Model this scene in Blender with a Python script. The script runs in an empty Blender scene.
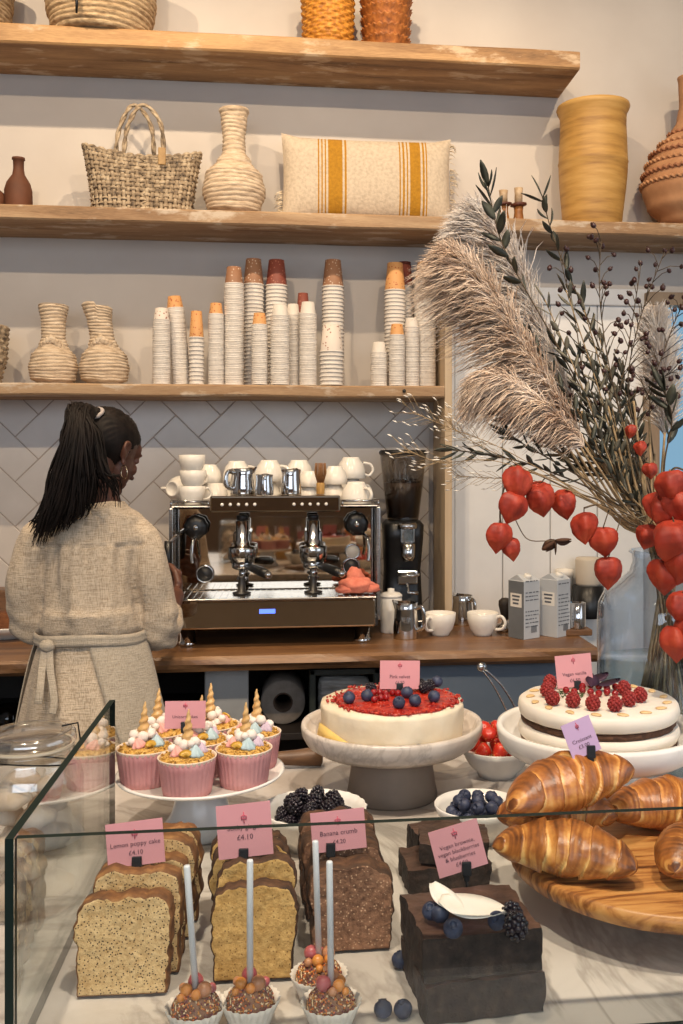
import bpy, bmesh, math, random
from math import sin, cos, pi, radians, sqrt, atan2
from mathutils import Vector, Matrix, Euler, noise

S = bpy.context.scene
COL = S.collection
CAMZ, CX, CY, FPX = 1.53, 414.0, 455.0, 1000.0
YAW = math.atan(0.12)
CA, SA = cos(YAW), sin(YAW)

def at(px, py, D):
    """world point seen at a photo pixel, at distance D along the view axis"""
    u, w = (px - CX) / FPX, (CY - py) / FPX
    return Vector((D * (u * CA + SA), D * (CA - u * SA), CAMZ + D * w))
def on_y(px, py, y):
    u = (px - CX) / FPX
    return at(px, py, y / (CA - u * SA))
def on_z(px, py, z):
    return at(px, py, (CAMZ - z) * FPX / (py - CY))
def px_of(P):
    D = P[0] * SA + P[1] * CA
    r = P[0] * CA - P[1] * SA
    return CX + FPX * r / D, CY - FPX * (P[2] - CAMZ) / D

# ------------------------------------------------------------------ mesh builder
class MB:
    def __init__(s):
        s.v, s.f, s.mi, s.sm = [], [], [], []
        s.col = None
    def add(s, vs, fs, mi=0, smooth=True, M=None):
        b = len(s.v)
        if M is not None:
            vs = [M @ Vector(v) for v in vs]
        s.v.extend(tuple(v) for v in vs)
        for f in fs:
            s.f.append(tuple(b + i for i in f)); s.mi.append(mi); s.sm.append(smooth)
        return s
    def box(s, x0, x1, y0, y1, z0, z1, mi=0, M=None):
        vs = [(x, y, z) for x in (x0, x1) for y in (y0, y1) for z in (z0, z1)]
        fs = [(0, 1, 3, 2), (4, 6, 7, 5), (0, 4, 5, 1), (2, 3, 7, 6), (0, 2, 6, 4), (1, 5, 7, 3)]
        return s.add(vs, fs, mi, False, M)
    def rbox(s, x0, x1, y0, y1, z0, z1, bev=0.004, seg=2, mi=0, M=None, smooth=False):
        bm = bmesh.new()
        bmesh.ops.create_cube(bm, size=1.0)
        for v in bm.verts:
            v.co = Vector(((x0 + x1) / 2 + v.co.x * (x1 - x0), (y0 + y1) / 2 + v.co.y * (y1 - y0), (z0 + z1) / 2 + v.co.z * (z1 - z0)))
        bmesh.ops.bevel(bm, geom=bm.edges[:], offset=bev, segments=seg, affect='EDGES', profile=0.5)
        return s.from_bm(bm, mi, smooth, M)
    def from_bm(s, bm, mi=0, smooth=True, M=None):
        bm.verts.index_update()
        vs = [v.co.copy() for v in bm.verts]
        fs = [tuple(v.index for v in f.verts) for f in bm.faces]
        bm.free()
        return s.add(vs, fs, mi, smooth, M)
    def lathe(s, prof, n=32, M=None, mi=0, cap=True, fn=None, smooth=True):
        """prof: list of (r, z); fn(x, y, z, ang, i) -> point"""
        vs, fs = [], []
        for i, (r, z) in enumerate(prof):
            for k in range(n):
                a = 2 * pi * k / n
                p = (r * cos(a), r * sin(a), z)
                if fn: p = fn(p[0], p[1], p[2], a, i)
                vs.append(p)
        m = len(prof)
        for i in range(m - 1):
            for k in range(n):
                k2 = (k + 1) % n
                fs.append((i * n + k, i * n + k2, (i + 1) * n + k2, (i + 1) * n + k))
        if cap:
            if prof[0][0] > 1e-6: fs.append(tuple(range(n - 1, -1, -1)))
            if prof[-1][0] > 1e-6: fs.append(tuple((m - 1) * n + k for k in range(n)))
        return s.add(vs, fs, mi, smooth, M)
    def loft(s, rings, mi=0, cap=True, M=None, smooth=True):
        n = len(rings[0]); vs = [p for r in rings for p in r]; fs = []
        for i in range(len(rings) - 1):
            for k in range(n):
                k2 = (k + 1) % n
                fs.append((i * n + k, i * n + k2, (i + 1) * n + k2, (i + 1) * n + k))
        if cap:
            fs.append(tuple(range(n - 1, -1, -1)))
            fs.append(tuple((len(rings) - 1) * n + k for k in range(n)))
        return s.add(vs, fs, mi, smooth, M)
    def tube(s, pts, rad, n=8, mi=0, cap=True, M=None, flat=1.0, up=None, closed=False, smooth=True):
        pts = [Vector(p) for p in pts]
        L = len(pts)
        rr = rad if hasattr(rad, '__len__') else [rad] * L
        rings, prev = [], None
        for i in range(L):
            if closed:
                t = pts[(i + 1) % L] - pts[i - 1]
            else:
                t = pts[min(i + 1, L - 1)] - pts[max(i - 1, 0)]
            if t.length < 1e-9: t = Vector((0, 0, 1))
            t.normalize()
            if prev is None:
                ref = Vector(up) if up is not None else (Vector((0, 0, 1)) if abs(t.z) < 0.9 else Vector((1, 0, 0)))
                nx = t.cross(ref).normalized()
            else:
                nx = prev - t * prev.dot(t)
                if nx.length < 1e-6: nx = t.orthogonal()
                nx.normalize()
            prev = nx
            ny = t.cross(nx)
            r = rr[i]
            rings.append([pts[i] + nx * (r * cos(2 * pi * k / n)) + ny * (r * flat * sin(2 * pi * k / n)) for k in range(n)])
        if closed:
            rings.append(rings[0])
            return s.loft(rings, mi, False, M, smooth)
        return s.loft(rings, mi, cap, M, smooth)
    def ell(s, c, r, nu=16, nv=10, mi=0, M=None, fn=None):
        if not hasattr(r, '__len__'): r = (r, r, r)
        vs, fs = [], []
        vs.append((0, 0, -1))
        for j in range(1, nv):
            ph = -pi / 2 + pi * j / nv
            for i in range(nu):
                a = 2 * pi * i / nu
                vs.append((cos(ph) * cos(a), cos(ph) * sin(a), sin(ph)))
        vs.append((0, 0, 1))
        out = []
        for v in vs:
            if fn: v = fn(Vector(v))
            out.append((c[0] + v[0] * r[0], c[1] + v[1] * r[1], c[2] + v[2] * r[2]))
        for i in range(nu): fs.append((0, 1 + (i + 1) % nu, 1 + i))
        for j in range(nv - 2):
            for i in range(nu):
                a = 1 + j * nu + i; b = 1 + j * nu + (i + 1) % nu
                fs.append((a, b, b + nu, a + nu))
        top = len(vs) - 1; o = 1 + (nv - 2) * nu
        for i in range(nu): fs.append((o + i, o + (i + 1) % nu, top))
        return s.add(out, fs, mi, True, M)
    def disp(s, amp, scale, seed=0.0, start=0):
        for i in range(start, len(s.v)):
            v = Vector(s.v[i])
            d = noise.noise_vector(v * scale + Vector((seed, seed * 1.7, -seed)))
            s.v[i] = tuple(v + d * amp)
        return s
    def build(s, name, mats, parent=None, loc=None, rot=None, recalc=True):
        me = bpy.data.meshes.new(name)
        me.from_pydata(s.v, [], s.f)
        if not hasattr(mats, '__len__'): mats = [mats]
        for m in mats: me.materials.append(m)
        me.polygons.foreach_set('material_index', s.mi)
        me.polygons.foreach_set('use_smooth', s.sm)
        if recalc:
            bm = bmesh.new(); bm.from_mesh(me)
            bmesh.ops.recalc_face_normals(bm, faces=bm.faces[:])
            bm.to_mesh(me); bm.free()
        if s.col is not None:
            at_ = me.color_attributes.new('tone', 'FLOAT_COLOR', 'POINT')
            for i, c in enumerate(s.col): at_.data[i].color = (c, c, c, 1.0)
        me.update()
        o = bpy.data.objects.new(name, me)
        COL.objects.link(o)
        if parent is not None: o.parent = parent
        if loc is not None: o.location = loc
        if rot is not None: o.rotation_euler = rot
        return o

def tag(o, label, cat, group=None, kind=None):
    o['label'] = label; o['category'] = cat
    if group: o['group'] = group
    if kind: o['kind'] = kind
    return o
def struct(o):
    o['kind'] = 'structure'
    return o
def thing(name, label, cat, loc=(0, 0, 0), rot=(0, 0, 0), group=None):
    o = bpy.data.objects.new(name, None)
    COL.objects.link(o)
    o.empty_display_size = 0.02
    o.location = loc; o.rotation_euler = rot
    return tag(o, label, cat, group)
def kids(o):
    return [c for c in bpy.data.objects if c.parent is o]
KIDS = {}
def dup(root, loc=None, rot=None, label=None, group=None, scale=None):
    r = root.copy(); COL.objects.link(r)
    if loc is not None: r.location = loc
    if rot is not None: r.rotation_euler = rot
    if scale is not None: r.scale = (scale,) * 3 if not hasattr(scale, '__len__') else scale
    if label: r['label'] = label
    if group: r['group'] = group
    if root.name not in KIDS:
        KIDS[root.name] = [(c, kids(c)) for c in kids(root)]
    for ch, gs in KIDS[root.name]:
        c = ch.copy(); COL.objects.link(c); c.parent = r
        for g in gs:
            d = g.copy(); COL.objects.link(d); d.parent = c
    return r
def T(x, y, z): return Matrix.Translation((x, y, z))
def RX(a): return Matrix.Rotation(a, 4, 'X')
def RY(a): return Matrix.Rotation(a, 4, 'Y')
def RZ(a): return Matrix.Rotation(a, 4, 'Z')
def SC(x, y=None, z=None):
    if y is None: y = z = x
    return Matrix.Diagonal((x, y, z, 1))
def bez(p0, p1, p2, n=12):
    p0, p1, p2 = Vector(p0), Vector(p1), Vector(p2)
    return [p0 * (1 - t) ** 2 + p1 * 2 * t * (1 - t) + p2 * t * t for t in [i / n for i in range(n + 1)]]
def catmull(P, n=6):
    P = [Vector(p) for p in P]
    out = []
    for i in range(len(P) - 1):
        a, b, c, d = P[max(i - 1, 0)], P[i], P[i + 1], P[min(i + 2, len(P) - 1)]
        for k in range(n):
            t = k / n
            out.append(0.5 * (2 * b + (c - a) * t + (2 * a - 5 * b + 4 * c - d) * t * t + (3 * b - a - 3 * c + d) * t ** 3))
    out.append(P[-1])
    return out

# ------------------------------------------------------------------ materials
def lin(c):
    return tuple(((x / 12.92) if x <= 0.04045 else ((x + 0.055) / 1.055) ** 2.4) for x in c)
def rgb(r, g, b): return lin((r / 255, g / 255, b / 255)) + (1.0,)
def new_mat(name):
    m = bpy.data.materials.new(name); m.use_nodes = True
    nt = m.node_tree; nt.nodes.clear()
    out = nt.nodes.new('ShaderNodeOutputMaterial')
    bs = nt.nodes.new('ShaderNodeBsdfPrincipled')
    nt.links.new(bs.outputs[0], out.inputs[0])
    return m, nt, bs, out
def N(nt, t, **kw):
    n = nt.nodes.new(t)
    for k, v in kw.items():
        if k.startswith('_'): setattr(n, k[1:], v)
        else: n.inputs[k.replace('__', ' ')].default_value = v
    return n
def ramp(nt, fac, stops):
    r = nt.nodes.new('ShaderNodeValToRGB')
    e = r.color_ramp.elements
    while len(e) < len(stops): e.new(0.5)
    for el, (p, c) in zip(e, stops):
        el.position = p; el.color = c
    nt.links.new(fac, r.inputs[0])
    return r.outputs[0]
def coords(nt, scale=(1, 1, 1), rot=(0, 0, 0), coord='Object', rnd=False):
    tc = nt.nodes.new('ShaderNodeTexCoord')
    mp = nt.nodes.new('ShaderNodeMapping')
    mp.inputs['Scale'].default_value = scale
    mp.inputs['Rotation'].default_value = rot
    nt.links.new(tc.outputs[coord], mp.inputs[0])
    if rnd:
        oi = nt.nodes.new('ShaderNodeObjectInfo')
        mu = nt.nodes.new('ShaderNodeMath'); mu.operation = 'MULTIPLY'; mu.inputs[1].default_value = 37.0
        nt.links.new(oi.outputs['Random'], mu.inputs[0])
        cb = nt.nodes.new('ShaderNodeCombineXYZ')
        for i in range(3): nt.links.new(mu.outputs[0], cb.inputs[i])
        nt.links.new(cb.outputs[0], mp.inputs['Location'])
    return mp.outputs[0]
def bump(nt, bs, h, strength=0.3, dist=0.005):
    b = nt.nodes.new('ShaderNodeBump')
    b.inputs['Strength'].default_value = strength; b.inputs['Distance'].default_value = dist
    nt.links.new(h, b.inputs['Height'])
    nt.links.new(b.outputs[0], bs.inputs['Normal'])
def flat(name, c, rough=0.5, metal=0.0, spec=None, sss=0.0):
    m, nt, bs, o = new_mat(name)
    bs.inputs['Base Color'].default_value = c
    bs.inputs['Roughness'].default_value = rough
    bs.inputs['Metallic'].default_value = metal
    if spec is not None: bs.inputs['Specular IOR Level'].default_value = spec
    if sss:
        bs.inputs['Subsurface Weight'].default_value = sss
        bs.inputs['Subsurface Radius'].default_value = (0.01, 0.006, 0.004)
    return m
def noisy(name, stops, scale=20, rough=0.7, bmp=0.3, dist=0.003, stretch=(1, 1, 1), detail=6, metal=0, distort=0.0, rot=(0, 0, 0), coord='Object', bscale=None, rnd=False, spec=None, rg=0.55, sss=0.0):
    m, nt, bs, o = new_mat(name)
    v = coords(nt, stretch, rot, coord, rnd)
    n = N(nt, 'ShaderNodeTexNoise', Scale=scale, Detail=detail, Roughness=rg, Distortion=distort)
    nt.links.new(v, n.inputs['Vector'])
    if len(stops) and not hasattr(stops[0][1], '__len__'):
        stops = [(0.3 + 0.4 * i / (len(stops) - 1), c) for i, c in enumerate(stops)]
    nt.links.new(ramp(nt, n.outputs['Fac'], stops), bs.inputs['Base Color'])
    bs.inputs['Roughness'].default_value = rough
    bs.inputs['Metallic'].default_value = metal
    if spec is not None: bs.inputs['Specular IOR Level'].default_value = spec
    if sss:
        bs.inputs['Subsurface Weight'].default_value = sss
        bs.inputs['Subsurface Radius'].default_value = (0.012, 0.008, 0.005)
    if bmp:
        h = n.outputs['Fac']
        if bscale:
            n2 = N(nt, 'ShaderNodeTexNoise', Scale=bscale, Detail=4.0)
            nt.links.new(v, n2.inputs['Vector']); h = n2.outputs['Fac']
        bump(nt, bs, h, bmp, dist)
    return m
def toned(name, stops, rough=0.5, scale=60, mixn=0.35, bmp=0.3, dist=0.002, spec=None):
    """colour from the point attribute «tone» (browning of crust, coil depth …) plus noise"""
    m, nt, bs, o = new_mat(name)
    a = nt.nodes.new('ShaderNodeAttribute'); a.attribute_name = 'tone'
    v = coords(nt)
    n = N(nt, 'ShaderNodeTexNoise', Scale=scale, Detail=5.0)
    nt.links.new(v, n.inputs['Vector'])
    mx = nt.nodes.new('ShaderNodeMath'); mx.operation = 'MULTIPLY_ADD'
    sb = nt.nodes.new('ShaderNodeMath'); sb.operation = 'SUBTRACT'; sb.inputs[1].default_value = 0.5
    nt.links.new(n.outputs['Fac'], sb.inputs[0])
    nt.links.new(sb.outputs[0], mx.inputs[0]); mx.inputs[1].default_value = mixn * 2
    nt.links.new(a.outputs['Fac'], mx.inputs[2])
    nt.links.new(ramp(nt, mx.outputs[0], stops), bs.inputs['Base Color'])
    bs.inputs['Roughness'].default_value = rough
    if spec is not None: bs.inputs['Specular IOR Level'].default_value = spec
    if bmp: bump(nt, bs, n.outputs['Fac'], bmp, dist)
    return m
def wood(name, stops, axis='X', scale=3.0, rough=0.6, bmp=0.25, stretch=9.0, fine=40, dist=0.002, worn=None):
    m, nt, bs, o = new_mat(name)
    sc = {'X': (1, stretch, stretch), 'Y': (stretch, 1, stretch), 'Z': (stretch, stretch, 1)}[axis]
    v = coords(nt, sc)
    n = N(nt, 'ShaderNodeTexNoise', Scale=scale, Detail=8.0, Roughness=0.6, Distortion=0.6)
    nt.links.new(v, n.inputs['Vector'])
    n2 = N(nt, 'ShaderNodeTexNoise', Scale=fine, Detail=3.0, Roughness=0.6)
    nt.links.new(v, n2.inputs['Vector'])
    mx = nt.nodes.new('ShaderNodeMath'); mx.operation = 'MULTIPLY_ADD'
    mx.inputs[1].default_value = 0.25
    nt.links.new(n2.outputs['Fac'], mx.inputs[0]); 
    s2 = nt.nodes.new('ShaderNodeMath'); s2.operation = 'MULTIPLY'; s2.inputs[1].default_value = 0.8
    nt.links.new(n.outputs['Fac'], s2.inputs[0]); nt.links.new(s2.outputs[0], mx.inputs[2])
    c = ramp(nt, mx.outputs[0], stops)
    if worn:
        v3 = coords(nt, (1.2, 3, 3))
        n3 = N(nt, 'ShaderNodeTexNoise', Scale=4.0, Detail=6.0, Roughness=0.65)
        nt.links.new(v3, n3.inputs['Vector'])
        f = ramp(nt, n3.outputs['Fac'], [(0.54, (0, 0, 0, 1)), (0.62, (.85, .85, .85, 1))])
        mm = nt.nodes.new('ShaderNodeMix'); mm.data_type = 'RGBA'
        nt.links.new(f, mm.inputs[0]); nt.links.new(c, mm.inputs[6]); mm.inputs[7].default_value = worn
        c = mm.outputs[2]
    nt.links.new(c, bs.inputs['Base Color'])
    bs.inputs['Roughness'].default_value = rough
    bump(nt, bs, mx.outputs[0], bmp, dist)
    return m
def thin_glass(name, tint=(0.97, 0.985, 0.975, 1), rough=0.0, base=0.04, gloss=(1, 1, 1, 1)):
    m = bpy.data.materials.new(name); m.use_nodes = True
    nt = m.node_tree; nt.nodes.clear()
    out = nt.nodes.new('ShaderNodeOutputMaterial')
    tr = nt.nodes.new('ShaderNodeBsdfTransparent'); tr.inputs[0].default_value = tint
    gl = nt.nodes.new('ShaderNodeBsdfGlossy'); gl.inputs['Roughness'].default_value = rough; gl.inputs[0].default_value = gloss
    lw = nt.nodes.new('ShaderNodeLayerWeight'); lw.inputs[0].default_value = 0.5
    p = nt.nodes.new('ShaderNodeMath'); p.operation = 'POWER'; p.inputs[1].default_value = 4.0
    nt.links.new(lw.outputs['Facing'], p.inputs[0])
    ma = nt.nodes.new('ShaderNodeMath'); ma.operation = 'MULTIPLY_ADD'; ma.inputs[1].default_value = 0.9; ma.inputs[2].default_value = base
    nt.links.new(p.outputs[0], ma.inputs[0])
    mx = nt.nodes.new('ShaderNodeMixShader')
    nt.links.new(ma.outputs[0], mx.inputs[0]); nt.links.new(tr.outputs[0], mx.inputs[1]); nt.links.new(gl.outputs[0], mx.inputs[2])
    nt.links.new(mx.outputs[0], out.inputs[0])
    return m
def emit(name, c, s):
    m = bpy.data.materials.new(name); m.use_nodes = True
    nt = m.node_tree; nt.nodes.clear()
    out = nt.nodes.new('ShaderNodeOutputMaterial'); e = nt.nodes.new('ShaderNodeEmission')
    e.inputs[0].default_value = c; e.inputs[1].default_value = s
    nt.links.new(e.outputs[0], out.inputs[0]); return m

W = (1, 1, 1, 1)
chrome = noisy('chrome', [rgb(205, 205, 205), rgb(225, 224, 222)], scale=4, rough=0.09, bmp=0, metal=1.0)
steel = noisy('brushed_steel', [rgb(175, 172, 168), rgb(200, 198, 195)], scale=30, rough=0.22, bmp=0, metal=1.0, stretch=(1, 1, 12))
mirror = flat('polished_steel', rgb(200, 186, 168), 0.035, 1.0)
blackp = noisy('black_plastic', [rgb(16, 16, 17), rgb(26, 26, 27)], scale=60, rough=0.35, bmp=0.05)
darkp = noisy('dark_painted_metal', [rgb(34, 32, 31), rgb(48, 45, 43)], scale=14, rough=0.4, bmp=0.03)
porcelain = noisy('white_porcelain', [rgb(232, 226, 216), rgb(242, 238, 230)], scale=8, rough=0.18, bmp=0.0)
glass = thin_glass('clear_glass')
# ------------------------------------------------------------------ camera, light, room
cam_d = bpy.data.cameras.new('camera'); cam = bpy.data.objects.new('camera', cam_d); COL.objects.link(cam)
cam.location = (0, 0, CAMZ); cam.rotation_euler = (pi / 2, 0, -YAW)
cam_d.sensor_fit = 'VERTICAL'; cam_d.sensor_height = 36.0; cam_d.lens = FPX / 1024 * 36.0
cam_d.shift_x = -(CX - 341.5) / 1024; cam_d.shift_y = (CY - 512) / 1024
cam_d.clip_start = 0.05
S.camera = cam
S.view_settings.view_transform = 'Standard'
try: S.view_settings.look = 'None'
except Exception: pass
S.view_settings.gamma = 1.0; S.view_settings.use_curve_mapping = False
S.view_settings.exposure = 0.0
w = bpy.data.worlds.new('world'); S.world = w; w.use_nodes = True
w.node_tree.nodes['Background'].inputs[0].default_value = rgb(190, 205, 230)
w.node_tree.nodes['Background'].inputs[1].default_value = 0.42
S.cycles.max_bounces = 10; S.cycles.transparent_max_bounces = 24; S.cycles.sample_clamp_indirect = 4.0

def spot(name, loc, target, energy, size=75, blend=0.6, rad=0.03, col=(1.0, 0.77, 0.52)):
    l = bpy.data.lights.new(name, 'SPOT'); l.energy = energy; l.spot_size = radians(size); l.spot_blend = blend
    l.shadow_soft_size = rad; l.color = col
    o = bpy.data.objects.new(name, l); COL.objects.link(o); o.location = loc
    d = Vector(target) - Vector(loc)
    o.rotation_euler = d.to_track_quat('-Z', 'Y').to_euler()
    return o
# row of track spots close to the shelves, and a second row over the counter
for x, e_ in ((-1.25, 90), (0.1, 90), (1.35, 58)):
    spot('spot_lamp', (x, 2.25, 3.72), (x * 0.9, 3.75, 2.1), e_, 95, 0.7, 0.02)
for x in (-0.9, 0.75):
    spot('spot_lamp', (x, 0.1, 3.8), (x * 0.7, 3.6, 1.7), 130, 70, 0.7, 0.03)
for x, ty in ((-0.55, 1.3), (0.45, 1.35)):
    spot('spot_lamp', (x, 0.35, 3.7), (x * 0.6, ty, 0.95), 190, 60, 0.8, 0.05, (1.0, 0.85, 0.68))
spot('spot_lamp', (-0.35, 2.35, 3.85), (-0.35, 2.5, 0.9), 85, 62, 0.8, 0.05)  # added unseen downlight over the aisle, brightens the machine front and the barista's back
def area(name, loc, rot, sx, sy, e, col):
    l = bpy.data.lights.new(name, 'AREA'); l.shape = 'RECTANGLE'; l.size = sx; l.size_y = sy; l.energy = e; l.color = col
    o = bpy.data.objects.new(name, l); COL.objects.link(o); o.location = loc; o.rotation_euler = rot
    return o
area('shop_window_daylight', (0.0, -3.42, 2.5), (radians(82), 0, 0), 4.8, 1.9, 95, (0.80, 0.89, 1.0))
area('side_window_daylight', (2.75, 0.6, 2.0), (pi / 2, 0, pi / 2), 2.6, 1.8, 22, (0.78, 0.88, 1.0))

WY = 3.80
plaster = noisy('wall_plaster', [rgb(196, 188, 180), rgb(206, 199, 191)], scale=3, rough=0.9, bmp=0.12, dist=0.004, bscale=14)
floor_m = wood('floor_boards', [(0.3, rgb(60, 46, 36)), (0.7, rgb(92, 72, 56))], 'Y', 2.0)
struct(MB().box(-3.3, 2.9, -3.5, 4.0, -0.1, 0.0).build('floor', floor_m))
struct(MB().box(-3.3, 2.9, WY, WY + 0.15, 0.0, 4.0).build('wall_back', plaster))
struct(MB().box(-3.45, -3.3, -3.5, 4.0, 0.0, 4.0).build('wall_left', plaster))
struct(MB().box(2.9, 3.05, -3.5, 4.0, 0.0, 4.0).build('wall_right', plaster))
struct(MB().box(-3.45, 3.05, -3.5, 4.0, 4.0, 4.1).build('ceiling', plaster))

dk_wall = noisy('brown_wall', [rgb(140, 112, 88), rgb(156, 126, 100)], scale=3, rough=0.8, bmp=0.1)
struct(MB().box(-3.3, 2.9, -3.6, -3.5, 0.0, 1.45).box(-3.3, 2.9, -3.6, -3.5, 3.5, 4.0).build('wall_front', dk_wall))
# herringbone splashback tiles
XB = on_y(446, 390, 3.5).x      # side board of the shelving
tile_m = noisy('glazed_tile', [rgb(196, 188, 180), rgb(212, 205, 198)], scale=4, rough=0.28, bmp=0.08, dist=0.003, bscale=9)
grout_m = noisy('grout', [rgb(160, 148, 138), rgb(172, 160, 150)], scale=40, rough=0.95, bmp=0.1)
bm = bmesh.new()
A_ = 0.116; g = 0.0012; bev = 0.0022; th = 0.002
R45 = Matrix.Rotation(radians(45), 2)
def tile(x0, y0, x1, y1):
    def P(x, y, d):
        q = R45 @ Vector((x * A_, y * A_))
        return bm.verts.new((q.x - 0.6, WY - 0.004 - d, q.y + 1.35))
    gg, bb = g / A_, (g + bev) / A_
    o = [P(x0 + gg, y0 + gg, 0), P(x1 - gg, y0 + gg, 0), P(x1 - gg, y1 - gg, 0), P(x0 + gg, y1 - gg, 0)]
    i = [P(x0 + bb, y0 + bb, th), P(x1 - bb, y0 + bb, th), P(x1 - bb, y1 - bb, th), P(x0 + bb, y1 - bb, th)]
    bm.faces.new(i)
    for k in range(4):
        bm.faces.new((o[k], o[(k + 1) % 4], i[(k + 1) % 4], i[k]))
for a in range(-40, 41):
    for b in range(-16, 17):
        ox, oy = a + 2 * b, a - 2 * b
        q = R45 @ Vector((ox * A_, oy * A_))
        if abs(q.y) > 0.9 or not (-3.0 < q.x < 2.4): continue
        tile(ox, oy, ox + 2, oy + 1); tile(ox, oy + 1, ox + 1, oy + 3)
for co, no in (((0, 0, 0.921), (0, 0, -1)), ((0, 0, 1.735), (0, 0, 1)), ((XB - 0.02, 0, 0), (1, 0, 0)), ((-3.28, 0, 0), (-1, 0, 0))):
    gm = bm.verts[:] + bm.edges[:] + bm.faces[:]
    bmesh.ops.bisect_plane(bm, geom=gm, plane_co=co, plane_no=no, clear_outer=True)
mb = MB().from_bm(bm, 0, False)
mb.box(-3.28, XB - 0.02, WY - 0.0045, WY - 0.0005, 0.921, 1.735, 1)
struct(mb.build('trim_1', [tile_m, grout_m], recalc=False))

# white tongue and groove panelling on the right, with its frame
white_p = noisy('white_paint', [rgb(222, 221, 219), rgb(232, 231, 229)], scale=6, rough=0.55, bmp=0.06, bscale=30)
x0 = on_y(455, 400, 3.74).x; x1 = on_y(645, 400, 3.74).x
zt = on_y(520, 296, 3.74).z
mb = MB()
nb = 4
for i in range(nb):
    a = x0 + (x1 - x0) * i / nb; b = x0 + (x1 - x0) * (i + 1) / nb
    mb.rbox(a + 0.0015, b - 0.0015, 3.75, 3.79, 0.0, zt - 0.03, 0.004, 2)
mb.box(x0, x1, 3.765, 3.798, 0.0, zt - 0.02)
mb.rbox(x0 - 0.02, x1 + 0.03, 3.735, 3.798, zt - 0.03, zt + 0.035, 0.004)
mb.rbox(x0 - 0.022, x0 - 0.002, 3.735, 3.798, 0.0, zt - 0.03, 0.003)
struct(mb.build('trim_2', white_p))
# beige upright board closing the shelving on its right
beige_p = noisy('beige_board', [rgb(184, 160, 130), rgb(200, 178, 148)], scale=3, rough=0.6, bmp=0.1, stretch=(8, 8, 1))
zb = on_y(446, 240, 3.5).z
struct(MB().rbox(XB - 0.004, XB + 0.022, 3.5, 3.798, 0.92, zb, 0.002).build('trim_3', beige_p))

# window at the far right
wx0 = on_y(660, 400, 3.7).x
wz0, wz1 = on_y(665, 500, 3.7).z, on_y(665, 305, 3.7).z
pale_wood = wood('pale_frame_wood', [(0.3, rgb(128, 106, 84)), (0.7, rgb(168, 146, 120))], 'Z', 3)
t = struct(bpy.data.objects.new('window_1', None)); COL.objects.link(t); t.location = (wx0, 3.72, wz0)
mb = MB()
hw, hh = 0.62, wz1 - wz0
for a in ((-0.05, 0.0, 0, hh), (hw, hw + 0.05, 0, hh), (-0.05, hw + 0.05, hh, hh + 0.05), (-0.05, hw + 0.05, -0.05, 0), (hw / 2 - 0.015, hw / 2 + 0.015, 0, hh)):
    mb.rbox(a[0], a[1], -0.02, 0.075, a[2], a[3], 0.003)
mb.build('window_frame', pale_wood, t)
MB().box(0, hw, 0.045, 0.052, 0, hh).build('window_pane', emit('daylit_pane', rgb(150, 195, 225), 0.75), t)
# ------------------------------------------------------------------ shelves
shelf_m = wood('reclaimed_pine', [(0.30, rgb(80, 56, 36)), (0.46, rgb(150, 112, 72)), (0.66, rgb(192, 152, 104))], 'X', 1.6, 0.65, 0.7, 9.0, 30, 0.004, worn=rgb(206, 180, 148))
shelf_m2 = wood('grey_reclaimed_wood', [(0.30, rgb(88, 66, 48)), (0.46, rgb(148, 116, 84)), (0.66, rgb(180, 150, 116))], 'X', 1.8, 0.7, 0.7, 9.0, 34, 0.004, worn=rgb(200, 184, 164))
SF = 3.5
Z3a, Z3b = on_y(0, 22, SF).z, on_y(0, 41, SF).z
Z2a, Z2b = on_y(0, 203.5, SF).z, on_y(0, 218.5, SF).z
Z1a, Z1b = on_y(0, 382.5, SF).z, on_y(0, 395, SF).z
def board(x0, x1, za, zb, m, label, seed, yf=SF):
    nx = 90
    mb = MB()
    rings = []
    for i in range(nx + 1):
        x = x0 + (x1 - x0) * i / nx
        d = lambda k: 0.005 * noise.noise(Vector((x * 3.1, seed, k)))
        e = 0.006
        rings.append([(x, yf + e + d(1), za + d(2) * 0.4), (x, yf + d(3), za - e + d(2) * 0.4), (x, yf + d(4), zb + e + d(5)), (x, yf + e + d(4), zb + d(5)), (x, 3.797, zb + d(5) * 0.5), (x, 3.797, za)])
    mb.loft(rings, smooth=False)
    o = mb.build('wall_shelf', m)
    tag(o, label, 'shelf', 'wooden wall shelves')
    return o
XL = -3.28
board(XL, on_y(580, 60, SF).x, Z3a, Z3b, shelf_m, 'thick reclaimed wooden wall shelf, uppermost, with a cut end against the plaster', 1.3)
board(XL, 2.0, Z2a, Z2b, shelf_m2, 'long weathered wooden wall shelf under the striped cushion and woven tote', 7.1)
b3 = board(XL, XB - 0.005, Z1a, Z1b, shelf_m2, 'lowest wooden wall shelf carrying the stacked paper cups', 12.9)
mb = MB(); c = on_y(404, 391, SF)
mb.lathe([(0.0, 0.0), (0.006, 0.0), (0.0065, 0.002), (0.0, 0.003)], 12, T(c.x, SF - 0.003, c.z) @ RX(pi / 2))
mb.build('bolt_hole', blackp, b3)

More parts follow.
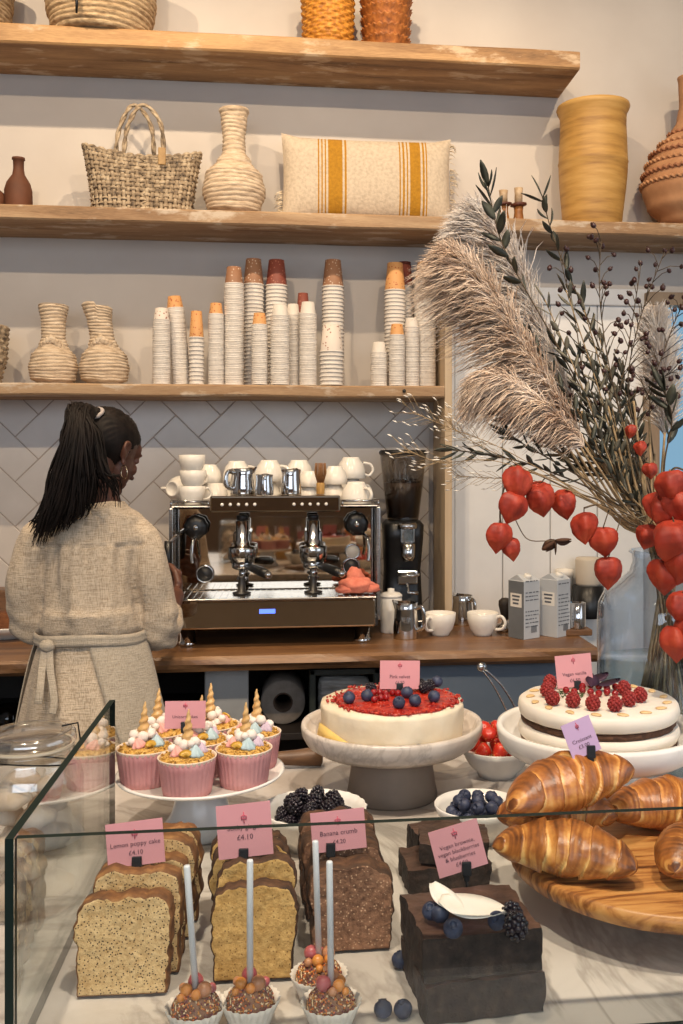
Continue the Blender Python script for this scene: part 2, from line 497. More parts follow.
# ------------------------------------------------------------------ woven things
sea_m = noisy('seagrass', [(0.3, rgb(138, 112, 82)), (0.5, rgb(186, 160, 124)), (0.7, rgb(212, 188, 152))], scale=34, rough=0.85, bmp=0.6, dist=0.004, stretch=(1, 1, 3), bscale=120)
rope_m = noisy('pale_rope_fibre', [(0.3, rgb(172, 148, 122)), (0.5, rgb(208, 186, 158)), (0.7, rgb(226, 208, 184))], scale=30, rough=0.9, bmp=0.7, dist=0.004, stretch=(1, 1, 4), bscale=150)
rattan_m = noisy('yellow_rattan', [(0.3, rgb(150, 90, 24)), (0.55, rgb(206, 138, 46)), (0.75, rgb(226, 166, 70))], scale=60, rough=0.6, bmp=0.4, dist=0.002)
amber_m = noisy('amber_wicker', [(0.3, rgb(112, 62, 22)), (0.55, rgb(168, 100, 42)), (0.75, rgb(196, 128, 60))], scale=50, rough=0.6, bmp=0.5, dist=0.003)
tote_m = noisy('grey_palm_strip', [(0.32, rgb(92, 78, 64)), (0.5, rgb(158, 138, 112)), (0.68, rgb(196, 178, 150))], scale=42, rough=0.8, bmp=0.3, dist=0.002)
terra_m = noisy('terracotta', [rgb(172, 122, 84), rgb(204, 154, 112)], scale=9, rough=0.85, bmp=0.25, dist=0.003, bscale=60)
terra_d = noisy('dark_terracotta', [rgb(150, 98, 68), rgb(180, 126, 90)], scale=9, rough=0.85, bmp=0.25, dist=0.003, bscale=60)
brown_clay = noisy('brown_clay', [rgb(82, 46, 28), rgb(112, 66, 40)], scale=9, rough=0.7, bmp=0.2)
ochre_m = noisy('ochre_glaze', [(0.25, rgb(138, 96, 44)), (0.5, rgb(186, 142, 74)), (0.75, rgb(206, 164, 96))], scale=5, rough=0.55, bmp=0.35, dist=0.003, stretch=(1, 1, 7), bscale=14)
leather = noisy('tan_leather', [rgb(150, 116, 72), rgb(176, 142, 94)], scale=50, rough=0.6, bmp=0.2)

def interp(P, z):
    for i in range(len(P) - 1):
        if P[i][1] <= z <= P[i + 1][1]:
            t = (z - P[i][1]) / (P[i + 1][1] - P[i][1] + 1e-9)
            t2 = t * t * (3 - 2 * t)
            return P[i][0] * (1 - t2) + P[i + 1][0] * t2
    return P[-1][0]
def coiled(P, pitch, amp=0.004, n=56, stitch=46, wall=0.01, fn=None, inner=True):
    H = P[-1][1]; m = max(6, int(H / pitch * 7))
    prof = [(0.0, 0.0)]
    for i in range(m + 1):
        z = H * i / m
        prof.append((interp(P, z) - amp + amp * 1.6 * abs(sin(pi * z / pitch)) ** 0.6, z))
    k = len(prof)
    if inner:
        for i in range(10):
            z = H * (1 - i / 9 * 0.55)
            prof.append((max(interp(P, z) - wall, 0.004), z + (0.002 if i == 0 else 0)))
        prof.append((0.0, prof[-1][1]))
    def f(x, y, z, a, i):
        if 0 < i < k:
            w_ = 1 + 0.010 * sin(stitch * a + int(z / pitch) * 1.9) + 0.014 * noise.noise(Vector((x * 9, y * 9, z * 14)))
            x *= w_; y *= w_
            z += 0.0022 * sin(2 * a + z * 40) + 0.002 * noise.noise(Vector((x * 20, y * 20, z * 20)))
        p = (x, y, z)
        return fn(p) if fn else p
    return MB().lathe(prof, n, cap=False, fn=f)

ym = 3.64
def px_m(px, y=ym): return y / (CA - (px - CX) / FPX * SA) / FPX
def shelf_pos(px, z, y=ym): return (on_y(px, 300, y).x, y, z + 0.002)

# tall coil vase, middle shelf
k = px_m(234)
P = [(0.055, 0), (0.098, 0.03), (0.114, 0.095), (0.104, 0.15), (0.062, 0.20), (0.042, 0.235), (0.040, 0.28), (0.047, 0.36), (0.055, 0.388)]
P = [(r * k * 31 / 0.114, z * k * 109 / 0.388) for r, z in P]
o = coiled(P, 0.0150, 0.0028).build('coiled_vase', rope_m, loc=shelf_pos(234, Z2a))
tag(o, 'round pale rope vase with a tall neck, between the tote and the cushion', 'vase')
# the two rope jugs on the lowest shelf
k = px_m(54)
P = [(0.05, 0), (0.08, 0.02), (0.086, 0.06), (0.078, 0.10), (0.05, 0.14), (0.041, 0.165), (0.042, 0.22), (0.052, 0.282)]
def rope_vase(px, lab, fn, sc):
    t = thing('woven_vase', lab, 'vase', shelf_pos(px, Z1a), group='rope vases on the lowest shelf')
    coiled([(r * sc, z * sc * 1.03) for r, z in P], 0.0115, 0.0026, 44, 34, 0.008, fn).build('body', rope_m, t)
    mb = MB()
    for j in range(9):   # raised knot of fibre at the neck
        a = -pi / 2 + (j - 4) * 0.2
        p = Vector((0.048 * cos(a), 0.048 * sin(a), 0.165 - abs(j - 4) * 0.008)) * sc
        if fn: p = Vector(fn(tuple(p)))
        mb.ell(p, (0.011, 0.009, 0.014), 8, 6)
    mb.disp(0.004, 60)
    mb.build('knot', rope_m, t)
    return t
rope_vase(53.5, 'pale woven rope vase with an upright neck on the lowest shelf', None, 0.965)
rope_vase(104.5, 'pale woven rope vase whose neck leans to the left, beside the paper cups', lambda p: (p[0] - max(0, p[2] - 0.12) * 0.16, p[1], p[2] - 0.12 * max(0, p[2] - 0.2) * (p[0] > 0)), .99)
# large seagrass basket, top shelf
P = [(0.165, 0), (0.18, 0.03), (0.20, 0.12), (0.205, 0.26)]
t = thing('seagrass_basket', 'large round braided seagrass basket on the uppermost shelf', 'basket', shelf_pos(101, Z3a, 3.68 - 0.05), group=None)
coiled([(r * 0.93, z) for r, z in P], 0.017, 0.005, 72, 70, 0.012).build('body', sea_m, t)
mb = MB(); mb.tube([(-0.046, -0.18, 0.02), (-0.043, -0.188, 0.05), (-0.046, -0.197, 0.10)], [0.006, 0.009, 0.007], 8, flat=0.6)
mb.build('slit', blackp, t)
o = coiled([(0.14, 0), (0.16, 0.05), (0.17, 0.22)], 0.015, 0.005, 60, 60).build('seagrass_basket', sea_m, loc=shelf_pos(-38, Z3a))
tag(o, 'tan basket mostly cut off by the left edge of the photo, on the uppermost shelf', 'basket')
# yellow rattan holder (ribs and weavers)
def wicker(P, ribs, rows, amp, n=None):
    H = P[-1][1]; n = n or ribs * 4; m = rows * 4
    prof = [(0, 0)] + [(interp(P, H * i / m), H * i / m) for i in range(m + 1)] + [(interp(P, H) - 0.012, H), (interp(P, H * 0.5) - 0.012, H * 0.5), (0, H * 0.5)]
    def f(x, y, z, a, i):
        if 0 < i <= m + 1:
            row = z / H * rows
            s = amp * (abs(sin(pi * row)) ** 0.7) * (1.0 + 0.9 * sin(ribs * a / 2 + pi * int(row)))
            r = sqrt(x * x + y * y) + 1e-9
            x += x / r * s; y += y / r * s
        return (x, y, z)
    return MB().lathe(prof, n, cap=False, fn=f)
o = wicker([(0.075, 0), (0.088, 0.04), (0.094, 0.24)], 26, 20, 0.004).build('rattan_basket', rattan_m, loc=shelf_pos(328, Z3a, 3.60))
tag(o, 'golden yellow ribbed rattan basket on the uppermost shelf', 'basket')
# tiered amber pot with scalloped bands
t = thing('wicker_jug', 'amber brown jug with scalloped woven tiers, near the cut end of the uppermost shelf', 'jug', shelf_pos(386, Z3a, 3.60), (0, 0, radians(55)))
mb = MB()
prof = [(0, 0)]; R0 = 0.08; tiers = 7; th_ = 0.036
for j in range(tiers):
    for q in range(7):
        s = q / 6
        prof.append((R0 * (0.92 + 0.02 * j) + 0.016 * s ** 1.5, j * th_ + s * th_ * 0.98))
    prof.append((R0 * (0.92 + 0.02 * j) - 0.001, j * th_ + th_))
prof += [(R0 * 0.9, tiers * th_), (R0 * 0.85, 0.12), (0, 0.12)]
def scal(x, y, z, a, i):
    j = z / th_; s = j - int(j)
    w_ = 1 + 0.028 * s * sin(26 * a + int(j))
    return (x * w_, y * w_, z + 0.003 * s * sin(26 * a + int(j)))
mb.lathe(prof, 132, cap=False, fn=scal).build('body', amber_m, t)
MB().tube(bez((0.09, 0, 0.20), (0.19, 0, 0.22), (0.10, 0, 0.06), 14), 0.011, 8).build('handle', amber_m, t)

# woven tote
def tote():
    c0 = on_y(142, 300, 3.62); s = px_m(142, 3.62)
    t = thing('woven_tote_bag', 'grey beige open weave palm tote bag with two looped handles', 'bag', (c0.x, 3.64, Z2a + 0.003), (0, 0, radians(8)))
    Hh = 66 * s
    def surf(a, v):
        z = Hh * v
        hw = (0.168 + 0.034 * v ** 1.4) ; hd = 0.075 - 0.012 * v
        ca, sa = cos(a), sin(a)
        e = 0.55
        x = hw * math.copysign(abs(ca) ** e, ca); y = hd * math.copysign(abs(sa) ** 0.75, sa)
        z *= (1 - v * 0.16 * (1 - min(1, abs(x) / hw) ** 2.2))
        return Vector((x, y, z))
    nA, nR = 52, 13
    # arc length resampling around the bag
    M_ = 720; ang = [0]; acc = [0]
    for i in range(1, M_ + 1):
        a = 2 * pi * i / M_; acc.append(acc[-1] + (surf(a, 0.6) - surf(2 * pi * (i - 1) / M_, 0.6)).length)
    def ang_at(t_):
        L = (t_ % 1.0) * acc[-1]
        lo, hi = 0, M_
        while hi - lo > 1:
            md = (lo + hi) // 2
            if acc[md] <= L: lo = md
            else: hi = md
        return 2 * pi * (lo + (L - acc[lo]) / (acc[hi] - acc[lo] + 1e-9)) / M_
    def nrm(a, v):
        d = surf(a + 0.01, v) - surf(a - 0.01, v); n_ = Vector((d.y, -d.x, 0)); return n_.normalized()
    mb = MB(); rnd = random.Random(3)
    for r in range(nR):
        v = (r + 0.5) / nR
        pts = []
        for q in range(nA * 2):
            a = ang_at(q / (nA * 2)); s_ = 1 if (q // 2 + r) % 2 else -1
            off = 0.0035 * s_ if q % 2 == 0 else 0
            pts.append(surf(a, v + rnd.uniform(-.006, .006)) + nrm(a, v) * off)
        mb.tube(pts, 0.0066, 6, closed=True, flat=0.35, up=(0, 0, 1))
    for q in range(nA):
        a = ang_at(q / nA); pts = []
        for r in range(nR * 2 + 1):
            v = r / (nR * 2)
            s_ = -1 if (q + r // 2) % 2 else 1
            off = 0.0035 * s_ if r % 2 == 1 else 0
            pts.append(surf(a + rnd.uniform(-.004, .004), v) + nrm(a, v) * off)
        mb.tube(pts, 0.0066, 6, flat=0.35, up=tuple(nrm(a, .5)))
    top = [surf(ang_at(q / 90), 1.0) + Vector((0, 0, 0.004 * sin(q * 2.1))) for q in range(90)]
    mb.tube(top, 0.006, 6, closed=True)
    mb.build('body', tote_m, t)
    bt = MB(); bt.loft([[surf(ang_at(q / 40), 0.01) * 0.97 for q in range(40)], [surf(ang_at(q / 40), 0.01) * 0.97 + Vector((0, 0, .004)) for q in range(40)]])
    bt.build('bottom', tote_m, t)
    for yy, ox, hgt in ((-0.058, 0.010, 0.180), (0.052, -0.022, 0.212)):
        P_ = [(ox - 0.075, yy, Hh * 0.80), (ox - 0.060, yy, Hh * 0.80 + hgt * 0.62), (ox - 0.01, yy, Hh * 0.80 + hgt * 1.05), (ox + 0.05, yy, Hh * .80 + hgt * 0.72), (ox + 0.062, yy, Hh * 0.80)]
        cv = catmull(P_, 9); hb = MB()
        for ph in (0, pi):
            hb.tube([p + Vector((0.004 * cos(ph + i * .8), 0.004 * sin(ph + i * .8), 0)) for i, p in enumerate(cv)], 0.0055, 7)
        hb.build('handle', tote_m, t)
    MB().rbox(0.052, 0.078, -0.074, -0.064, Hh * 0.72, Hh * 0.98, 0.003).build('toggle', leather, t)
tote()

# striped cushion
def cushion():
    y0 = 3.66; xa, xb = on_y(281, 170, y0).x, on_y(452, 170, y0).x
    w_, h_ = (xb - xa), 87 * px_m(367, y0)
    m, nt, bs, o_ = new_mat('striped_wool')
    tc = N(nt, 'ShaderNodeTexCoord'); sx = N(nt, 'ShaderNodeSeparateXYZ')
    nt.links.new(tc.outputs['Object'], sx.inputs[0])
    md = nt.nodes.new('ShaderNodeMath'); md.operation = 'MULTIPLY_ADD'; md.inputs[1].default_value = 1 / w_; md.inputs[2].default_value = 0.5
    nt.links.new(sx.outputs[0], md.inputs[0])
    cream, yel = rgb(204, 188, 166), rgb(176, 126, 30)
    stops = [(0, cream)]
    def band(a, b): stops.extend([(a, yel), (b, cream)])
    f = lambda p: (p - 281) / 171.0
    for a, b in ((316.5, 318), (320, 321.5), (323.5, 325), (327, 341), (343, 344.5), (397, 398.5), (400.5, 402), (404, 405.5), (407.5, 418.5), (420.5, 422), (423.5, 425)):
        band(f(a), f(b))
    rn = nt.nodes.new('ShaderNodeValToRGB'); rn.color_ramp.interpolation = 'CONSTANT'
    e = rn.color_ramp.elements
    while len(e) < len(stops): e.new(0.5)
    for el, (p, c_) in zip(e, stops): el.position = p; el.color = c_
    nt.links.new(md.outputs[0], rn.inputs[0])
    n = N(nt, 'ShaderNodeTexNoise', Scale=90.0, Detail=4.0); nt.links.new(tc.outputs['Object'], n.inputs['Vector'])
    mx = nt.nodes.new('ShaderNodeMix'); mx.data_type = 'RGBA'; mx.blend_type = 'MULTIPLY'; mx.inputs[0].default_value = 0.5
    nt.links.new(rn.outputs[0], mx.inputs[6])
    nt.links.new(ramp(nt, n.outputs['Fac'], [(0.3, (.6, .58, .55, 1)), (0.6, (1, 1, 1, 1))]), mx.inputs[7])
    nt.links.new(mx.outputs[2], bs.inputs['Base Color']); bs.inputs['Roughness'].default_value = 0.95
    bump(nt, bs, n.outputs['Fac'], 0.6, 0.004)
    t = thing('striped_cushion', 'long cream wool cushion with two mustard yellow stripes and frayed ends', 'cushion', ((xa + xb) / 2, y0, Z2a + 0.004), (radians(-5), 0, 0))
    mb = MB(); nu, nv = 64, 28
    def P_(u, v, sgn):
        x = u * w_ / 2 * (1 - 0.03 * (1 - abs(v) ** 2)); z = h_ / 2 + v * h_ / 2 * (1 - 0.05 * (1 - u * u))
        if abs(u) > .8: z += 0.012 * v * (abs(u) - .8) / .2
        th2 = 0.068 * ((1 - abs(u) ** 5) ** 0.6) * ((1 - abs(v) ** 3) ** 0.55)
        th2 += 0.004 * noise.noise(Vector((x * 9, sgn, z * 9))) * (1 - abs(u)) 
        return (x, sgn * th2, z)
    for sgn in (-1, 1):
        vs = [P_(-1 + 2 * i / nu, -1 + 2 * j / nv, sgn) for j in range(nv + 1) for i in range(nu + 1)]
        fs = [(j * (nu + 1) + i, j * (nu + 1) + i + 1, (j + 1) * (nu + 1) + i + 1, (j + 1) * (nu + 1) + i) for j in range(nv) for i in range(nu)]
        mb.add(vs, fs)
    mb.build('cover', m, t, recalc=False)
    fr = MB(); rnd = random.Random(5)
    for s in (-1, 1):
        for i in range(70):
            z = rnd.uniform(0.0, h_ * (1 if s > 0 else 0.35)); x = s * w_ / 2 * 0.985; l = rnd.uniform(0.008, 0.03)
            fr.tube([(x, rnd.uniform(-.006, .006), z), (x + s * l * .6, rnd.uniform(-.015, .01), z - l * .15), (x + s * l, rnd.uniform(-.02, .01), max(0.002, z - l * .6))], [0.0016, 0.0012, 0.0006], 4)
    o = fr.build('fringe', noisy('cream_wool', [rgb(206, 188, 160), rgb(226, 212, 188)], 40, 0.95, 0), t); o['kind'] = 'stuff'
cushion()

# ochre pot, terracotta vase, bottles, candle holders
k = px_m(593)
prof = [(0, 0), (0.108, 0), (0.112, 0.006), (0.116, 0.06), (0.124, 0.14), (0.128, 0.20), (0.129, 0.232), (0.1315, 0.237), (0.129, 0.243), (0.127, 0.30), (0.124, 0.37), (0.126, 0.41), (0.136, 0.428), (0.139, 0.437), (0.136, 0.447), (0.124, 0.449), (0.118, 0.44), (0.116, 0.2), (0, 0.2)]
sc_ = k * 123 / 0.449 
def wob(x, y, z, a, i):
    return (x * (1 + 0.012 * sin(a * 2 + z * 9)) - 0.02 * (max(0, .2 - z)) , y, z + 0.004 * sin(a + 1) * z / 0.4)
o = MB().lathe([(r * sc_ * 0.96, z * sc_) for r, z in prof], 56, cap=False, fn=wob).build('glazed_pot', ochre_m, loc=shelf_pos(593, Z2a))
tag(o, 'tall ochre yellow glazed clay pot with a rolled lip', 'pot')
t = thing('terracotta_vase', 'bulbous terracotta vase with scalloped rings and a narrow neck, cut by the right edge', 'vase', shelf_pos(691, Z2a, 3.63))
k = px_m(690)
P = [(0.07, 0), (0.075, 0.008), (0.11, 0.03), (0.16, 0.09), (0.178, 0.15), (0.172, 0.21), (0.145, 0.275), (0.11, 0.325), (0.075, 0.36), (0.052, 0.41), (0.043, 0.47), (0.046, 0.55), (0.05, 0.57)]
P = [(r * k * 48 / .178, z * k * 153 / .57) for r, z in P]
prof = [(0, 0)] + [(interp(P, P[-1][1] * i / 60), P[-1][1] * i / 60) for i in range(61)] + [(P[-1][0] - .01, P[-1][1]), (P[-1][0] - .014, P[-1][1] * .8), (0, P[-1][1] * .8)]
MB().lathe(prof, 56, cap=False).build('body', [terra_m], t)
for j in range(6):
    z = (0.165 + 0.038 * j) * k * 153 / .57
    r = interp(P, z)
    n_ = int(2 * pi * r / 0.022)
    pts = []
    for q in range(n_ * 4):
        a = 2 * pi * q / (n_ * 4)
        rr = r + 0.004 + 0.004 * cos(n_ * a)
        pts.append((rr * cos(a), rr * sin(a), z + 0.005 * cos(n_ * a)))
    MB().tube(pts, 0.0055, 6, closed=True).build('scalloped_ring', [terra_m, terra_d][j % 2], t)
def bottle(px, h, r, lab):
    o = MB().lathe([(0, 0), (r * .92, 0), (r, .01), (r, h * .38), (r * .85, h * .52), (r * .45, h * .68), (r * .38, h * .8), (r * .40, h * .95), (r * .48, h * .96), (r * .46, h), (r * .3, h), (r * .28, h * .7), (0, h * .7)], 28, cap=False, fn=lambda x, y, z, a, i: (x * (1 + .02 * sin(3 * a + z * 50)), y, z)).build('clay_bottle', brown_clay, loc=shelf_pos(px, Z2a, 3.6))
    tag(o, lab, 'bottle')
bottle(18.5, 0.182, 0.046, 'small brown clay bottle standing left of the woven tote')
bottle(-9, 0.11, 0.05, 'dark clay bottle cut by the left edge, beside the small brown bottle')
cap_m = noisy('pale_horn', [rgb(150, 118, 84), rgb(206, 182, 150)], 40, 0.5, 0.1)
brim_m = noisy('dark_red_wood', [rgb(70, 34, 24), rgb(98, 50, 34)], 30, 0.5, 0.1)
foot_m = noisy('amber_wood', [rgb(128, 78, 34), rgb(170, 112, 56)], 30, 0.5, 0.1)
for px, h, lab in ((503.5, 0.112, 'shorter of two little brimmed wooden candlesticks'), (518.5, 0.136, 'taller of two little brimmed wooden candlesticks')):
    t = thing('candlestick', lab, 'candlestick', shelf_pos(px, Z2a, 3.56 + (.05 if h > .12 else 0)), (0, 0, 0.3), 'small brimmed candlesticks')
    MB().lathe([(0, 0), (0.022, 0), (0.021, h * .1), (0.016, h * .35), (0.018, h * .5), (0, h * .5)], 20, cap=False).build('base', foot_m, t)
    MB().lathe([(0, h * .49), (0.02, h * .49), (0.031, h * .52), (0.030, h * .58), (0.02, h * .60), (0, h * .6)], 24, cap=False, fn=lambda x, y, z, a, i: (x, y, z + 4 * x * abs(x))).build('brim', brim_m, t)
    MB().lathe([(0, h * .58), (0.015, h * .59), (0.0145, h * .85), (0.0165, h), (0.010, h), (0.008, h * .9), (0, h * .9)], 20, cap=False).build('socket', cap_m, t)
o = wicker([(0.10, 0), (0.12, 0.1), (0.125, 0.2)], 30, 12, 0.004).build('open_weave_basket', tote_m, loc=shelf_pos(-31, Z1a, 3.6))
tag(o, 'woven basket cut off by the left edge, on the lowest shelf', 'basket')

# ------------------------------------------------------------------ paper cups
def dots(name, base, dot, sc=95, size=0.22, lip=None):
    m, nt, bs, o_ = new_mat(name)
    v = coords(nt, (1, 1, 1))
    vo = N(nt, 'ShaderNodeTexVoronoi', Scale=float(sc)); nt.links.new(v, vo.inputs['Vector'])
    nt.links.new(ramp(nt, vo.outputs['Distance'], [(size, dot), (size + .04, base)]), bs.inputs['Base Color'])
    bs.inputs['Roughness'].default_value = 0.6
    return m
cup_white = noisy('white_paper', [rgb(206, 198, 188), rgb(222, 215, 206)], 12, 0.65, 0.02)
cup_grey = noisy('ribbed_white_paper', [rgb(196, 190, 182), rgb(214, 208, 200)], 14, 0.65, 0.02)
CUPM = {'w': cup_white, 'o': dots('orange_dotted_paper', rgb(208, 154, 98), rgb(172, 84, 44)), 'k': dots('kraft_dotted_paper', rgb(150, 108, 80), rgb(206, 182, 160)),
        'r': dots('dark_red_paper', rgb(128, 64, 50), rgb(170, 110, 90)), 'd': dots('speckled_white_paper', rgb(220, 208, 196), rgb(150, 100, 84), 80, .2)}
CUPN = {'w': 'plain white', 'o': 'orange dotted', 'k': 'brown kraft dotted', 'r': 'dark red', 'd': 'white speckled'}
cup_cache = {}
def cup_meshes(R, H, kind, coarse, pitch):
    key = (round(R, 4), round(H, 4), kind, coarse, round(pitch, 4))
    if key not in cup_cache:
        rb = R * 0.72
        wall = [(rb - .003, H - .005), (rb - .0015, H - .0008), (rb, H - .0012), (R * 0.98, 0.0055)]
        prof = [(0, H - .006)] + wall
        a = MB().lathe(prof, 26, cap=False).build('paper_cup', [CUPM[kind]])
        if coarse:
            lipp = [(R * .985, 0.0060), (R + .0010, 0.0052), (R + .0018, 0.0032), (R + .0010, 0.0008), (R - .0002, 0.0004), (R - .0006, 0.003)]
        else:   # tall smooth sleeve-like rim: the stack reads as fine lines only
            hp = pitch - .0006
            lipp = [(R * .95, hp + .0003), (R * .99, hp + .0003), (R + .0002, hp + .0001), (R + .0005, hp - .0003), (R + .0006, hp - .0010), (R + .0007, hp * .70), (R - .0001, hp * .67), (R + .0007, hp * .64), (R + .0007, hp * .37), (R - .0001, hp * .34), (R + .0007, hp * .31), (R + .0008, 0.0012), (R + .0007, 0.0007), (R + .0002, 0.0003), (R - .0003, 0.0006), (R - .0006, 0.004)]
        b = MB().lathe(lipp, 26, cap=False).build('lip', [cup_white])
        am, bm_ = a.data, b.data
        bpy.data.objects.remove(a); bpy.data.objects.remove(b)
        cup_cache[key] = (am, bm_)
    return cup_cache[key]
ncup = 0
def stack(px, wpx, top, exp, kinds, coarse, y, where, lean=0.0, base=382.5):
    """stack of upside-down nested cups; kinds: designs from the top"""
    global ncup
    k = px_m(px, y)
    R = wpx * k / 2 - 0.001; Hc = exp * k
    z0 = Z1a + 0.002 
    ztop = on_y(px, top, y).z
    pitch = 0.0185 if not coarse else 0.0142
    n = max(1, int(round((ztop - z0 - Hc) / pitch)) + 1)
    pitch = (ztop - z0 - Hc) / max(1, n - 1) if n > 1 else 0
    x = on_y(px, 300, y).x
    for i in range(n):
        d = n - 1 - i
        kind = kinds[d] if d < len(kinds) else 'w'
        me, lp = cup_meshes(R, Hc, kind, coarse, pitch)
        o = bpy.data.objects.new('paper_cup', me); COL.objects.link(o)
        l = bpy.data.objects.new('lip', lp); COL.objects.link(l); l.parent = o
        zz = z0 + i * pitch + abs(lean) * R
        o.location = (x + lean * (zz - z0), y, zz)
        o.rotation_euler = (0, lean, 0 if lean else i * 2.4)
        if d < len(kinds):
            lab = ('%s cup topping %s' if d == 0 else '%s cup just under the top of %s') % (CUPN[kind], where)
        else:
            lab = 'white cup nested in %s' % where
        tag(o, lab, 'paper cup', 'nested cups of ' + where)
        ncup += 1
F, B = 3.565, 3.665
stack(161.5, 17.5, 308, 17, 'd', False, F, 'the first cup stack from the left')
stack(182, 18, 297, 17, 'o', False, F + .048, 'the leaning second cup stack from the left', -0.085)
stack(196.5, 15, 311, 28, 'o', True, F, 'the short striped stack beside the leaning one')
stack(216, 15.5, 303, 16, 'o', False, F, 'the slim lone stack left of the tall stacks')
stack(234, 20, 267, 22, 'ko', False, F + .02, 'the tall kraft and orange topped stack')
stack(253.5, 21.2, 259, 27, 'k', True, B, 'the tall kraft topped stack behind a short orange one')
stack(259.5, 16, 313, 17, 'o', False, F - .02, 'the short front stack with an orange top')
stack(276.5, 21.8, 260, 27, 'r', True, B, 'the tall dark red topped stack')
stack(280, 19, 305, 16, 'ww', False, F - .02, 'the white stack before the dark red one')
stack(293, 15, 304, 16, 'w', False, F + .05, 'the pale narrow stack right of the dark red one')
stack(303, 14, 293, 22, 'r', True, B + .03, 'the small red topped stack half hidden at the back')
stack(308, 17.5, 302, 17, 'w', False, F - .01, 'the white topped stack with a red one behind')
stack(333, 22, 260, 28, 'k', True, B, 'the tall kraft stack behind the speckled cups')
stack(331.5, 24, 325, 28, 'd', True, F - .005, 'the short speckled stack')
stack(379, 17, 342, 16, 'w', False, F, 'the shortest white stack')
stack(395, 21.5, 263, 29, 'o', True, B - .02, 'the tall orange dotted stack')
stack(404.5, 18, 262, 26, 'r', True, B + .06, 'the dark red stack tucked behind the orange one')
stack(397, 16, 324, 16, 'o', False, F - .02, 'the short orange topped stack right of the shortest')
stack(411.5, 15.5, 318, 14, 'w', False, F + .015, 'the slim white stack left of the last one')
stack(425, 21.5, 262, 24, 'o', False, F + .07, 'the last tall stack beside the pampas grass')
print('CUPS', ncup)
# ------------------------------------------------------------------ back worktop and base cabinet
CZ = 0.92; WF = 3.07
XR = on_y(598, 650, WF).x
oak = wood('oiled_oak', [(0.28, rgb(58, 38, 24)), (0.5, rgb(112, 78, 50)), (0.72, rgb(154, 114, 76))], 'X', 1.3, 0.38, 0.35, 8.0, 30, 0.003)
mb = MB(); rings = []
for i in range(141):
    x = XL + (XR - XL) * i / 140
    d = lambda k_, a=0.006: a * noise.noise(Vector((x * 5.0, 3.3, k_)))
    rings.append([(x, WF + 0.008 + d(1), CZ), (x, WF + d(2), CZ - .008), (x, WF - .004 + d(3, .012), CZ - .022), (x, WF + .004 + d(4, .012), CZ - .034), (x, WF + .012 + d(5), CZ - .046), (x, WY - .003, CZ - .046), (x, WY - .003, CZ)])
mb.loft(rings, smooth=False)
tag(mb.build('wooden_worktop', oak), 'long oiled oak worktop with a rough live edge along the tiled wall', 'worktop')
dark_wood = wood('dark_stained_wood', [(0.3, rgb(30, 24, 20)), (0.7, rgb(52, 42, 35))], 'X', 2, 0.6)
blue_p = noisy('blue_grey_paint', [rgb(92, 104, 118), rgb(106, 118, 132)], 5, 0.5, 0.05)
cab = thing('base_cabinet', 'dark open base cabinet with one blue grey door under the oak worktop', 'cabinet', (0, 3.15, 0))
zc = CZ - 0.047
xd = on_y(388, 700, 3.15).x
mb = MB()
mb.box(XL, XR - .02, 0.60, 0.63, 0.08, zc).box(XL, XR - .02, 0.0, 0.6, 0.06, 0.09)
for x in (XL + .01, -1.45, -0.62, xd - .01, XR - .04): mb.box(x, x + .02, 0, .6, .09, zc)
mb.box(XL, XR - .04, 0.05, 0.6, 0.0, 0.06)
mb.build('carcase', dark_wood, cab)
SHZ = 0.655
mb = MB(); mb.rbox(XL + .03, xd - .011, 0.02, .6, SHZ - .022, SHZ, .002); mb.build('shelf', dark_wood, cab)
mb = MB(); mb.rbox(xd, XR - .022, -0.018, 0.0, 0.07, zc - .004, .002)
d_ = mb.build('door', blue_p, cab)

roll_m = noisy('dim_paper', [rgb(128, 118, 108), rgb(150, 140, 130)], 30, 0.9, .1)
c = at(283, 703, 3.24)
mb = MB(); rr = 0.072
mb.lathe([(0.032, 0), (rr - .004, 0), (rr, .004), (rr, .2), (rr - .004, .204), (.032, .204), (.032, 0)], 40, cap=False, M=RX(-pi / 2))
t = thing('paper_roll', 'fat paper roll seen end on in the dark bay under the worktop', 'roll', (c.x, c.y, SHZ + rr + .001))
mb.build('paper', roll_m, t)
MB().lathe([(.0315, -.002), (.0275, -.002), (.0275, .2), (.0315, .2), (.0315, -.002)], 30, cap=False, M=RX(-pi / 2)).build('core', noisy('brown_card', [rgb(70, 54, 42), rgb(86, 68, 54)], 20, .8, 0), t)
# framed plastic crate
c0, c1 = at(313, 668, 3.2), at(384, 716, 3.2)
green_d = noisy('dark_green_plastic', [rgb(38, 44, 40), rgb(54, 60, 55)], 20, .4, .05)
t = thing('storage_crate', 'dark framed crate holding a film wrapped tray under the worktop', 'crate', (c0.x - .012, 3.20, SHZ + .001))
w_, h_ = c1.x - c0.x, 0.19
mb = MB()
for a in ((0, .02, 0, h_), (w_ - .02, w_, 0, h_), (0, w_, h_ - .02, h_), (0, w_, 0, .02)): mb.rbox(a[0], a[1], 0, .3, a[2], a[3], .004)
mb.box(0, w_, .29, .3, 0, h_)
mb.build('frame', green_d, t)
film = noisy('cling_film', [rgb(120, 118, 114), rgb(176, 174, 170)], 9, .18, .8, .02, (1, 3, 6))
mb = MB(); mb.rbox(.03, w_ - .03, .03, .27, .022, h_ - .035, .02, 3); mb.disp(.008, 22); mb.build('wrapped_tray', film, t)
c0, c1 = at(204, 672, 3.13), at(248, 735, 3.13)
o = MB().rbox(0, c1.x - c0.x, 0, .02, 0, .22, .004).build('pale_tray', noisy('pale_grey_enamel', [rgb(150, 150, 148), rgb(172, 172, 170)], 7, .35, .03), loc=(c0.x, 3.19, SHZ + .003), rot=(radians(-5), 0, 0))
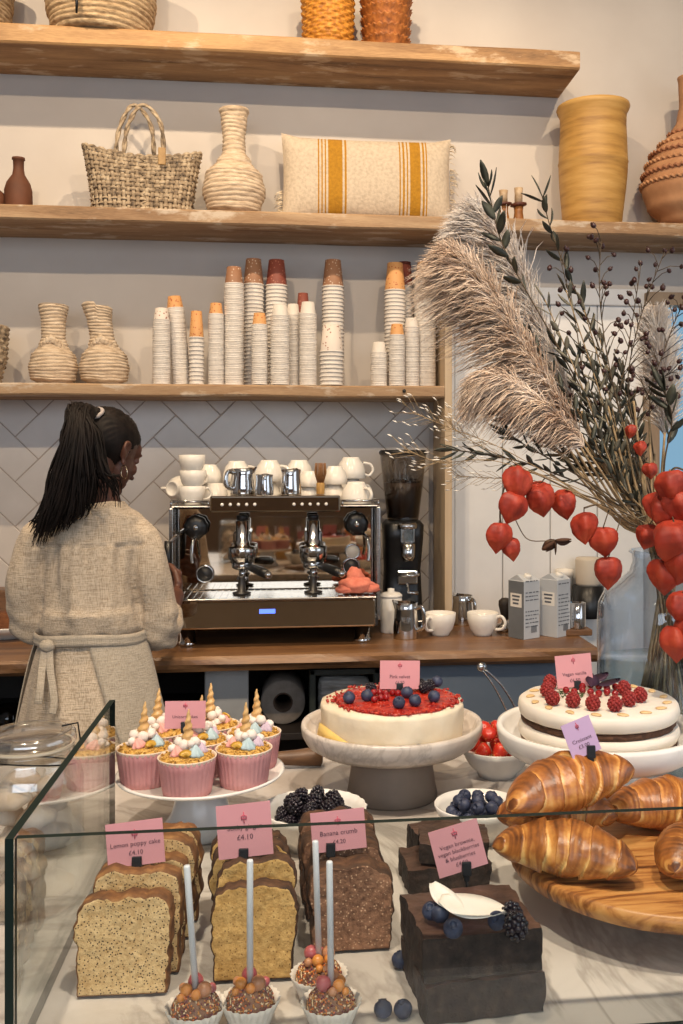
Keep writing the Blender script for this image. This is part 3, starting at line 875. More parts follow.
tag(o, 'pale grey tray stood on edge in the bay behind the unicorn cupcakes', 'tray')
for i, (px, lab) in enumerate(((-4, 'dim tumbler cut by the photo edge under the worktop'), (22, 'dim glass tumbler in the dark bay beside the apron'))):
    p = at(px, 715, 3.25)
    o = MB().lathe([(0, 0), (.03, 0), (.036, .1), (.034, .1), (.028, .006), (0, .006)], 24, cap=False).build('tumbler', thin_glass('smoked_glass', (.6, .6, .6, 1)), loc=(p.x, 3.22, SHZ + .001))
    tag(o, lab, 'glass', 'tumblers under the worktop')

# ------------------------------------------------------------------ espresso machine
XM = 3.30 * (-.138 * CA + SA)
em = thing('espresso_machine', 'polished two group espresso machine on the oak worktop', 'coffee machine', (XM, 3.2, CZ))
glow = emit('blue_display', rgb(90, 120, 255), 2.5)
mb = MB(); mb.rbox(-.33, .33, .03, .48, .055, .09, .006); mb.build('base_pan', darkp, em)
for x in (-.28, .28):
    for y in (.07, .42):
        MB().lathe([(0, 0), (.026, 0), (.028, .004), (.028, .012), (.024, .014), (.024, .056), (0, .056)], 24, M=T(x, y, 0)).build('foot', chrome, em)
mb = MB(); mb.rbox(-.318, .318, 0, .23, .06, .150, .006, 3); mb.build('drip_tray', mirror, em)
mb = MB(); mb.rbox(-.322, .322, -.004, .225, .1505, .157, .002)
for i in range(30):
    x = -.30 + i * .0207
    mb.box(x - .0015, x + .0015, .02, .2, .157, .1585)
mb.build('tray_grate', steel, em)
mb = MB(); mb.rbox(-.05, .0, -.0015, 0.001, .108, .122, .0005); mb.build('display', glow, em)
mb = MB()
for i, (a, b) in enumerate(((-.014, -.004), (.0, .006), (.010, .022))):
    mb.rbox(a + .02, b + .02, .0285, .031, .068 + .002 * i, .080, .0005)
mb.build('badge', porcelain, em)
mb = MB(); mb.rbox(-.322, .322, .205, .222, .158, .432, .003); mb.build('splash_panel', mirror, em)
for s in (-1, 1):
    mb = MB(); x = s * .338
    mb.rbox(x - .007, x + .007, .12, .47, .06, .437, .003); mb.build('side_panel', steel, em)
mb = MB(); mb.rbox(-.33, .33, .2221, .47, .09, .432, .003); mb.build('boiler_housing', steel, em)
mb = MB(); mb.rbox(-.342, .342, .12, .475, .4375, .443, .002); mb.build('cup_tray', steel, em)
mb = MB()
for s in (-1, 1):
    for zz in (.458,):
        mb.tube([(s * .215, .122, zz), (s * .338, .122, zz), (s * .338, .47, zz), (0, .47, zz)], .004, 8)
    for p in ((s * .338, .122), (s * .338, .3), (s * .338, .47), (s * .218, .122)):
        mb.tube([(p[0], p[1], .442), (p[0], p[1], .459)], .004, 8)
mb.build('cup_rail', chrome, em)
mb = MB(); mb.rbox(-.21, .21, .07, .215, .425, .478, .006, 3); cb = mb.build('control_box', mirror, em)
for gx in (-.115, .115):
    for i in range(5):
        MB().lathe([(0, 0), (.0055, 0), (.005, .003), (0, .0036)], 14, T(gx - .056 + i * .026, .0705, .450) @ RX(pi / 2)).build('button', porcelain, cb)
for gx in (-.11, .122):
    g_ = MB()
    g_.lathe([(0, .395), (.018, .395), (.022, .392), (.022, .33), (.026, .325), (.026, .312), (.044, .308), (.046, .30), (.046, .272), (.041, .268), (.041, .258), (0, .258)], 32, T(gx, .135, 0))
    g_.rbox(gx - .03, gx + .03, .13, .215, .31, .36, .01, 3)
    gh = g_.build('group_head', chrome, em)
    MB().lathe([(.0, .412), (.017, .412), (.019, .408), (.019, .396), (0, .396)], 24, T(gx, .135, 0)).build('group_cap', blackp, em)
    h_ = MB()
    h_.lathe([(0, .232), (.026, .234), (.034, .24), (.036, .257), (0, .257)], 28, T(gx, .135, 0))
    h_.tube([(gx, .135, .232), (gx, .135, .205)], [.012, .009], 12)
    h_.tube([(gx - .016, .135, .20), (gx, .135, .212), (gx + .016, .135, .20)], .007, 8)
    pf = h_.build('portafilter', chrome, em)
    hb = MB(); hb.tube([(gx + .02, .105, .245), (gx + .045, .06, .242), (gx + .07, .02, .236), (gx + .085, -.005, .232)], [.010, .014, .016, .014], 14)
    hb.build('handle', blackp, pf)
    hb = MB(); hb.ell((gx + .087, -.008, .2315), (.0125, .0125, .0125), 14, 10); hb.build('handle_tip', chrome, pf)
    sp = MB(); sp.lathe([(0, 0), (.03, 0), (.03, .004), (.013, .008), (.011, .05), (.012, .056), (0, .058)], 24, T(gx, .10, .159)); sp.build('tamping_peg', darkp, em)
def wheel(x, z):
    w_ = MB(); w_.lathe([(0, -.01), (.03, -.01), (.039, -.004), (.039, .01), (.03, .02), (.012, .022), (0, .022)], 32, T(x, .165, z) @ RX(pi / 2), fn=lambda x, y, z, a, i: (x * (1 + .04 * sin(9 * a)), y * (1 + .04 * sin(9 * a)), z))
    o = w_.build('steam_knob', blackp, em)
    MB().lathe([(0, .0222), (.009, .0222), (.008, .025), (0, .026)], 16, T(x, .165, z) @ RX(pi / 2)).build('knob_cap', chrome, o)
    MB().tube([(x, .17, z), (x, .206, z)], .014, 14).build('knob_stem', chrome, o)
wheel(-.262, .372); wheel(.268, .378)
for s, x in ((-1, -.25), (1, .285)):
    w_ = MB(); w_.tube(catmull([(x, .19, .345), (x + s * .015, .12, .335), (x + s * .02, .10, .29), (x + s * .016, .09, .26)], 6), .0055, 10); w_.build('steam_wand', chrome, em)
lv = MB(); lv.tube([(-.29, .16, .368), (-.312, .08, .355), (-.332, .005, .33)], [.006, .007, .006], 10); lv.build('lever', chrome, em)
lv = MB(); lv.tube([(-.332, .005, .340), (-.334, .0, .29), (-.333, -.002, .215)], [.012, .013, .011], 12); lv.build('lever_grip', blackp, em)
dial_m = noisy('dial_face', [rgb(196, 190, 180), rgb(210, 204, 194)], 10, .4, 0)
def gauge(x, z, r, face, needle=True):
    g_ = MB(); g_.lathe([(r * .82, .012), (r * .86, .016), (r, .014), (r, 0), (0, 0)], 32, T(x, .205, z) @ RX(pi / 2), cap=False); o = g_.build('gauge', chrome, em)
    MB().lathe([(0, .0125), (r * .83, .0125), (r * .83, .011), (0, .011)], 28, T(x, .205, z) @ RX(pi / 2)).build('gauge_face', face, o)
    if needle:
        MB().box(-r * .62, r * .5, -.0018, -.0006, -.0016, .0016, M=T(x, .1915, z) @ RY(radians(40))).build('gauge_needle', blackp, o)
gauge(-.236, .213, .030, darkp); gauge(.252, .232, .030, darkp)
gauge(.256, .282, .026, dial_m, False)
# folded pink cloth on the tray
pink_cloth = noisy('coral_cloth', [rgb(206, 112, 92), rgb(226, 138, 116)], 60, .95, .3)
c = on_y(357, 590, 3.27)
mb = MB()
for k_, (dx, dy, r) in enumerate(((0, 0, (.058, .045, .028)), (-.035, -.012, (.034, .03, .015)), (.04, .0, (.035, .035, .016)), (-.005, .012, (.03, .03, .044)))):
    mb.ell((dx, dy, r[2] * .75), r, 26, 18, fn=lambda v: v * (1 + .22 * noise.noise(v * 2.6 + Vector((k_, 0, 0))) + .10 * abs(noise.noise(v * 6 + Vector((0, k_, 0))))))
mb.v = [(x, y, max(z, .0005)) for x, y, z in mb.v]
o = mb.build('cleaning_cloth', pink_cloth, loc=(c.x, 3.27, CZ + .1615))
tag(o, 'crumpled coral pink cleaning cloth on the drip tray of the espresso machine', 'cloth')

# ------------------------------------------------------------------ crockery
def cup_proto(R=.044, H=.062, name='coffee_cup', lab='x', hside=1):
    t = thing(name, lab, 'cup', (0, 0, 0))
    prof = [(0, .003), (R * .45, .003), (R * .48, 0), (R * .56, 0), (R * .6, .006), (R * .82, H * .3), (R * .96, H * .65), (R, H), (R * .965, H + .001), (R * .92, H * .65), (R * .76, H * .3), (R * .5, .01), (0, .008)]
    MB().lathe(prof, 36, cap=False).build('body', porcelain, t)
    MB().tube(catmull([(R * .93, 0, H * .82), (R * 1.25, 0, H * .88), (R * 1.5, 0, H * .62), (R * 1.3, 0, H * .34), (R * .84, 0, H * .28)], 5), .0052, 10, flat=.8).build('handle', porcelain, t)
    return t
cup0 = None
def cup(loc, rot, lab, R=.044, group='white coffee cups on top of the espresso machine'):
    global cup0
    if cup0 is None:
        cup0 = cup_proto(lab=lab); o = cup0
        cup0.location = loc; cup0.rotation_euler = rot; cup0['group'] = group
    else:
        o = dup(cup0, loc, rot, lab, group)
    o.scale = (R / .044,) * 3
    return o
TT = CZ + .444
def cx(px, y): return on_y(px, 480, y).x
UP = pi
def up(px, y, base, rz, lab, R=.046):
    cup((cx(px, y), y, TT + base + .0635 * R / .044), (UP, 0, rz), lab, R)
cup((cx(192, 3.40), 3.40, TT), (0, 0, .4), 'white cup lowest of the pile at the handle end of the cup tray')
cup((cx(193, 3.40), 3.40, TT + .052), (.0, .0, .9), 'white cup second in the pile beside the barista')
cup((cx(192, 3.40), 3.40, TT + .104), (0, .0, 1.3), 'white cup third up in the pile beside the barista')
cup((cx(170, 3.45), 3.50, TT + .050), (pi / 2, 0, 2.6), 'white cup lying on its side behind the cup pile', .046)
up(215, 3.478, 0, -.3, 'white upturned cup with its handle towards the small pitchers', .048)
up(209, 3.58, 0, 1.9, 'white upturned cup behind the one next to the pitchers')
up(209, 3.58, .066, 2.4, 'white upturned cup stacked high between pile and pitchers')
up(238, 3.56, 0, 1.0, 'white upturned cup hidden behind the widest steel pitcher', .05)
up(237, 3.56, .073, .5, 'white upturned cup stacked high behind the widest steel pitcher', .05)
up(267, 3.56, 0, .2, 'white upturned cup behind the small steel pitcher', .05)
up(269, 3.56, .073, -.4, 'white cup on top behind the two steel pitchers', .052)
up(299, 3.58, 0, 2.0, 'white upturned cup below the one over the third pitcher', .05)
up(299, 3.58, .073, 2.0, 'white upturned cup peeking over the third steel pitcher', .052)
up(308, 3.47, 0, 1.7, 'white upturned cup before the bamboo whisk', .038)
up(309, 3.47, .056, 2.2, 'white cup topping the pair before the bamboo whisk', .038)
up(334, 3.47, 0, .8, 'white upturned cup between the whisk and the tray end', .044)
up(335, 3.47, .064, 2.0, 'white cup topping the one between whisk and tray end', .044)
up(350, 3.57, 0, .4, 'white upturned cup behind the wide cup at the tray end', .056)
up(351, 3.57, .082, .1, 'white upturned cup topping the pile at the tray end', .053)
up(356, 3.40, 0, -.9, 'wide white upturned cup at the grinder end of the cup tray', .052)
# steel milk pitchers
def pitcher(loc, R, H, lab, rz=0, grp='steel milk pitchers'):
    t = thing('milk_pitcher', lab, 'pitcher', loc, (0, 0, rz), grp)
    def f(x, y, z, a, i):
        s = max(0, (z / H - .7) / .3)
        d = max(0, cos(a)) ** 12
        return (x + R * .28 * s * d, y, z + H * .05 * s * d)
    MB().lathe([(0, 0), (R * .98, 0), (R, .004), (R * 1.0, H * .3), (R * .92, H * .6), (R * .88, H * .8), (R * .93, H), (R * .90, H + .001), (R * .85, H * .8), (R * .9, H * .5), (R * .95, .006), (0, .006)], 40, cap=False, fn=f).build('body', chrome, t)
    MB().tube(catmull([(-R * .88, 0, H * .86), (-R * 1.35, 0, H * .9), (-R * 1.55, 0, H * .7), (-R * 1.5, 0, H * .35), (-R * .96, 0, H * .25)], 5), .0042, 8, flat=1.8).build('handle', chrome, t)
    return t
BT = CZ + .479
pitcher((cx(243.5, 3.36), 3.362, BT), .045, .085, 'widest of the three steel pitchers on the machine control box', .7)
pitcher((cx(264.5, 3.31), 3.308, BT), .030, .066, 'smallest steel pitcher between two larger ones on the machine', 1.5)
pitcher((cx(291, 3.345), 3.345, BT), .036, .082, 'steel pitcher on the machine next to the whisk cups', 1.2)
# bamboo whisk
c = (cx(320.5, 3.37), 3.37, BT)
bam = noisy('bamboo', [rgb(150, 112, 56), rgb(184, 146, 84)], 20, .6, .1, stretch=(6, 6, 1))
bam2 = noisy('bamboo_tines', [rgb(120, 80, 46), rgb(160, 116, 72)], 30, .7, .1)
t = thing('bamboo_whisk', 'bamboo tea whisk standing among the white cups', 'whisk', c)
MB().lathe([(0, 0), (.013, 0), (.014, .002), (.014, .036), (.0125, .038), (0, .038)], 20).build('handle', bam, t)
mb = MB()
for i in range(48):
    a = 2 * pi * i / 48; r1 = .017 + .003 * (i % 2)
    mb.tube([(.010 * cos(a), .010 * sin(a), .037), (r1 * cos(a), r1 * sin(a), .072), (r1 * .85 * cos(a), r1 * .85 * sin(a), .104)], [.0012, .001, .0006], 4)
mb.build('tines', bam2, t)

# things on the worktop right of the machine
def wt(px, py): return on_z(px, py, CZ)
p = wt(391, 632)
t = thing('white_canister', 'white lidded canister between the espresso machine and the steel jug', 'canister', (p.x, p.y, CZ))
MB().lathe([(0, 0), (.036, 0), (.038, .004), (.038, .118), (.036, .121), (0, .121)], 32).build('body', porcelain, t)
MB().lathe([(0, .1215), (.039, .1215), (.039, .128), (.03, .136), (.012, .14), (.012, .15), (0, .152)], 32).build('lid', porcelain, t)
p = wt(407, 640); pitcher((p.x, p.y + .035, CZ), .042, .118, 'steel milk jug standing in front of the coffee grinder', 2.6)
p = wt(464, 626); pitcher((p.x, p.y + .03, CZ), .039, .105, 'steel milk jug behind the pair of white cups', 2.2)
p = wt(442, 637); cup((p.x, p.y + .04, CZ), (0, 0, -2.4), 'white cappuccino cup on the worktop next to the steel jug', .053, 'cappuccino cups on the worktop')
p = wt(485, 637); cup((p.x, p.y + .04, CZ), (0, 0, -.55), 'white cappuccino cup with its handle towards the milk cartons', .054, 'cappuccino cups on the worktop')
p = wt(506, 632)
t = thing('tamper', 'dark wooden handled coffee tamper beside the milk cartons', 'tamper', (p.x, p.y + .02, CZ))
MB().lathe([(0, 0), (.029, 0), (.029, .022), (.012, .028), (.010, .04), (0, .04)], 28).build('base', steel, t)
MB().lathe([(0, .0402), (.012, .0402), (.015, .06), (.022, .09), (.021, .105), (.012, .114), (0, .116)], 28).build('handle', dark_wood, t)

# cartons
cart_g = noisy('grey_carton', [rgb(104, 108, 112), rgb(120, 124, 128)], 8, .55, 0)
cart_w = noisy('pale_carton', [rgb(186, 190, 194), rgb(200, 203, 206)], 8, .5, 0)
ink = flat('carton_ink', rgb(92, 96, 104), .6)
def carton(px, py, rz, lab, front, body):
    p = wt(px, py)
    t = thing('milk_carton', lab, 'carton', (p.x, p.y + .05, CZ), (0, 0, rz), 'milk cartons')
    w_, h_ = .074, .205
    mb = MB()
    prof = [[(-w_ / 2, -w_ / 2), (w_ / 2, -w_ / 2), (w_ / 2, w_ / 2), (-w_ / 2, w_ / 2)]] * 2
    mb.rbox(-w_ / 2, w_ / 2, -w_ / 2, w_ / 2, 0, h_ - .012, .002)
    mb.add([(-w_ / 2 + .002, -w_ / 2 + .002, h_ - .0121), (w_ / 2 - .002, -w_ / 2 + .002, h_ - .0121), (w_ / 2 - .002, w_ / 2 - .002, h_ - .0121), (-w_ / 2 + .002, w_ / 2 - .002, h_ - .0121), (-w_ / 2 + .002, -.002, h_ + .006), (w_ / 2 - .002, -.002, h_ + .006), (w_ / 2 - .002, .002, h_ + .006), (-w_ / 2 + .002, .002, h_ + .006)],
           [(0, 1, 5, 4), (2, 3, 7, 6), (1, 2, 6, 5), (3, 0, 4, 7), (4, 5, 6, 7)], 0, False)
    mb.build('body', body, t)
    MB().rbox(-w_ / 2 - .0006, -w_ / 2 + .0002, -w_ / 2 + .001, w_ / 2 - .001, .001, h_ - .014, .0002).build('front_panel', front, t)
    MB().lathe([(0, 0), (.013, 0), (.013, .012), (.0115, .014), (0, .014)], 20, T(-.002, -.016, h_ - .006) @ RX(.42)).build('cap', porcelain, t)
    pr = MB(); rnd = random.Random(int(px))
    yf = -w_ / 2 - .0006
    for j in range(13):    # lines of small print
        z = .19 - j * .0125
        if rnd.random() < .25: continue
        x = -.03
        while x < .026:
            l = rnd.uniform(.004, .016); 
            pr.box(x, min(x + l, .03), yf, yf + .0004, z, z + .0035); x += l + rnd.uniform(.002, .006)
    for j in range(9): pr.box(-.004 + j * .003, -.004 + j * .003 + .0015, yf - .0002, yf, .02, .042)
    pr.build('print', ink, t)
    lg = MB(); lg.rbox(-w_ / 2 - .0012, -w_ / 2 - .0004, -.026, .026, .105, .15, .0003)
    lg.build('label_plate', porcelain, t)
    l2 = MB()
    for j in range(3): l2.box(-w_ / 2 - .0016, -w_ / 2 - .001, -.018 + .003 * j, .018 - .002 * j, .138 - j * .012, .144 - j * .012)
    l2.build('label_print', ink, t)
carton(527.5, 640, radians(32), 'milk carton with a grey front nearer the white cups', cart_g, cart_w)
carton(559, 638, radians(38), 'pale milk carton closer to the glass flower vase', cart_w, cart_w)
# far end of the worktop
p = wt(588, 636); bo = oak
o = MB().rbox(-.075, .016, -.05, .09, 0, .022, .004).build('chopping_board', oak, loc=(p.x, p.y + .05, CZ)); tag(o, 'small dark wooden chopping board at the end of the worktop', 'board')
o = MB().lathe([(0, 0), (.027, 0), (.028, .003), (.028, .086), (.026, .087), (.025, .006), (0, .006)], 30, cap=False).build('steel_beaker', chrome, loc=(p.x - .028, p.y + .03, CZ + .0225)); tag(o, 'small steel beaker standing on the dark chopping board', 'beaker')
p2 = wt(592, 622)
t = thing('blender_jug', 'cream lidded container on a black base behind the steel beaker', 'container', (p2.x + .02, 3.66, CZ))
MB().lathe([(0, 0), (.055, 0), (.058, .01), (.058, .12), (0, .12)], 28).build('base', blackp, t)
MB().lathe([(0, .1202), (.045, .1202), (.048, .13), (.05, .215), (.046, .224), (0, .226)], 30).build('jar', noisy('cream_plastic', [rgb(196, 184, 166), rgb(208, 196, 180)], 6, .5, 0), t)
o = MB().lathe([(0, 0), (.03, 0), (.031, .15), (.034, .152), (.034, .175), (0, .178)], 26).build('white_bottle', porcelain, loc=(cx(566, 3.7), 3.72, CZ)); tag(o, 'white capped bottle behind the pale milk carton', 'bottle')

# ------------------------------------------------------------------ coffee grinder
p = on_y(403, 500, 3.58)
gr = thing('coffee_grinder', 'black coffee grinder with a smoked bean hopper beside the machine', 'grinder', (p.x, 3.58, CZ))
mb = MB(); rings = []
for z, w2, d0, d1 in ((0, .078, -.10, .11), (.02, .080, -.10, .11), (.06, .07, -.05, .11), (.20, .064, -.04, .11), (.31, .070, -.075, .11), (.36, .072, -.08, .105), (.375, .06, -.06, .09)):
    ring = []
    for q in range(28):
        a = 2 * pi * q / 28; e = .45
        x = w2 * math.copysign(abs(cos(a)) ** e, cos(a)); y = (d0 + d1) / 2 + (d1 - d0) / 2 * math.copysign(abs(sin(a)) ** e, sin(a))
        ring.append((x, y, z))
    rings.append(ring)
mb.loft(rings); mb.build('body', blackp, gr)
hop = thin_glass('smoked_hopper', (.72, .70, .68, 1))
MB().lathe([(.055, .375), (.058, .39), (.083, .60), (.083, .612), (.081, .612), (.081, .60), (.056, .392), (.053, .375)], 40, cap=False).build('hopper', hop, gr)
MB().lathe([(0, .612), (.086, .612), (.087, .622), (.08, .628), (0, .629)], 40).build('hopper_lid', blackp, gr)
bean_m = noisy('coffee_beans', [rgb(34, 22, 15), rgb(60, 40, 28)], 40, .4, .3)
mb = MB(); rnd = random.Random(9)
mb.lathe([(0, .38), (.052, .385), (.071, .51), (0, .515)], 24)
for i in range(420):
    z = rnd.uniform(.395, .522); r = (.055 + (z - .39) * .119) - .007; a = rnd.uniform(0, 2 * pi)
    if z > .512: r = rnd.uniform(0, r)
    mb.ell((r * cos(a), r * sin(a), z), (.0058, .0045, .004), 7, 5, M=None)
o = mb.build('coffee_beans', bean_m, gr); o['kind'] = 'stuff'
MB().lathe([(0, 0), (.036, 0), (.036, .012), (.03, .02), (0, .02)], 28, T(.006, -.082, .352) @ RX(pi / 2 * .0)).build('collar', chrome, gr)
mb = MB()
mb.rbox(-.02, .032, -.10, -.078, .30, .355, .006); mb.lathe([(0, .24), (.018, .24), (.024, .255), (.026, .30), (0, .302)], 24, T(.006, -.105, 0)); mb.build('chute', chrome, gr)
mb = MB(); mb.tube(catmull([(-.026, -.08, .19), (-.026, -.14, .195), (.006, -.165, .195), (.038, -.14, .195), (.038, -.08, .19)], 6), .006, 8)
mb.rbox(-.03, .042, -.095, -.07, .155, .205, .005); mb.tube([(.006, -.09, .16), (.006, -.12, .13), (.04, -.12, .128)], .006, 8); mb.build('portafilter_fork', chrome, gr)
MB().rbox(-.05, .06, -.095, -.05, .0205, .028, .003).build('spill_tray', steel, gr)

# far left of the worktop: cake in a bowl, board, crate
p = wt(12, 640)
t = thing('shallow_bowl', 'white shallow bowl on the worktop behind the barista', 'bowl', (p.x - .03, p.y + .07, CZ))
MB().lathe([(0, .003), (.05, .003), (.05, 0), (.062, 0), (.066, .008), (.11, .026), (.135, .045), (.131, .047), (.105, .031), (.06, .013), (0, .011)], 40, cap=False).build('body', porcelain, t)
choc_c = noisy('brown_cake', [rgb(92, 52, 28), rgb(132, 80, 44)], 40, .85, .5)
mb = MB(); mb.rbox(-.07, .075, -.04, .04, 0, .062, .014, 3); mb.disp(.005, 40)
o = mb.build('loaf_cake', choc_c, loc=(p.x - .03, p.y + .07, CZ + .022)); tag(o, 'brown loaf cake in the white bowl behind the barista', 'cake')
o = MB().rbox(-.16, .05, -.05, .06, 0, .135, .006).build('wooden_box', oak, loc=(p.x - .02, 3.70, CZ)); tag(o, 'wooden box against the tiles behind the barista', 'box')
paper_k = noisy('brown_kraft', [rgb(158, 130, 100), rgb(178, 150, 120)], 9, .8, .2)
mb = MB(); mb.rbox(-.075, .075, -.02, .03, 0, .27, .01, 3); mb.disp(.006, 14)
o = mb.build('paper_bag', paper_k, loc=(on_y(163, 520, 3.7).x, 3.70, CZ)); tag(o, 'plain kraft paper bag against the tiles between barista and machine', 'bag')
# ------------------------------------------------------------------ marble counter and glass guard
MZ = 0.955
def mp(px, py, z=MZ): return on_z(px, py, z)
def marble_mat(name, base, mid, vein, sc=2.2, rough=0.25):
    m, nt, bs, o_ = new_mat(name)
    v = coords(nt, (1, 1, 1), (0, 0, .6))
    n1 = N(nt, 'ShaderNodeTexNoise', Scale=sc, Detail=9.0, Roughness=.6, Distortion=1.6); nt.links.new(v, n1.inputs['Vector'])
    n2 = N(nt, 'ShaderNodeTexNoise', Scale=sc * .8, Detail=6.0, Roughness=.55, Distortion=2.6); nt.links.new(v, n2.inputs['Vector'])
    a = nt.nodes.new('ShaderNodeMath'); a.operation = 'SUBTRACT'; a.inputs[1].default_value = .5; nt.links.new(n2.outputs['Fac'], a.inputs[0])
    b = nt.nodes.new('ShaderNodeMath'); b.operation = 'ABSOLUTE'; nt.links.new(a.outputs[0], b.inputs[0])
    f = ramp(nt, b.outputs[0], [(0.0, (1, 1, 1, 1)), (0.035, (0, 0, 0, 1))])
    c = ramp(nt, n1.outputs['Fac'], [(.32, mid), (.6, base)])
    mx = nt.nodes.new('ShaderNodeMix'); mx.data_type = 'RGBA'
    sc_ = nt.nodes.new('ShaderNodeMath'); sc_.operation = 'MULTIPLY'; sc_.inputs[1].default_value = .55; nt.links.new(f, sc_.inputs[0])
    nt.links.new(sc_.outputs[0], mx.inputs[0]); nt.links.new(c, mx.inputs[6]); mx.inputs[7].default_value = vein
    nt.links.new(mx.outputs[2], bs.inputs['Base Color']); bs.inputs['Roughness'].default_value = rough
    return m
marble = marble_mat('cream_marble', rgb(208, 199, 189), rgb(180, 169, 158), rgb(140, 130, 120))
marble_w = marble_mat('white_marble', rgb(216, 204, 190), rgb(188, 174, 160), rgb(160, 146, 132), 5.0, .3)
stone_g = noisy('grey_stone', [rgb(120, 108, 98), rgb(140, 128, 116)], 12, .6, .1)
ct = thing('marble_counter', 'pale veined marble serving counter across the front of the cafe', 'counter', (0, 0, 0))
MB().rbox(-1.7, 1.7, .84, 1.93, MZ - .03, MZ, .004).build('marble_top', marble, ct)
MB().rbox(-1.66, 1.66, .90, 1.88, 0.0, MZ - .031, .004).build('counter_body', noisy('cream_panel', [rgb(214, 204, 190), rgb(226, 216, 202)], 4, .5, .03), ct)
pane_m = thin_glass('guard_glass', (.965, .985, .975, 1), 0.0, .022)
edge_m = flat('green_glass_edge', rgb(18, 32, 27), .5, 0, .2)
GZ = 1.173; GX = -.267; GY = .968
def pane(x0, x1, y0, y1, z0, z1, label):
    t = thing('glass_guard', label, 'glass panel', (x0, y0, z0), group='glass guard panels of the counter')
    mb = MB(); w_, d_, h_ = x1 - x0, y1 - y0, z1 - z0
    vs = [(x, y, z) for x in (0, w_) for y in (0, d_) for z in (0, h_)]
    big_y = w_ > d_
    for f, isbig in (((0, 1, 3, 2), not big_y), ((4, 6, 7, 5), not big_y), ((0, 4, 5, 1), big_y), ((2, 3, 7, 6), big_y), ((0, 2, 6, 4), False), ((1, 5, 7, 3), False)):
        mb.f.append(f); mb.mi.append(0 if isbig else 1); mb.sm.append(False)
    mb.v = vs
    g = MB(); e = MB(); g.v = list(vs); e.v = list(vs)
    for f, m_ in zip(mb.f, mb.mi):
        t_ = g if m_ == 0 else e
        t_.f.append(f); t_.mi.append(0); t_.sm.append(False)
    g.build('pane', pane_m, t, recalc=False); e.build('polished_edge', edge_m, t, recalc=False)
    return t
pane(GX + .009, 1.25, GY, GY + .008, MZ + .0005, GZ, 'long clear glass guard panel along the front of the cakes')
pane(GX, GX + .008, GY, 1.50, MZ + .0005, GZ, 'short clear glass guard panel between the meringue jar and the lemon cake')

# ------------------------------------------------------------------ cards with lettering
pink_c = noisy('pink_card', [rgb(206, 142, 146), rgb(214, 152, 156)], 6, .7, 0)
lil_c = noisy('lilac_card', [rgb(196, 164, 198), rgb(204, 174, 206)], 6, .7, 0)
let_m = flat('card_ink', rgb(84, 52, 62), .7)
logo_m = flat('card_crest', rgb(196, 92, 108), .7)
clip_m = flat('clip_black', rgb(20, 20, 22), .4)
def text(body, size, loc, parent, m, name='lettering', rot=(pi / 2, 0, 0), align='CENTER'):
    cu = bpy.data.curves.new(name, 'FONT'); cu.body = body; cu.size = size; cu.align_x = align; cu.resolution_u = 2
    cu.materials.append(m)
    tmp = bpy.data.objects.new('tmp', cu); COL.objects.link(tmp)
    bpy.context.view_layer.update()
    me = bpy.data.meshes.new_from_object(tmp.evaluated_get(bpy.context.evaluated_depsgraph_get()))
    bpy.data.objects.remove(tmp)
    o = bpy.data.objects.new(name, me); COL.objects.link(o); o.parent = parent; o.location = loc; o.rotation_euler = rot
    return o
def card(px, py, D, wpx, hpx, roll, lines, label, stem_to=None, m=None, yaw=0.0, clipx=0.0, crest_z=.33):
    """card centred at a pixel; stem reaches down to z = stem_to"""
    c = at(px, py, D); k = D / FPX
    w_, h_ = wpx * k, hpx * k
    t = thing('price_card', label, 'sign', (c.x, c.y, c.z - h_ / 2), (radians(-6), 0, yaw), 'pink price cards')
    r = bpy.data.objects.new('card', None)
    Mr = T(0, 0, h_ / 2) @ RY(-roll)
    mb = MB(); mb.box(-w_ / 2, w_ / 2, -.0004, .0004, -h_ / 2, h_ / 2, M=Mr); cd = mb.build('card', m or pink_c, t)
    for s_, sz, z in lines:
        p = Mr @ Vector((0, -.0009, z * h_))
        text(s_, sz * h_, p, cd, let_m, rot=(pi / 2, -roll, 0))
    lg = MB()
    for z in (crest_z,):
        zc_ = z * h_
        lg.tube([(0, -.0008, zc_ - .055 * h_ * 2), (0, -.0008, zc_ + .055 * h_ * 2)], .0006, 4)
        for s in (-1, 1):
            lg.tube([(s * .035 * w_, -.0008, zc_ - .05 * h_), (s * .05 * w_, -.0008, zc_ + .02 * h_), (0, -.0008, zc_ + .05 * h_)], .0006, 4)
        lg.tube([(-.04 * w_, -.0008, zc_ - .02 * h_), (.04 * w_, -.0008, zc_ - .02 * h_)], .0005, 4)
    lg.v = [tuple(Mr @ Vector(v)) for v in lg.v]
    lg.build('crest', logo_m, cd)
    p = Mr @ Vector((clipx * w_, 0, -h_ / 2))
    mb = MB(); cw = .0055
    mb.rbox(p.x - cw, p.x + cw, -.004, .004, p.z - .006, p.z + .010, .001)
    mb.rbox(p.x - cw * .6, p.x + cw * .6, -.003, .003, p.z - .012, p.z - .005, .0008)
    if stem_to is not None:
        zb_ = stem_to - t.location.z
        mb.tube([(p.x, 0, p.z - .008), (p.x, 0, min(zb_, p.z - .012))], .0016, 8)
    mb.build('clip', clip_m, t)
    return t

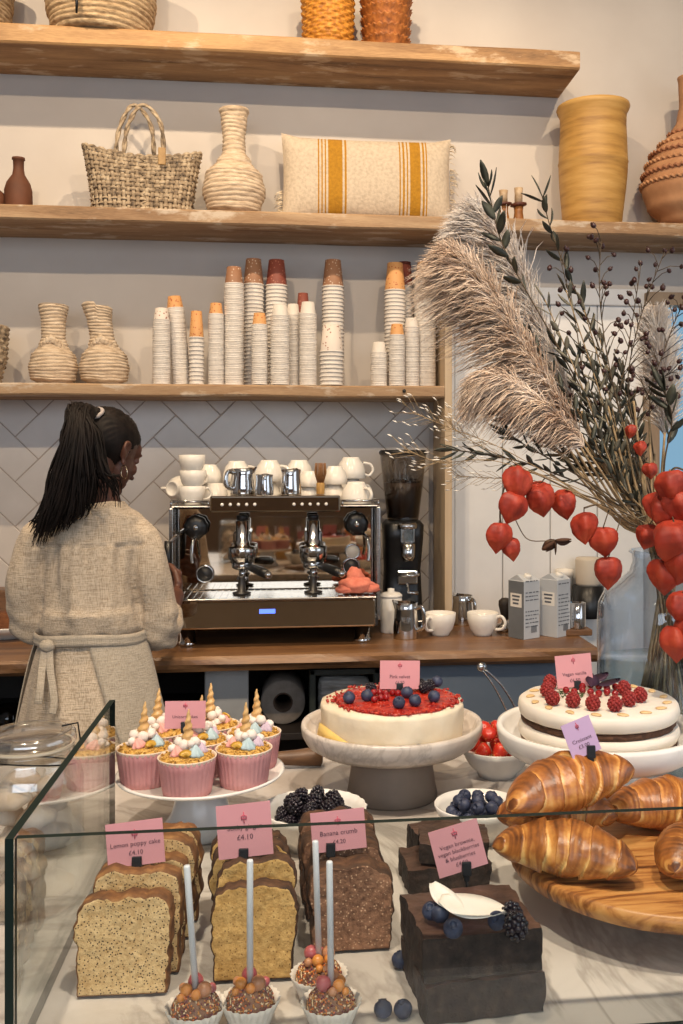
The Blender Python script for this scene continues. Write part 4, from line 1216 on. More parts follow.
# ------------------------------------------------------------------ berries
blue_m = noisy('blueberry_skin', [rgb(30, 34, 52), rgb(62, 70, 96)], 70, .55, .1)
black_m = noisy('blackberry_skin', [rgb(16, 12, 18), rgb(34, 24, 34)], 90, .25, .05)
rasp_m = noisy('raspberry_skin', [rgb(120, 22, 22), rgb(160, 44, 38)], 80, .55, .1, sss=.1)
curr_m = noisy('redcurrant_skin', [rgb(120, 14, 18), rgb(156, 26, 26)], 60, .2, 0)
straw_m = noisy('strawberry_skin', [rgb(176, 32, 22), rgb(208, 60, 38)], 60, .35, .1)
seed_m = flat('strawberry_seed', rgb(220, 170, 90), .5)
leaf_m = noisy('green_leaf', [rgb(52, 70, 34), rgb(80, 98, 52)], 30, .6, .1)
def mk_blue():
    mb = MB()
    prof = [(0, -.0085), (.004, -.0082), (.0075, -.006), (.0096, -.001), (.0095, .002), (.0078, .0055), (.0050, .0072), (.0044, .0078), (.0040, .0090), (.0034, .0076), (.002, .0062), (0, .006)]
    mb.lathe(prof, 20, cap=False, fn=lambda x, y, z, a, i: (x * (1 + (.22 * cos(5 * a) if i in (8,) else 0)), y * (1 + (.22 * cos(5 * a) if i in (8,) else 0)), z))
    o = mb.build('blueberry', blue_m); return o
def mk_drupe(name, m, rx, rz, n, rd, hollow=False):
    mb = MB(); mb.ell((0, 0, 0), (rx * .85, rx * .85, rz * .85), 12, 8)
    g_ = pi * (3 - sqrt(5))
    for i in range(n):
        zz = 1 - 2 * (i + .5) / n; r = sqrt(1 - zz * zz); a = g_ * i
        taper = 1.0 - .18 * max(0, zz)
        p = Vector((r * cos(a) * rx * taper, r * sin(a) * rx * taper, zz * rz))
        mb.ell(p * .88, (rd, rd, rd), 8, 6)
    return mb.build(name, m)
def mk_straw():
    mb = MB()
    mb.lathe([(0, -.018), (.004, -.0172), (.009, -.010), (.0135, 0), (.0145, .007), (.011, .013), (.004, .0145), (0, .014)], 20, cap=False)
    for j in range(5):
        for k_ in range(8):
            z = -.012 + j * .005; a = 2 * pi * (k_ + .5 * (j % 2)) / 8
            r = .0078 + (z + .012) * .36
            mb.ell((r * cos(a), r * sin(a), z), (.0009, .0009, .0013), 5, 4, 1)
    return mb.build('strawberry', [straw_m, seed_m])
PROTO = {}
def berry(kind, loc, rot, label, cat, group, sc=1.0):
    mk = {'blueberry': mk_blue, 'blackberry': lambda: mk_drupe('blackberry', black_m, .0105, .0125, 42, .0030), 'raspberry': lambda: mk_drupe('raspberry', rasp_m, .0115, .0125, 52, .0026), 'strawberry': mk_straw,
          'redcurrant': lambda: MB().ell((0, 0, 0), (.0058, .0058, .0056), 12, 8).build('redcurrant', curr_m)}[kind]
    if kind not in PROTO: o = PROTO[kind] = mk()
    else:
        o = PROTO[kind].copy(); COL.objects.link(o)
    o.location = loc; o.rotation_euler = rot; o.scale = (sc, sc, sc)
    return tag(o, label, cat, group)
RB = random.Random(41)
def rr_(): return (RB.uniform(-.9, .9), RB.uniform(-.9, .9), RB.uniform(0, 6.28))
def bowl(px, py, D, R, H, label, ribs=0):
    u = (px - CX) / FPX
    c = at(px, py, D); t = thing('berry_bowl', label, 'bowl', (c.x, c.y, MZ), group='white berry bowls on the counter')
    def f(x, y, z, a, i):
        s = 1 + (.018 * cos(ribs * a) if ribs else 0) * min(1, z / H); return (x * s, y * s, z)
    MB().lathe([(0, .004), (R * .42, .004), (R * .44, 0), (R * .52, 0), (R * .55, .006), (R * .78, H * .42), (R * .94, H * .8), (R, H), (R * .975, H + .0015), (R * .91, H * .8), (R * .74, H * .44), (R * .5, .010), (0, .009)], 64, cap=False, fn=f).build('body', porcelain, t)
    return c
def fill(c, R, H, kind, r, layers, label, cat, group, sc=1.0):
    z = MZ + .010 + r; n = 0
    for L in range(layers):
        rad = R * (.50 + .36 * min(1, (z - MZ) / H)) - r * 1.1
        if L == layers - 1: rad *= .62
        k_ = 0
        while rad > r * .4 or k_ == 0:
            m_ = max(1, int(2 * pi * max(rad, 0) / (2.06 * r)))
            if rad < r * .8: m_ = 1; rad = 0
            for q in range(m_):
                a = 2 * pi * q / m_ + L * .7 + k_
                berry(kind, (c.x + rad * cos(a), c.y + rad * sin(a), z + RB.uniform(-.0015, .0025)), rr_(), label, cat, group, sc); n += 1
            rad -= 2.1 * r; k_ += 1
            if rad <= 0 and m_ == 1: break
            if rad <= 0: break
        z += r * 1.72
    return n
cB = bowl(314, 800, 1.475, .078, .056, 'white ribbed bowl heaped with blackberries', 24)
fill(cB, .078, .056, 'blackberry', .0118, 3, 'blackberry heaped in the white ribbed bowl', 'blackberry', 'blackberries in the bowl')
cU = bowl(478, 800, 1.50, .066, .052, 'white bowl of blueberries between cake stand and croissants')
fill(cU, .066, .052, 'blueberry', .0100, 3, 'blueberry heaped in the white bowl by the croissants', 'blueberry', 'blueberries in the bowl', 1.02)
cS = bowl(497, 760, 1.80, .066, .05, 'white bowl of strawberries behind and between the two cake stands')
fill(cS, .066, .05, 'strawberry', .0150, 3, 'strawberry in the bowl between the cake stands', 'strawberry', 'strawberries in the bowl', .93)

# ------------------------------------------------------------------ cake stands and cakes
def stand_cup():
    c = at(201, 775, 1.53); H = .086; R = .125
    t = thing('cake_stand', 'white porcelain cake stand carrying the unicorn cupcakes', 'cake stand', (c.x, c.y, MZ))
    MB().lathe([(0, .004), (.045, .004), (.058, 0), (.062, .003), (.058, .010), (.044, .030), (.036, .06), (.034, .07), (.04, H - .012), (0, H - .012)], 48, cap=False).build('pedestal', noisy('pale_blue_porcelain', [rgb(192, 198, 206), rgb(204, 208, 214)], 6, .2, 0), t)
    MB().lathe([(0, H - .0118), (.05, H - .0115), (R * .85, H - .004), (R, H + .003), (R + .002, H + .006), (R - .002, H + .0072), (R * .9, H + .001), (0, H)], 72, cap=False).build('plate', porcelain, t)
    return c, MZ + H + .001
cC, zC = stand_cup()
def stand(px, D, R, zr, foot, label, fm, bm_, lip=.032):
    c = at(px, 715, D); H = zr - MZ
    t = thing('cake_stand', label, 'cake stand', (c.x, c.y, MZ))
    MB().lathe([(0, 0), (foot * 1.08, 0), (foot * 1.1, .004), (foot * 1.05, .02), (foot * .96, H - lip - .03), (foot * 1.0, H - lip - .0145), (0, H - lip - .0145)], 56, cap=False).build('pedestal', fm, t)
    MB().lathe([(0, H - lip - .014), (R * .58, H - lip - .014), (R * .84, H - lip - .009), (R * .94, H - lip + .001), (R * .988, H - lip + .014), (R, H - .006), (R * .992, H), (R * .95, H), (R * .93, H - .006), (R * .90, H - lip + .016), (R * .84, H - lip + .010), (0, H - lip + .010)], 80, cap=False).build('plate', bm_, t)
    return c, zr - lip + .0105
c1, z1 = stand(392, 1.69, .153, 1.081, .070, 'marble cake stand with a grey stone foot under the red berry cake', stone_g, marble_w)
c2, z2 = stand(598, 1.60, .162, 1.100, .066, 'white rimmed cake stand under the almond and raspberry layer cake', porcelain, porcelain, .036)
cream_m = noisy('cream_icing', [rgb(218, 200, 168), rgb(232, 218, 192)], 14, .55, .5, .004, bscale=26, sss=.1)
white_i = noisy('white_icing', [rgb(226, 214, 196), rgb(236, 226, 210)], 10, .5, .35, .003, bscale=24, sss=.1)
spong_d = noisy('chocolate_sponge', [rgb(58, 36, 24), rgb(104, 70, 48)], 90, .9, .8, .004)
spong_p = noisy('pale_sponge', [rgb(176, 140, 96), rgb(206, 174, 130)], 90, .9, .6, .003)
glaze_r = noisy('red_berry_crumb', [(.3, rgb(112, 16, 12)), (.5, rgb(166, 36, 22)), (.7, rgb(196, 74, 50))], 90, .3, .6, .004)
k1 = thing('berry_cake', 'round cream cake with a red berry crumb top and blueberries', 'cake', (c1.x, c1.y, z1))
R1, H1 = .120, .056
def rough(amp, sc, seed):
    return lambda x, y, z, a, i: tuple(Vector((x, y, z)) + Vector((x, y, 0)).normalized() * amp * noise.noise(Vector((x * sc, y * sc, z * sc + seed)))) if x * x + y * y > 1e-9 else (x, y, z)
MB().lathe([(0, 0), (R1, 0), (R1 * 1.005, .006), (R1, .02), (R1 * 1.003, .035), (R1, H1 - .006), (R1 * .985, H1), (R1 * .8, H1 + .001), (0, H1)], 120, cap=False, fn=rough(.0035, 30, 1)).build('icing', cream_m, k1)
mb = MB(); rnd = random.Random(2)
mb.lathe([(0, H1 + .0004), (.101, H1 + .0008), (.105, H1 + .0015), (.098, H1 + .004), (.05, H1 + .005), (0, H1 + .005)], 90, cap=False, fn=lambda x, y, z, a, i: (x * (1 + .08 * noise.noise(Vector((cos(a) * 2.5, sin(a) * 2.5, i * .05)))) + .006, y * (1 + .08 * noise.noise(Vector((cos(a) * 2.5, sin(a) * 2.5, i * .05)))), z + .0016 * noise.noise(Vector((x * 120, y * 120, 0)))))
for i in range(330):
    a = rnd.uniform(0, 6.28); r = .106 * sqrt(rnd.random()) if i % 3 else rnd.uniform(.095, .115)
    s = rnd.uniform(.0015, .0034); mb.ell((r * cos(a) + .004, r * sin(a), H1 + .004), (s, s, s * .8), 6, 4)
mb.build('berry_crumb', glaze_r, k1)
mb = MB()    # yellow parchment folded against the base
rng = []
for q in range(31):
    a = radians(175 + q * 3.6); r0, r1 = R1 * 1.012, R1 * (1.035 + .02 * noise.noise(Vector((q * .4, 0, 0))))
    hh = .020 + .010 * sin(q * .21) - .012 * (q / 30)
    rng.append([(r1 * cos(a), r1 * sin(a), 0.0008), (r0 * cos(a), r0 * sin(a), max(.004, hh)), (r0 * cos(a) * 1.006, r0 * sin(a) * 1.006, max(.004, hh) + .0004), (r1 * cos(a) * 1.008, r1 * sin(a) * 1.008, .0004)])
mb.loft(rng); mb.build('parchment', noisy('yellow_parchment', [rgb(214, 178, 92), rgb(226, 194, 116)], 20, .6, .1), k1)
zt1 = z1 + H1 + .0055
def on_cake(px, py, z): return on_z(px, py, z)
for px, py, lab in ((349, 699, 'blueberry standing apart near the card-side rim of the red cake'), (367, 697, 'blueberry beside the redcurrants on the red cake'), (399, 704, 'blueberry in front of the card on the red cake'), (407, 694, 'blueberry just behind the front pair on the red cake'), (415, 702, 'blueberry next to the front one on the red cake'), (434, 698, 'blueberry near the stand rim side of the red cake'), (437, 683, 'blueberry at the far edge of the red cake')):
    p = on_cake(px, py, zt1 + .006); berry('blueberry', (p.x, p.y, zt1 + .0085), rr_(), lab, 'blueberry', 'blueberries on the red cake', 1.08)
p = on_cake(413, 741, z1 + .01); berry('blueberry', (c1.x + .03, c1.y - .1325, z1 + .0095), (1.2, .2, 0), 'lone blueberry fallen onto the marble stand under the red cake', 'blueberry', None)
for i, (px, py) in enumerate(((424, 689), (430, 687), (420, 686), (371, 690))):
    p = on_cake(px, py, zt1 + .006); berry('blackberry', (p.x, p.y, zt1 + .0095), rr_(), 'blackberry among the red crumbs on the berry cake', 'blackberry', 'blackberries on the red cake', .8)
for i in range(13):
    px, py = 374 + (i % 5) * 6.2 + RB.uniform(-1, 1), 688 + (i // 5) * 5.5 + RB.uniform(-1, 1)
    p = on_cake(px, py, zt1 + .004); berry('redcurrant', (p.x, p.y, zt1 + .0052), rr_(), 'redcurrant in the cluster in front of the card on the red cake', 'redcurrant', 'redcurrants on the red cake')
card(400, 675, 1.72, 40, 28, radians(-1.5), [('Pink velvet', .17, -.12), ('£6.50', .15, -.32)], 'pink price card stuck in the red berry cake', zt1, clipx=0.0)

k2 = thing('layer_cake', 'round chocolate and white cream layer cake topped with raspberries and almonds', 'cake', (c2.x, c2.y, z2))
R2 = .1255
def ring(r, za, zb, bul=.003, n=110, seed=0, amp=.0015, top=False):
    prof = [(0, za), (r - .003, za), (r, za + .003), (r + bul, (za + zb) / 2), (r, zb - .003), (r - .004, zb), (0, zb)]
    return MB().lathe(prof, n, cap=False, fn=rough(amp, 40, seed))
ring(R2 - .003, 0, .010, .001, seed=3, amp=.003).build('base_sponge', spong_d, k2)
ring(R2, .0102, .030, .002, seed=5).build('cream_layer', white_i, k2)
ring(R2 - .004, .0302, .042, 0, seed=7, amp=.004).build('sponge_layer', spong_d, k2)
ring(R2 - .0005, .0422, .066, .002, seed=9).build('top_cream', white_i, k2)
zt2 = z2 + .0665
alm = noisy('blanched_almond', [rgb(206, 168, 112), rgb(224, 192, 142)], 40, .55, .1)
a_m = None
for q in range(17):
    a = radians(-172 + q * 21.2)
    o = MB().ell((0, 0, 0), (.0095, .0058, .0022), 14, 8, fn=lambda v: Vector((v.x, v.y * (1 - .3 * v.x), v.z))).build('almond', alm, k2) if a_m is None else None
    if a_m is None: a_m = o
    else:
        o = a_m.copy(); COL.objects.link(o); o.parent = k2
    o.location = (.108 * cos(a), .108 * sin(a), .0675); o.rotation_euler = (0, 0, a + .9)
RL = ('far', 'second from the card', 'beside the card', 'third along the rim', 'in front of the petals', 'largest looking front', 'beside the front one', 'outermost on the vase side', 'behind the vase side pair')
for (px, py), w_ in zip(((550, 684), (547, 692), (552.5, 700), (573, 702), (593, 705), (615, 706), (629, 701), (640, 697), (624, 690)), RL):
    p = on_cake(px, py, zt2 + .008); berry('raspberry', (p.x, p.y, zt2 + .0116), (RB.uniform(-.2, .2), RB.uniform(-.2, .2), RB.uniform(0, 6)), 'raspberry %s on the almond layer cake' % w_, 'raspberry', 'raspberries on the layer cake', .98)
for i in range(14):
    px, py = 566 + (i % 7) * 8.2, 684 + (i // 7) * 6 + (i % 3) + (i % 7) * .6
    p = on_cake(px, py, zt2 + .004); berry('redcurrant', (p.x, p.y, zt2 + .0056), rr_(), 'redcurrant strewn in the middle of the almond layer cake', 'redcurrant', 'redcurrants on the layer cake')
pet_m = noisy('dark_petal', [rgb(44, 22, 44), rgb(66, 36, 58)], 30, .6, .1)
for i, (px, py, rz, lab) in enumerate(((599, 684, .2, 'dark purple dried petal behind the card on the layer cake'), (610, 689, -.4, 'dark purple dried petal by the rear raspberries'), (592, 687, 1.2, 'small dark purple petal at the foot of the card'))):
    p = on_cake(px, py, zt2 + .005)
    mb = MB(); rings = []
    for j in range(9):
        s = j / 8; w2 = .012 * sin(pi * min(.98, s * .95 + .05)) ** .7
        rings.append([(-.018 + .036 * s, -w2, .008 * s * s + .003), (-.018 + .036 * s, 0, .008 * s * s), (-.018 + .036 * s, w2, .008 * s * s + .004), (-.018 + .036 * s, 0, .008 * s * s + .0008)])
    mb.loft(rings); o = mb.build('petal', pet_m, loc=(p.x, p.y, zt2 + .0105), rot=(.2, -.1, rz)); tag(o, lab, 'petal', 'dried petals on the layer cake')
mb = MB(); rnd = random.Random(4)
for i in range(46):
    p = on_cake(rnd.uniform(556, 584), rnd.uniform(692, 698), zt2) - Vector((c2.x, c2.y, z2))
    mb.tube([(p.x, p.y, .0675), (p.x + rnd.uniform(-.004, .004), p.y + rnd.uniform(-.004, .004), .070)], [.0012, .0005], 5)
o = mb.build('chopped_herbs', leaf_m, k2); o['kind'] = 'stuff'
card(574.5, 671, 1.66, 37, 32, radians(4), [('Vegan vanilla', .15, -.14), ('£6.50', .15, -.34)], 'pink price card stuck in the almond layer cake', zt2, clipx=.05)

# ------------------------------------------------------------------ unicorn cupcakes
case_m = noisy('pink_paper_case', [rgb(172, 112, 114), rgb(204, 150, 148)], 14, .7, .05)
case_i = noisy('pale_case_rim', [rgb(222, 200, 176), rgb(232, 214, 192)], 14, .7, .05)
crumb_g = noisy('golden_crumb', [(.3, rgb(126, 82, 28)), (.5, rgb(198, 148, 62)), (.7, rgb(226, 190, 112))], 240, .6, .8, .003)
horn_m = noisy('cream_gold_horn', [rgb(196, 148, 84), rgb(228, 190, 130)], 60, .4, .1)
gold_m = noisy('gold_candy', [rgb(186, 138, 40), rgb(214, 170, 70)], 60, .35, .1)
mer_w = noisy('white_marshmallow', [rgb(230, 214, 200), rgb(240, 228, 216)], 20, .7, .1)
mer_p = noisy('pink_meringue', [rgb(222, 150, 138), rgb(234, 176, 164)], 20, .7, .1)
mer_b = noisy('blue_meringue', [rgb(160, 186, 190), rgb(196, 206, 204)], 20, .7, .1)
mer_l = noisy('lilac_meringue', [rgb(186, 164, 180), rgb(212, 190, 200)], 20, .7, .1)
def kiss(r, h):
    prof = [(0, 0), (r * .9, 0), (r, h * .12), (r * .92, h * .3), (r * .72, h * .5), (r * .42, h * .74), (r * .14, h * .94), (0, h)]
    fine = []
    for i in range(len(prof) - 1):
        for q in range(3): fine.append(tuple(Vector(prof[i]).lerp(Vector(prof[i + 1]), q / 3)))
    fine.append(prof[-1])
    return MB().lathe(fine, 32, cap=False, fn=lambda x, y, z, a, i: (x * (1 + .13 * cos(7 * a + z / h * 4)), y * (1 + .13 * cos(7 * a + z / h * 4)), z))
def make_cupcake(lab):
    t = thing('unicorn_cupcake', lab, 'cupcake', (0, 0, 0), group='unicorn cupcakes on the stand')
    n = 132
    def flu(x, y, z, a, i):
        if i in (0, 11): return (x, y, z)
        s = 1 + .020 * (cos(33 * a)) * (1 - .2 * z / .05); return (x * s, y * s, z)
    MB().lathe([(0, .0012), (.030, 0), (.0335, 0), (.0355, .01), (.0375, .025), (.0395, .040), (.0412, .052), (.0405, .0524)], n, cap=False, fn=flu).build('paper_case', case_m, t)
    MB().lathe([(.0406, .0490), (.0416, .0520), (.0422, .0535), (.0412, .0542), (.0398, .052), (.0392, .049)], n, cap=False).build('case_rim', case_i, t)
    mb = MB(); mb.lathe([(.0390, .046), (.0388, .0505), (.034, .0545), (.022, .058), (0, .059)], 72, cap=False, fn=lambda x, y, z, a, i: (x, y, z + .0018 * noise.noise(Vector((x * 220, y * 220, 3)))))
    rnd = random.Random(7)
    for i in range(150):
        a = rnd.uniform(0, 6.28); r = .037 * sqrt(rnd.random()); s = rnd.uniform(.0010, .0020)
        mb.ell((r * cos(a), r * sin(a), .0586 - 2.6 * r * r * 1.0), (s, s, s), 5, 4)
    mb.build('crumb_top', crumb_g, t)
    for (x, y, z, r, h, m) in ((-.012, -.012, .056, .0105, .016, mer_p), (.012, -.014, .056, .012, .017, mer_b), (.018, .006, .056, .010, .015, mer_l), (-.016, .006, .056, .010, .014, mer_w)):
        o = kiss(r, h).build('meringue_kiss', m, t, loc=(x, y, z), rot=(RB.uniform(-.5, .3), RB.uniform(-.4, .4), RB.uniform(0, 6)))
    for (x, y, z, r) in ((-.004, -.004, .070, .0088), (.010, .004, .072, .0085), (-.012, .010, .071, .008), (.006, -.010, .0735, .006), (.019, .014, .065, .007), (-.021, -.003, .066, .0062)):
        MB().ell((x, y, z), (r, r, r * .92), 14, 10, fn=lambda v: v * (1 + .22 * noise.noise(v * 2.2 + Vector((x * 900, 0, z * 700))))).build('marshmallow', [mer_w, mer_w, mer_p, mer_w, mer_w, mer_l][int(abs(x) * 1000) % 6], t)
    mb = MB(); rings = []
    for i in range(25):
        a = -1.1 + 2.2 * i / 24; rr2 = .0125 * (1 - .07 * (i % 2))
        rings.append([(0, -.0005, 0), (rr2 * .6 * sin(a), -.0035, rr2 * .6 * cos(a)), (rr2 * sin(a), -.001, rr2 * cos(a)), (rr2 * .6 * sin(a), .001, rr2 * .6 * cos(a))])
    mb.loft(rings); mb.build('gold_shell', gold_m, t, loc=(.001, -.026, .0575), rot=(-.5, 0, .2))
    hn = MB(); rings = []; L = .046
    for i in range(61):
        s = i / 60; r = .0078 * (1 - s) ** .85 + .0008
        rings.append([(r * (1 + .16 * cos(a - s * 26)) * cos(a), r * (1 + .16 * cos(a - s * 26)) * sin(a), s * L) for a in [2 * pi * k_ / 18 for k_ in range(18)]])
    hn.loft(rings); hn.build('horn', horn_m, t, loc=(0, .006, .074), rot=(.06, .04, 0))
    return t
CK = [(194, 795, 'unicorn cupcake at the very front of the stand'), (144, 781, 'unicorn cupcake nearest the glass guard side of the stand'), (249, 783, 'unicorn cupcake at the front on the blackberry side'),
      (158, 757, 'unicorn cupcake half hidden behind the pink card'), (207, 767, 'unicorn cupcake in the middle of the stand'), (229, 749, 'unicorn cupcake at the back with its horn highest'), (270, 760, 'unicorn cupcake at the back on the blackberry side')]
cc0 = None
for i, (px, py, lab) in enumerate(CK):
    a = radians([-98, -158, -38, 142, 0, 82, 22][i]); r_ = 0 if i == 4 else .0855
    p = Vector((cC.x + r_ * cos(a), cC.y + r_ * sin(a), zC))
    if cc0 is None:
        cc0 = make_cupcake(lab); cc0.location = (p.x, p.y, zC)
    else: dup(cc0, (p.x, p.y, zC), (0, 0, [0, .5, -.4, 1.2, .2, 2.2, -.7][i]), lab)
card(185, 715, 1.505, 40, 27, radians(-1), [('Unicorn cakes', .16, -.12), ('£4.50', .15, -.34)], 'pink price card standing among the unicorn cupcakes', zC + .052, clipx=.0)

# ------------------------------------------------------------------ sliced loaves
crust_m = noisy('golden_crust', [(.3, rgb(78, 48, 24)), (.55, rgb(124, 80, 42)), (.75, rgb(168, 120, 70))], 50, .75, .6, .003)
crust_d = noisy('dark_crust', [(.3, rgb(46, 28, 16)), (.55, rgb(84, 54, 32)), (.75, rgb(112, 76, 48))], 60, .8, .8, .004)
def crumb(name, a, b, speck, ssc, thr, bm=.7, fine=190):
    m, nt, bs, o_ = new_mat(name)
    v = coords(nt)
    n = N(nt, 'ShaderNodeTexNoise', Scale=float(fine), Detail=6.0, Roughness=.65); nt.links.new(v, n.inputs['Vector'])
    n2 = N(nt, 'ShaderNodeTexNoise', Scale=14.0, Detail=3.0); nt.links.new(v, n2.inputs['Vector'])
    vo = N(nt, 'ShaderNodeTexVoronoi', Scale=float(ssc)); nt.links.new(v, vo.inputs['Vector'])
    ad = nt.nodes.new('ShaderNodeMath'); ad.operation = 'MULTIPLY_ADD'; ad.inputs[1].default_value = .45; nt.links.new(n2.outputs['Fac'], ad.inputs[0])
    sb = nt.nodes.new('ShaderNodeMath'); sb.operation = 'MULTIPLY'; sb.inputs[1].default_value = .6; nt.links.new(n.outputs['Fac'], sb.inputs[0]); nt.links.new(sb.outputs[0], ad.inputs[2])
    c = ramp(nt, ad.outputs[0], [(.38, a), (.62, b)])
    f = ramp(nt, vo.outputs['Distance'], [(thr, (1, 1, 1, 1)), (thr + .05, (0, 0, 0, 1))])
    mx = nt.nodes.new('ShaderNodeMix'); mx.data_type = 'RGBA'; nt.links.new(f, mx.inputs[0]); nt.links.new(c, mx.inputs[6]); mx.inputs[7].default_value = speck
    nt.links.new(mx.outputs[2], bs.inputs['Base Color']); bs.inputs['Roughness'].default_value = .9
    bump(nt, bs, n.outputs['Fac'], bm, .003)
    return m
lemon_c = crumb('lemon_poppy_crumb', rgb(188, 150, 98), rgb(220, 188, 138), rgb(70, 52, 36), 330, .24)
yell_c = crumb('yellow_cake_crumb', rgb(168, 126, 66), rgb(210, 170, 106), rgb(122, 86, 42), 240, .16)
ban_c = crumb('brown_cake_crumb', rgb(92, 60, 42), rgb(158, 114, 86), rgb(196, 156, 124), 230, .20, 1.0, 150)
def slice_mesh(w_, h_, d_, seed, dome=.2, shoulder=.9):
    """a loaf slice: straight tapered sides, domed and slightly split top"""
    out = []
    n = 22
    base = []
    for i in range(n): base.append((-w_ * .46 + w_ * .92 * i / (n - 1), 0))
    for i in range(1, n): s = i / n; base.append((w_ * (.46 + .05 * s - .02 * max(0, s - .85) / .15), h_ * (1 - dome) * s))
    for i in range(30):
        a = pi * i / 29
        e = .75
        x = w_ * .49 * math.copysign(abs(cos(a)) ** e, cos(a))
        z = h_ * (1 - dome) + h_ * dome * (sin(a) ** .85) - h_ * .03 * math.exp(-((x / w_ + .08) / .06) ** 2)
        base.append((x, z))
    for i in range(n - 1, 0, -1): s = i / n; base.append((-w_ * (.46 + .05 * s - .02 * max(0, s - .85) / .15), h_ * (1 - dome) * s))
    for i, (x, z) in enumerate(base):
        q = .006 * noise.noise(Vector((x * 40, z * 40, seed))) + .003 * noise.noise(Vector((x * 150, z * 150, seed)))
        cx_, cz_ = 0, h_ * .5
        v = Vector((x - cx_, z - cz_)); L = v.length + 1e-9
        v = v * (1 + q / L)
        out.append((cx_ + v.x, max(0, cz_ + v.y) if z > 0.001 else 0.0))
    mb = MB(); m = len(out)
    def rg(sc, y, am):
        r = []
        for (x, z) in out:
            X, Z = x * sc, h_ * .5 + (z - h_ * .5) * sc
            r.append((X, y + am * noise.noise(Vector((X * 90, Z * 90, seed * 3.1 + y * 10))), Z))
        return r
    fr = [rg(sc, -d_ / 2, .0022) for sc in (.02, .2, .38, .55, .7, .83, .92, .965)]
    fr.append(rg(1.0, -d_ / 2 + .002, .001))
    mid = [rg(1.012, -d_ / 4, .001), rg(1.015, 0, .001), rg(1.012, d_ / 4, .001)]
    bk = [rg(1.0, d_ / 2 - .002, .001)] + [rg(sc, d_ / 2, .0015) for sc in (.965, .83, .55, .2, .02)]
    rings = fr + mid + bk
    start = len(mb.f)
    mb.loft(rings)
    for fi in range(len(mb.f)):
        ri = fi // m
        if fi >= (len(rings) - 1) * m: mb.mi[fi] = 0
        else: mb.mi[fi] = 0 if ri < 7 or ri >= len(fr) + 4 else 1
    return mb
def loaf(name, px, py, w_, h_, d_, n, step, lab, cat, mats, lean=.12, rz=0.0, shades=None, end=True, dx=0.0, dome=.2, hs=None):
    p = mp(px, py)
    for i in range(n):
        k_ = (hs or [1] * n)[i]
        mb = slice_mesh(w_ * (1 - .012 * (i % 2)), h_ * k_, d_ * .96, i * 3.7 + px, dome)
        o = mb.build('cake_slice', mats, loc=(p.x + dx * i + .002 * (i % 2), p.y + d_ / 2 + step * i, MZ + .0015), rot=(-lean * (1.0 - .12 * i), 0, rz + .03 * ((i % 3) - 1)))
        tag(o, lab[i], 'cake slice', name)
    return p
ORD = ('front', 'second', 'third', 'fourth', 'rearmost')
loaf('lemon poppy slices', 122, 999, .100, .102, .030, 5, .041, ['%s slice of the speckled lemon poppy loaf' % w_ for w_ in ORD], 'cake', [lemon_c, crust_m], .10, 0, dx=.004, hs=[1, 1.11, 1.08, 1.12, 1.12])
loaf('yellow loaf slices', 254, 984, .092, .100, .028, 5, .037, ['%s slice of the plain yellow loaf' % w_ for w_ in ORD], 'cake', [yell_c, crust_d], .13, 0, dx=-.003, hs=[1, 1.13, 1.11, 1.06, 1.07])
loaf('brown loaf slices', 352, 954, .097, .097, .040, 4, .043, ['%s slice of the brown crumbly loaf' % w_ for w_ in ORD], 'cake', [ban_c, crust_d], .05, .03, dx=-.0045, hs=[1, 1.07, 1.07, 1.12])
card(135, 844, 1.13, 56, 43, radians(5), [('Lemon poppy cake', .15, -.05), ('£4.10', .15, -.25)], 'pink price card standing in the lemon poppy loaf', 1.06, crest_z=.22)
card(244.5, 831, 1.15, 54, 52, radians(4), [('Sticky ginger', .13, .02), ('£4.10', .14, -.17)], 'pink price card standing in the yellow loaf', 1.06, crest_z=.24, clipx=-.05)
card(338.5, 831, 1.19, 54, 39, radians(4), [('Banana crumb', .17, -.10), ('£4.20', .15, -.32)], 'pink price card standing in the brown loaf', 1.055, crest_z=.25, clipx=-.17)

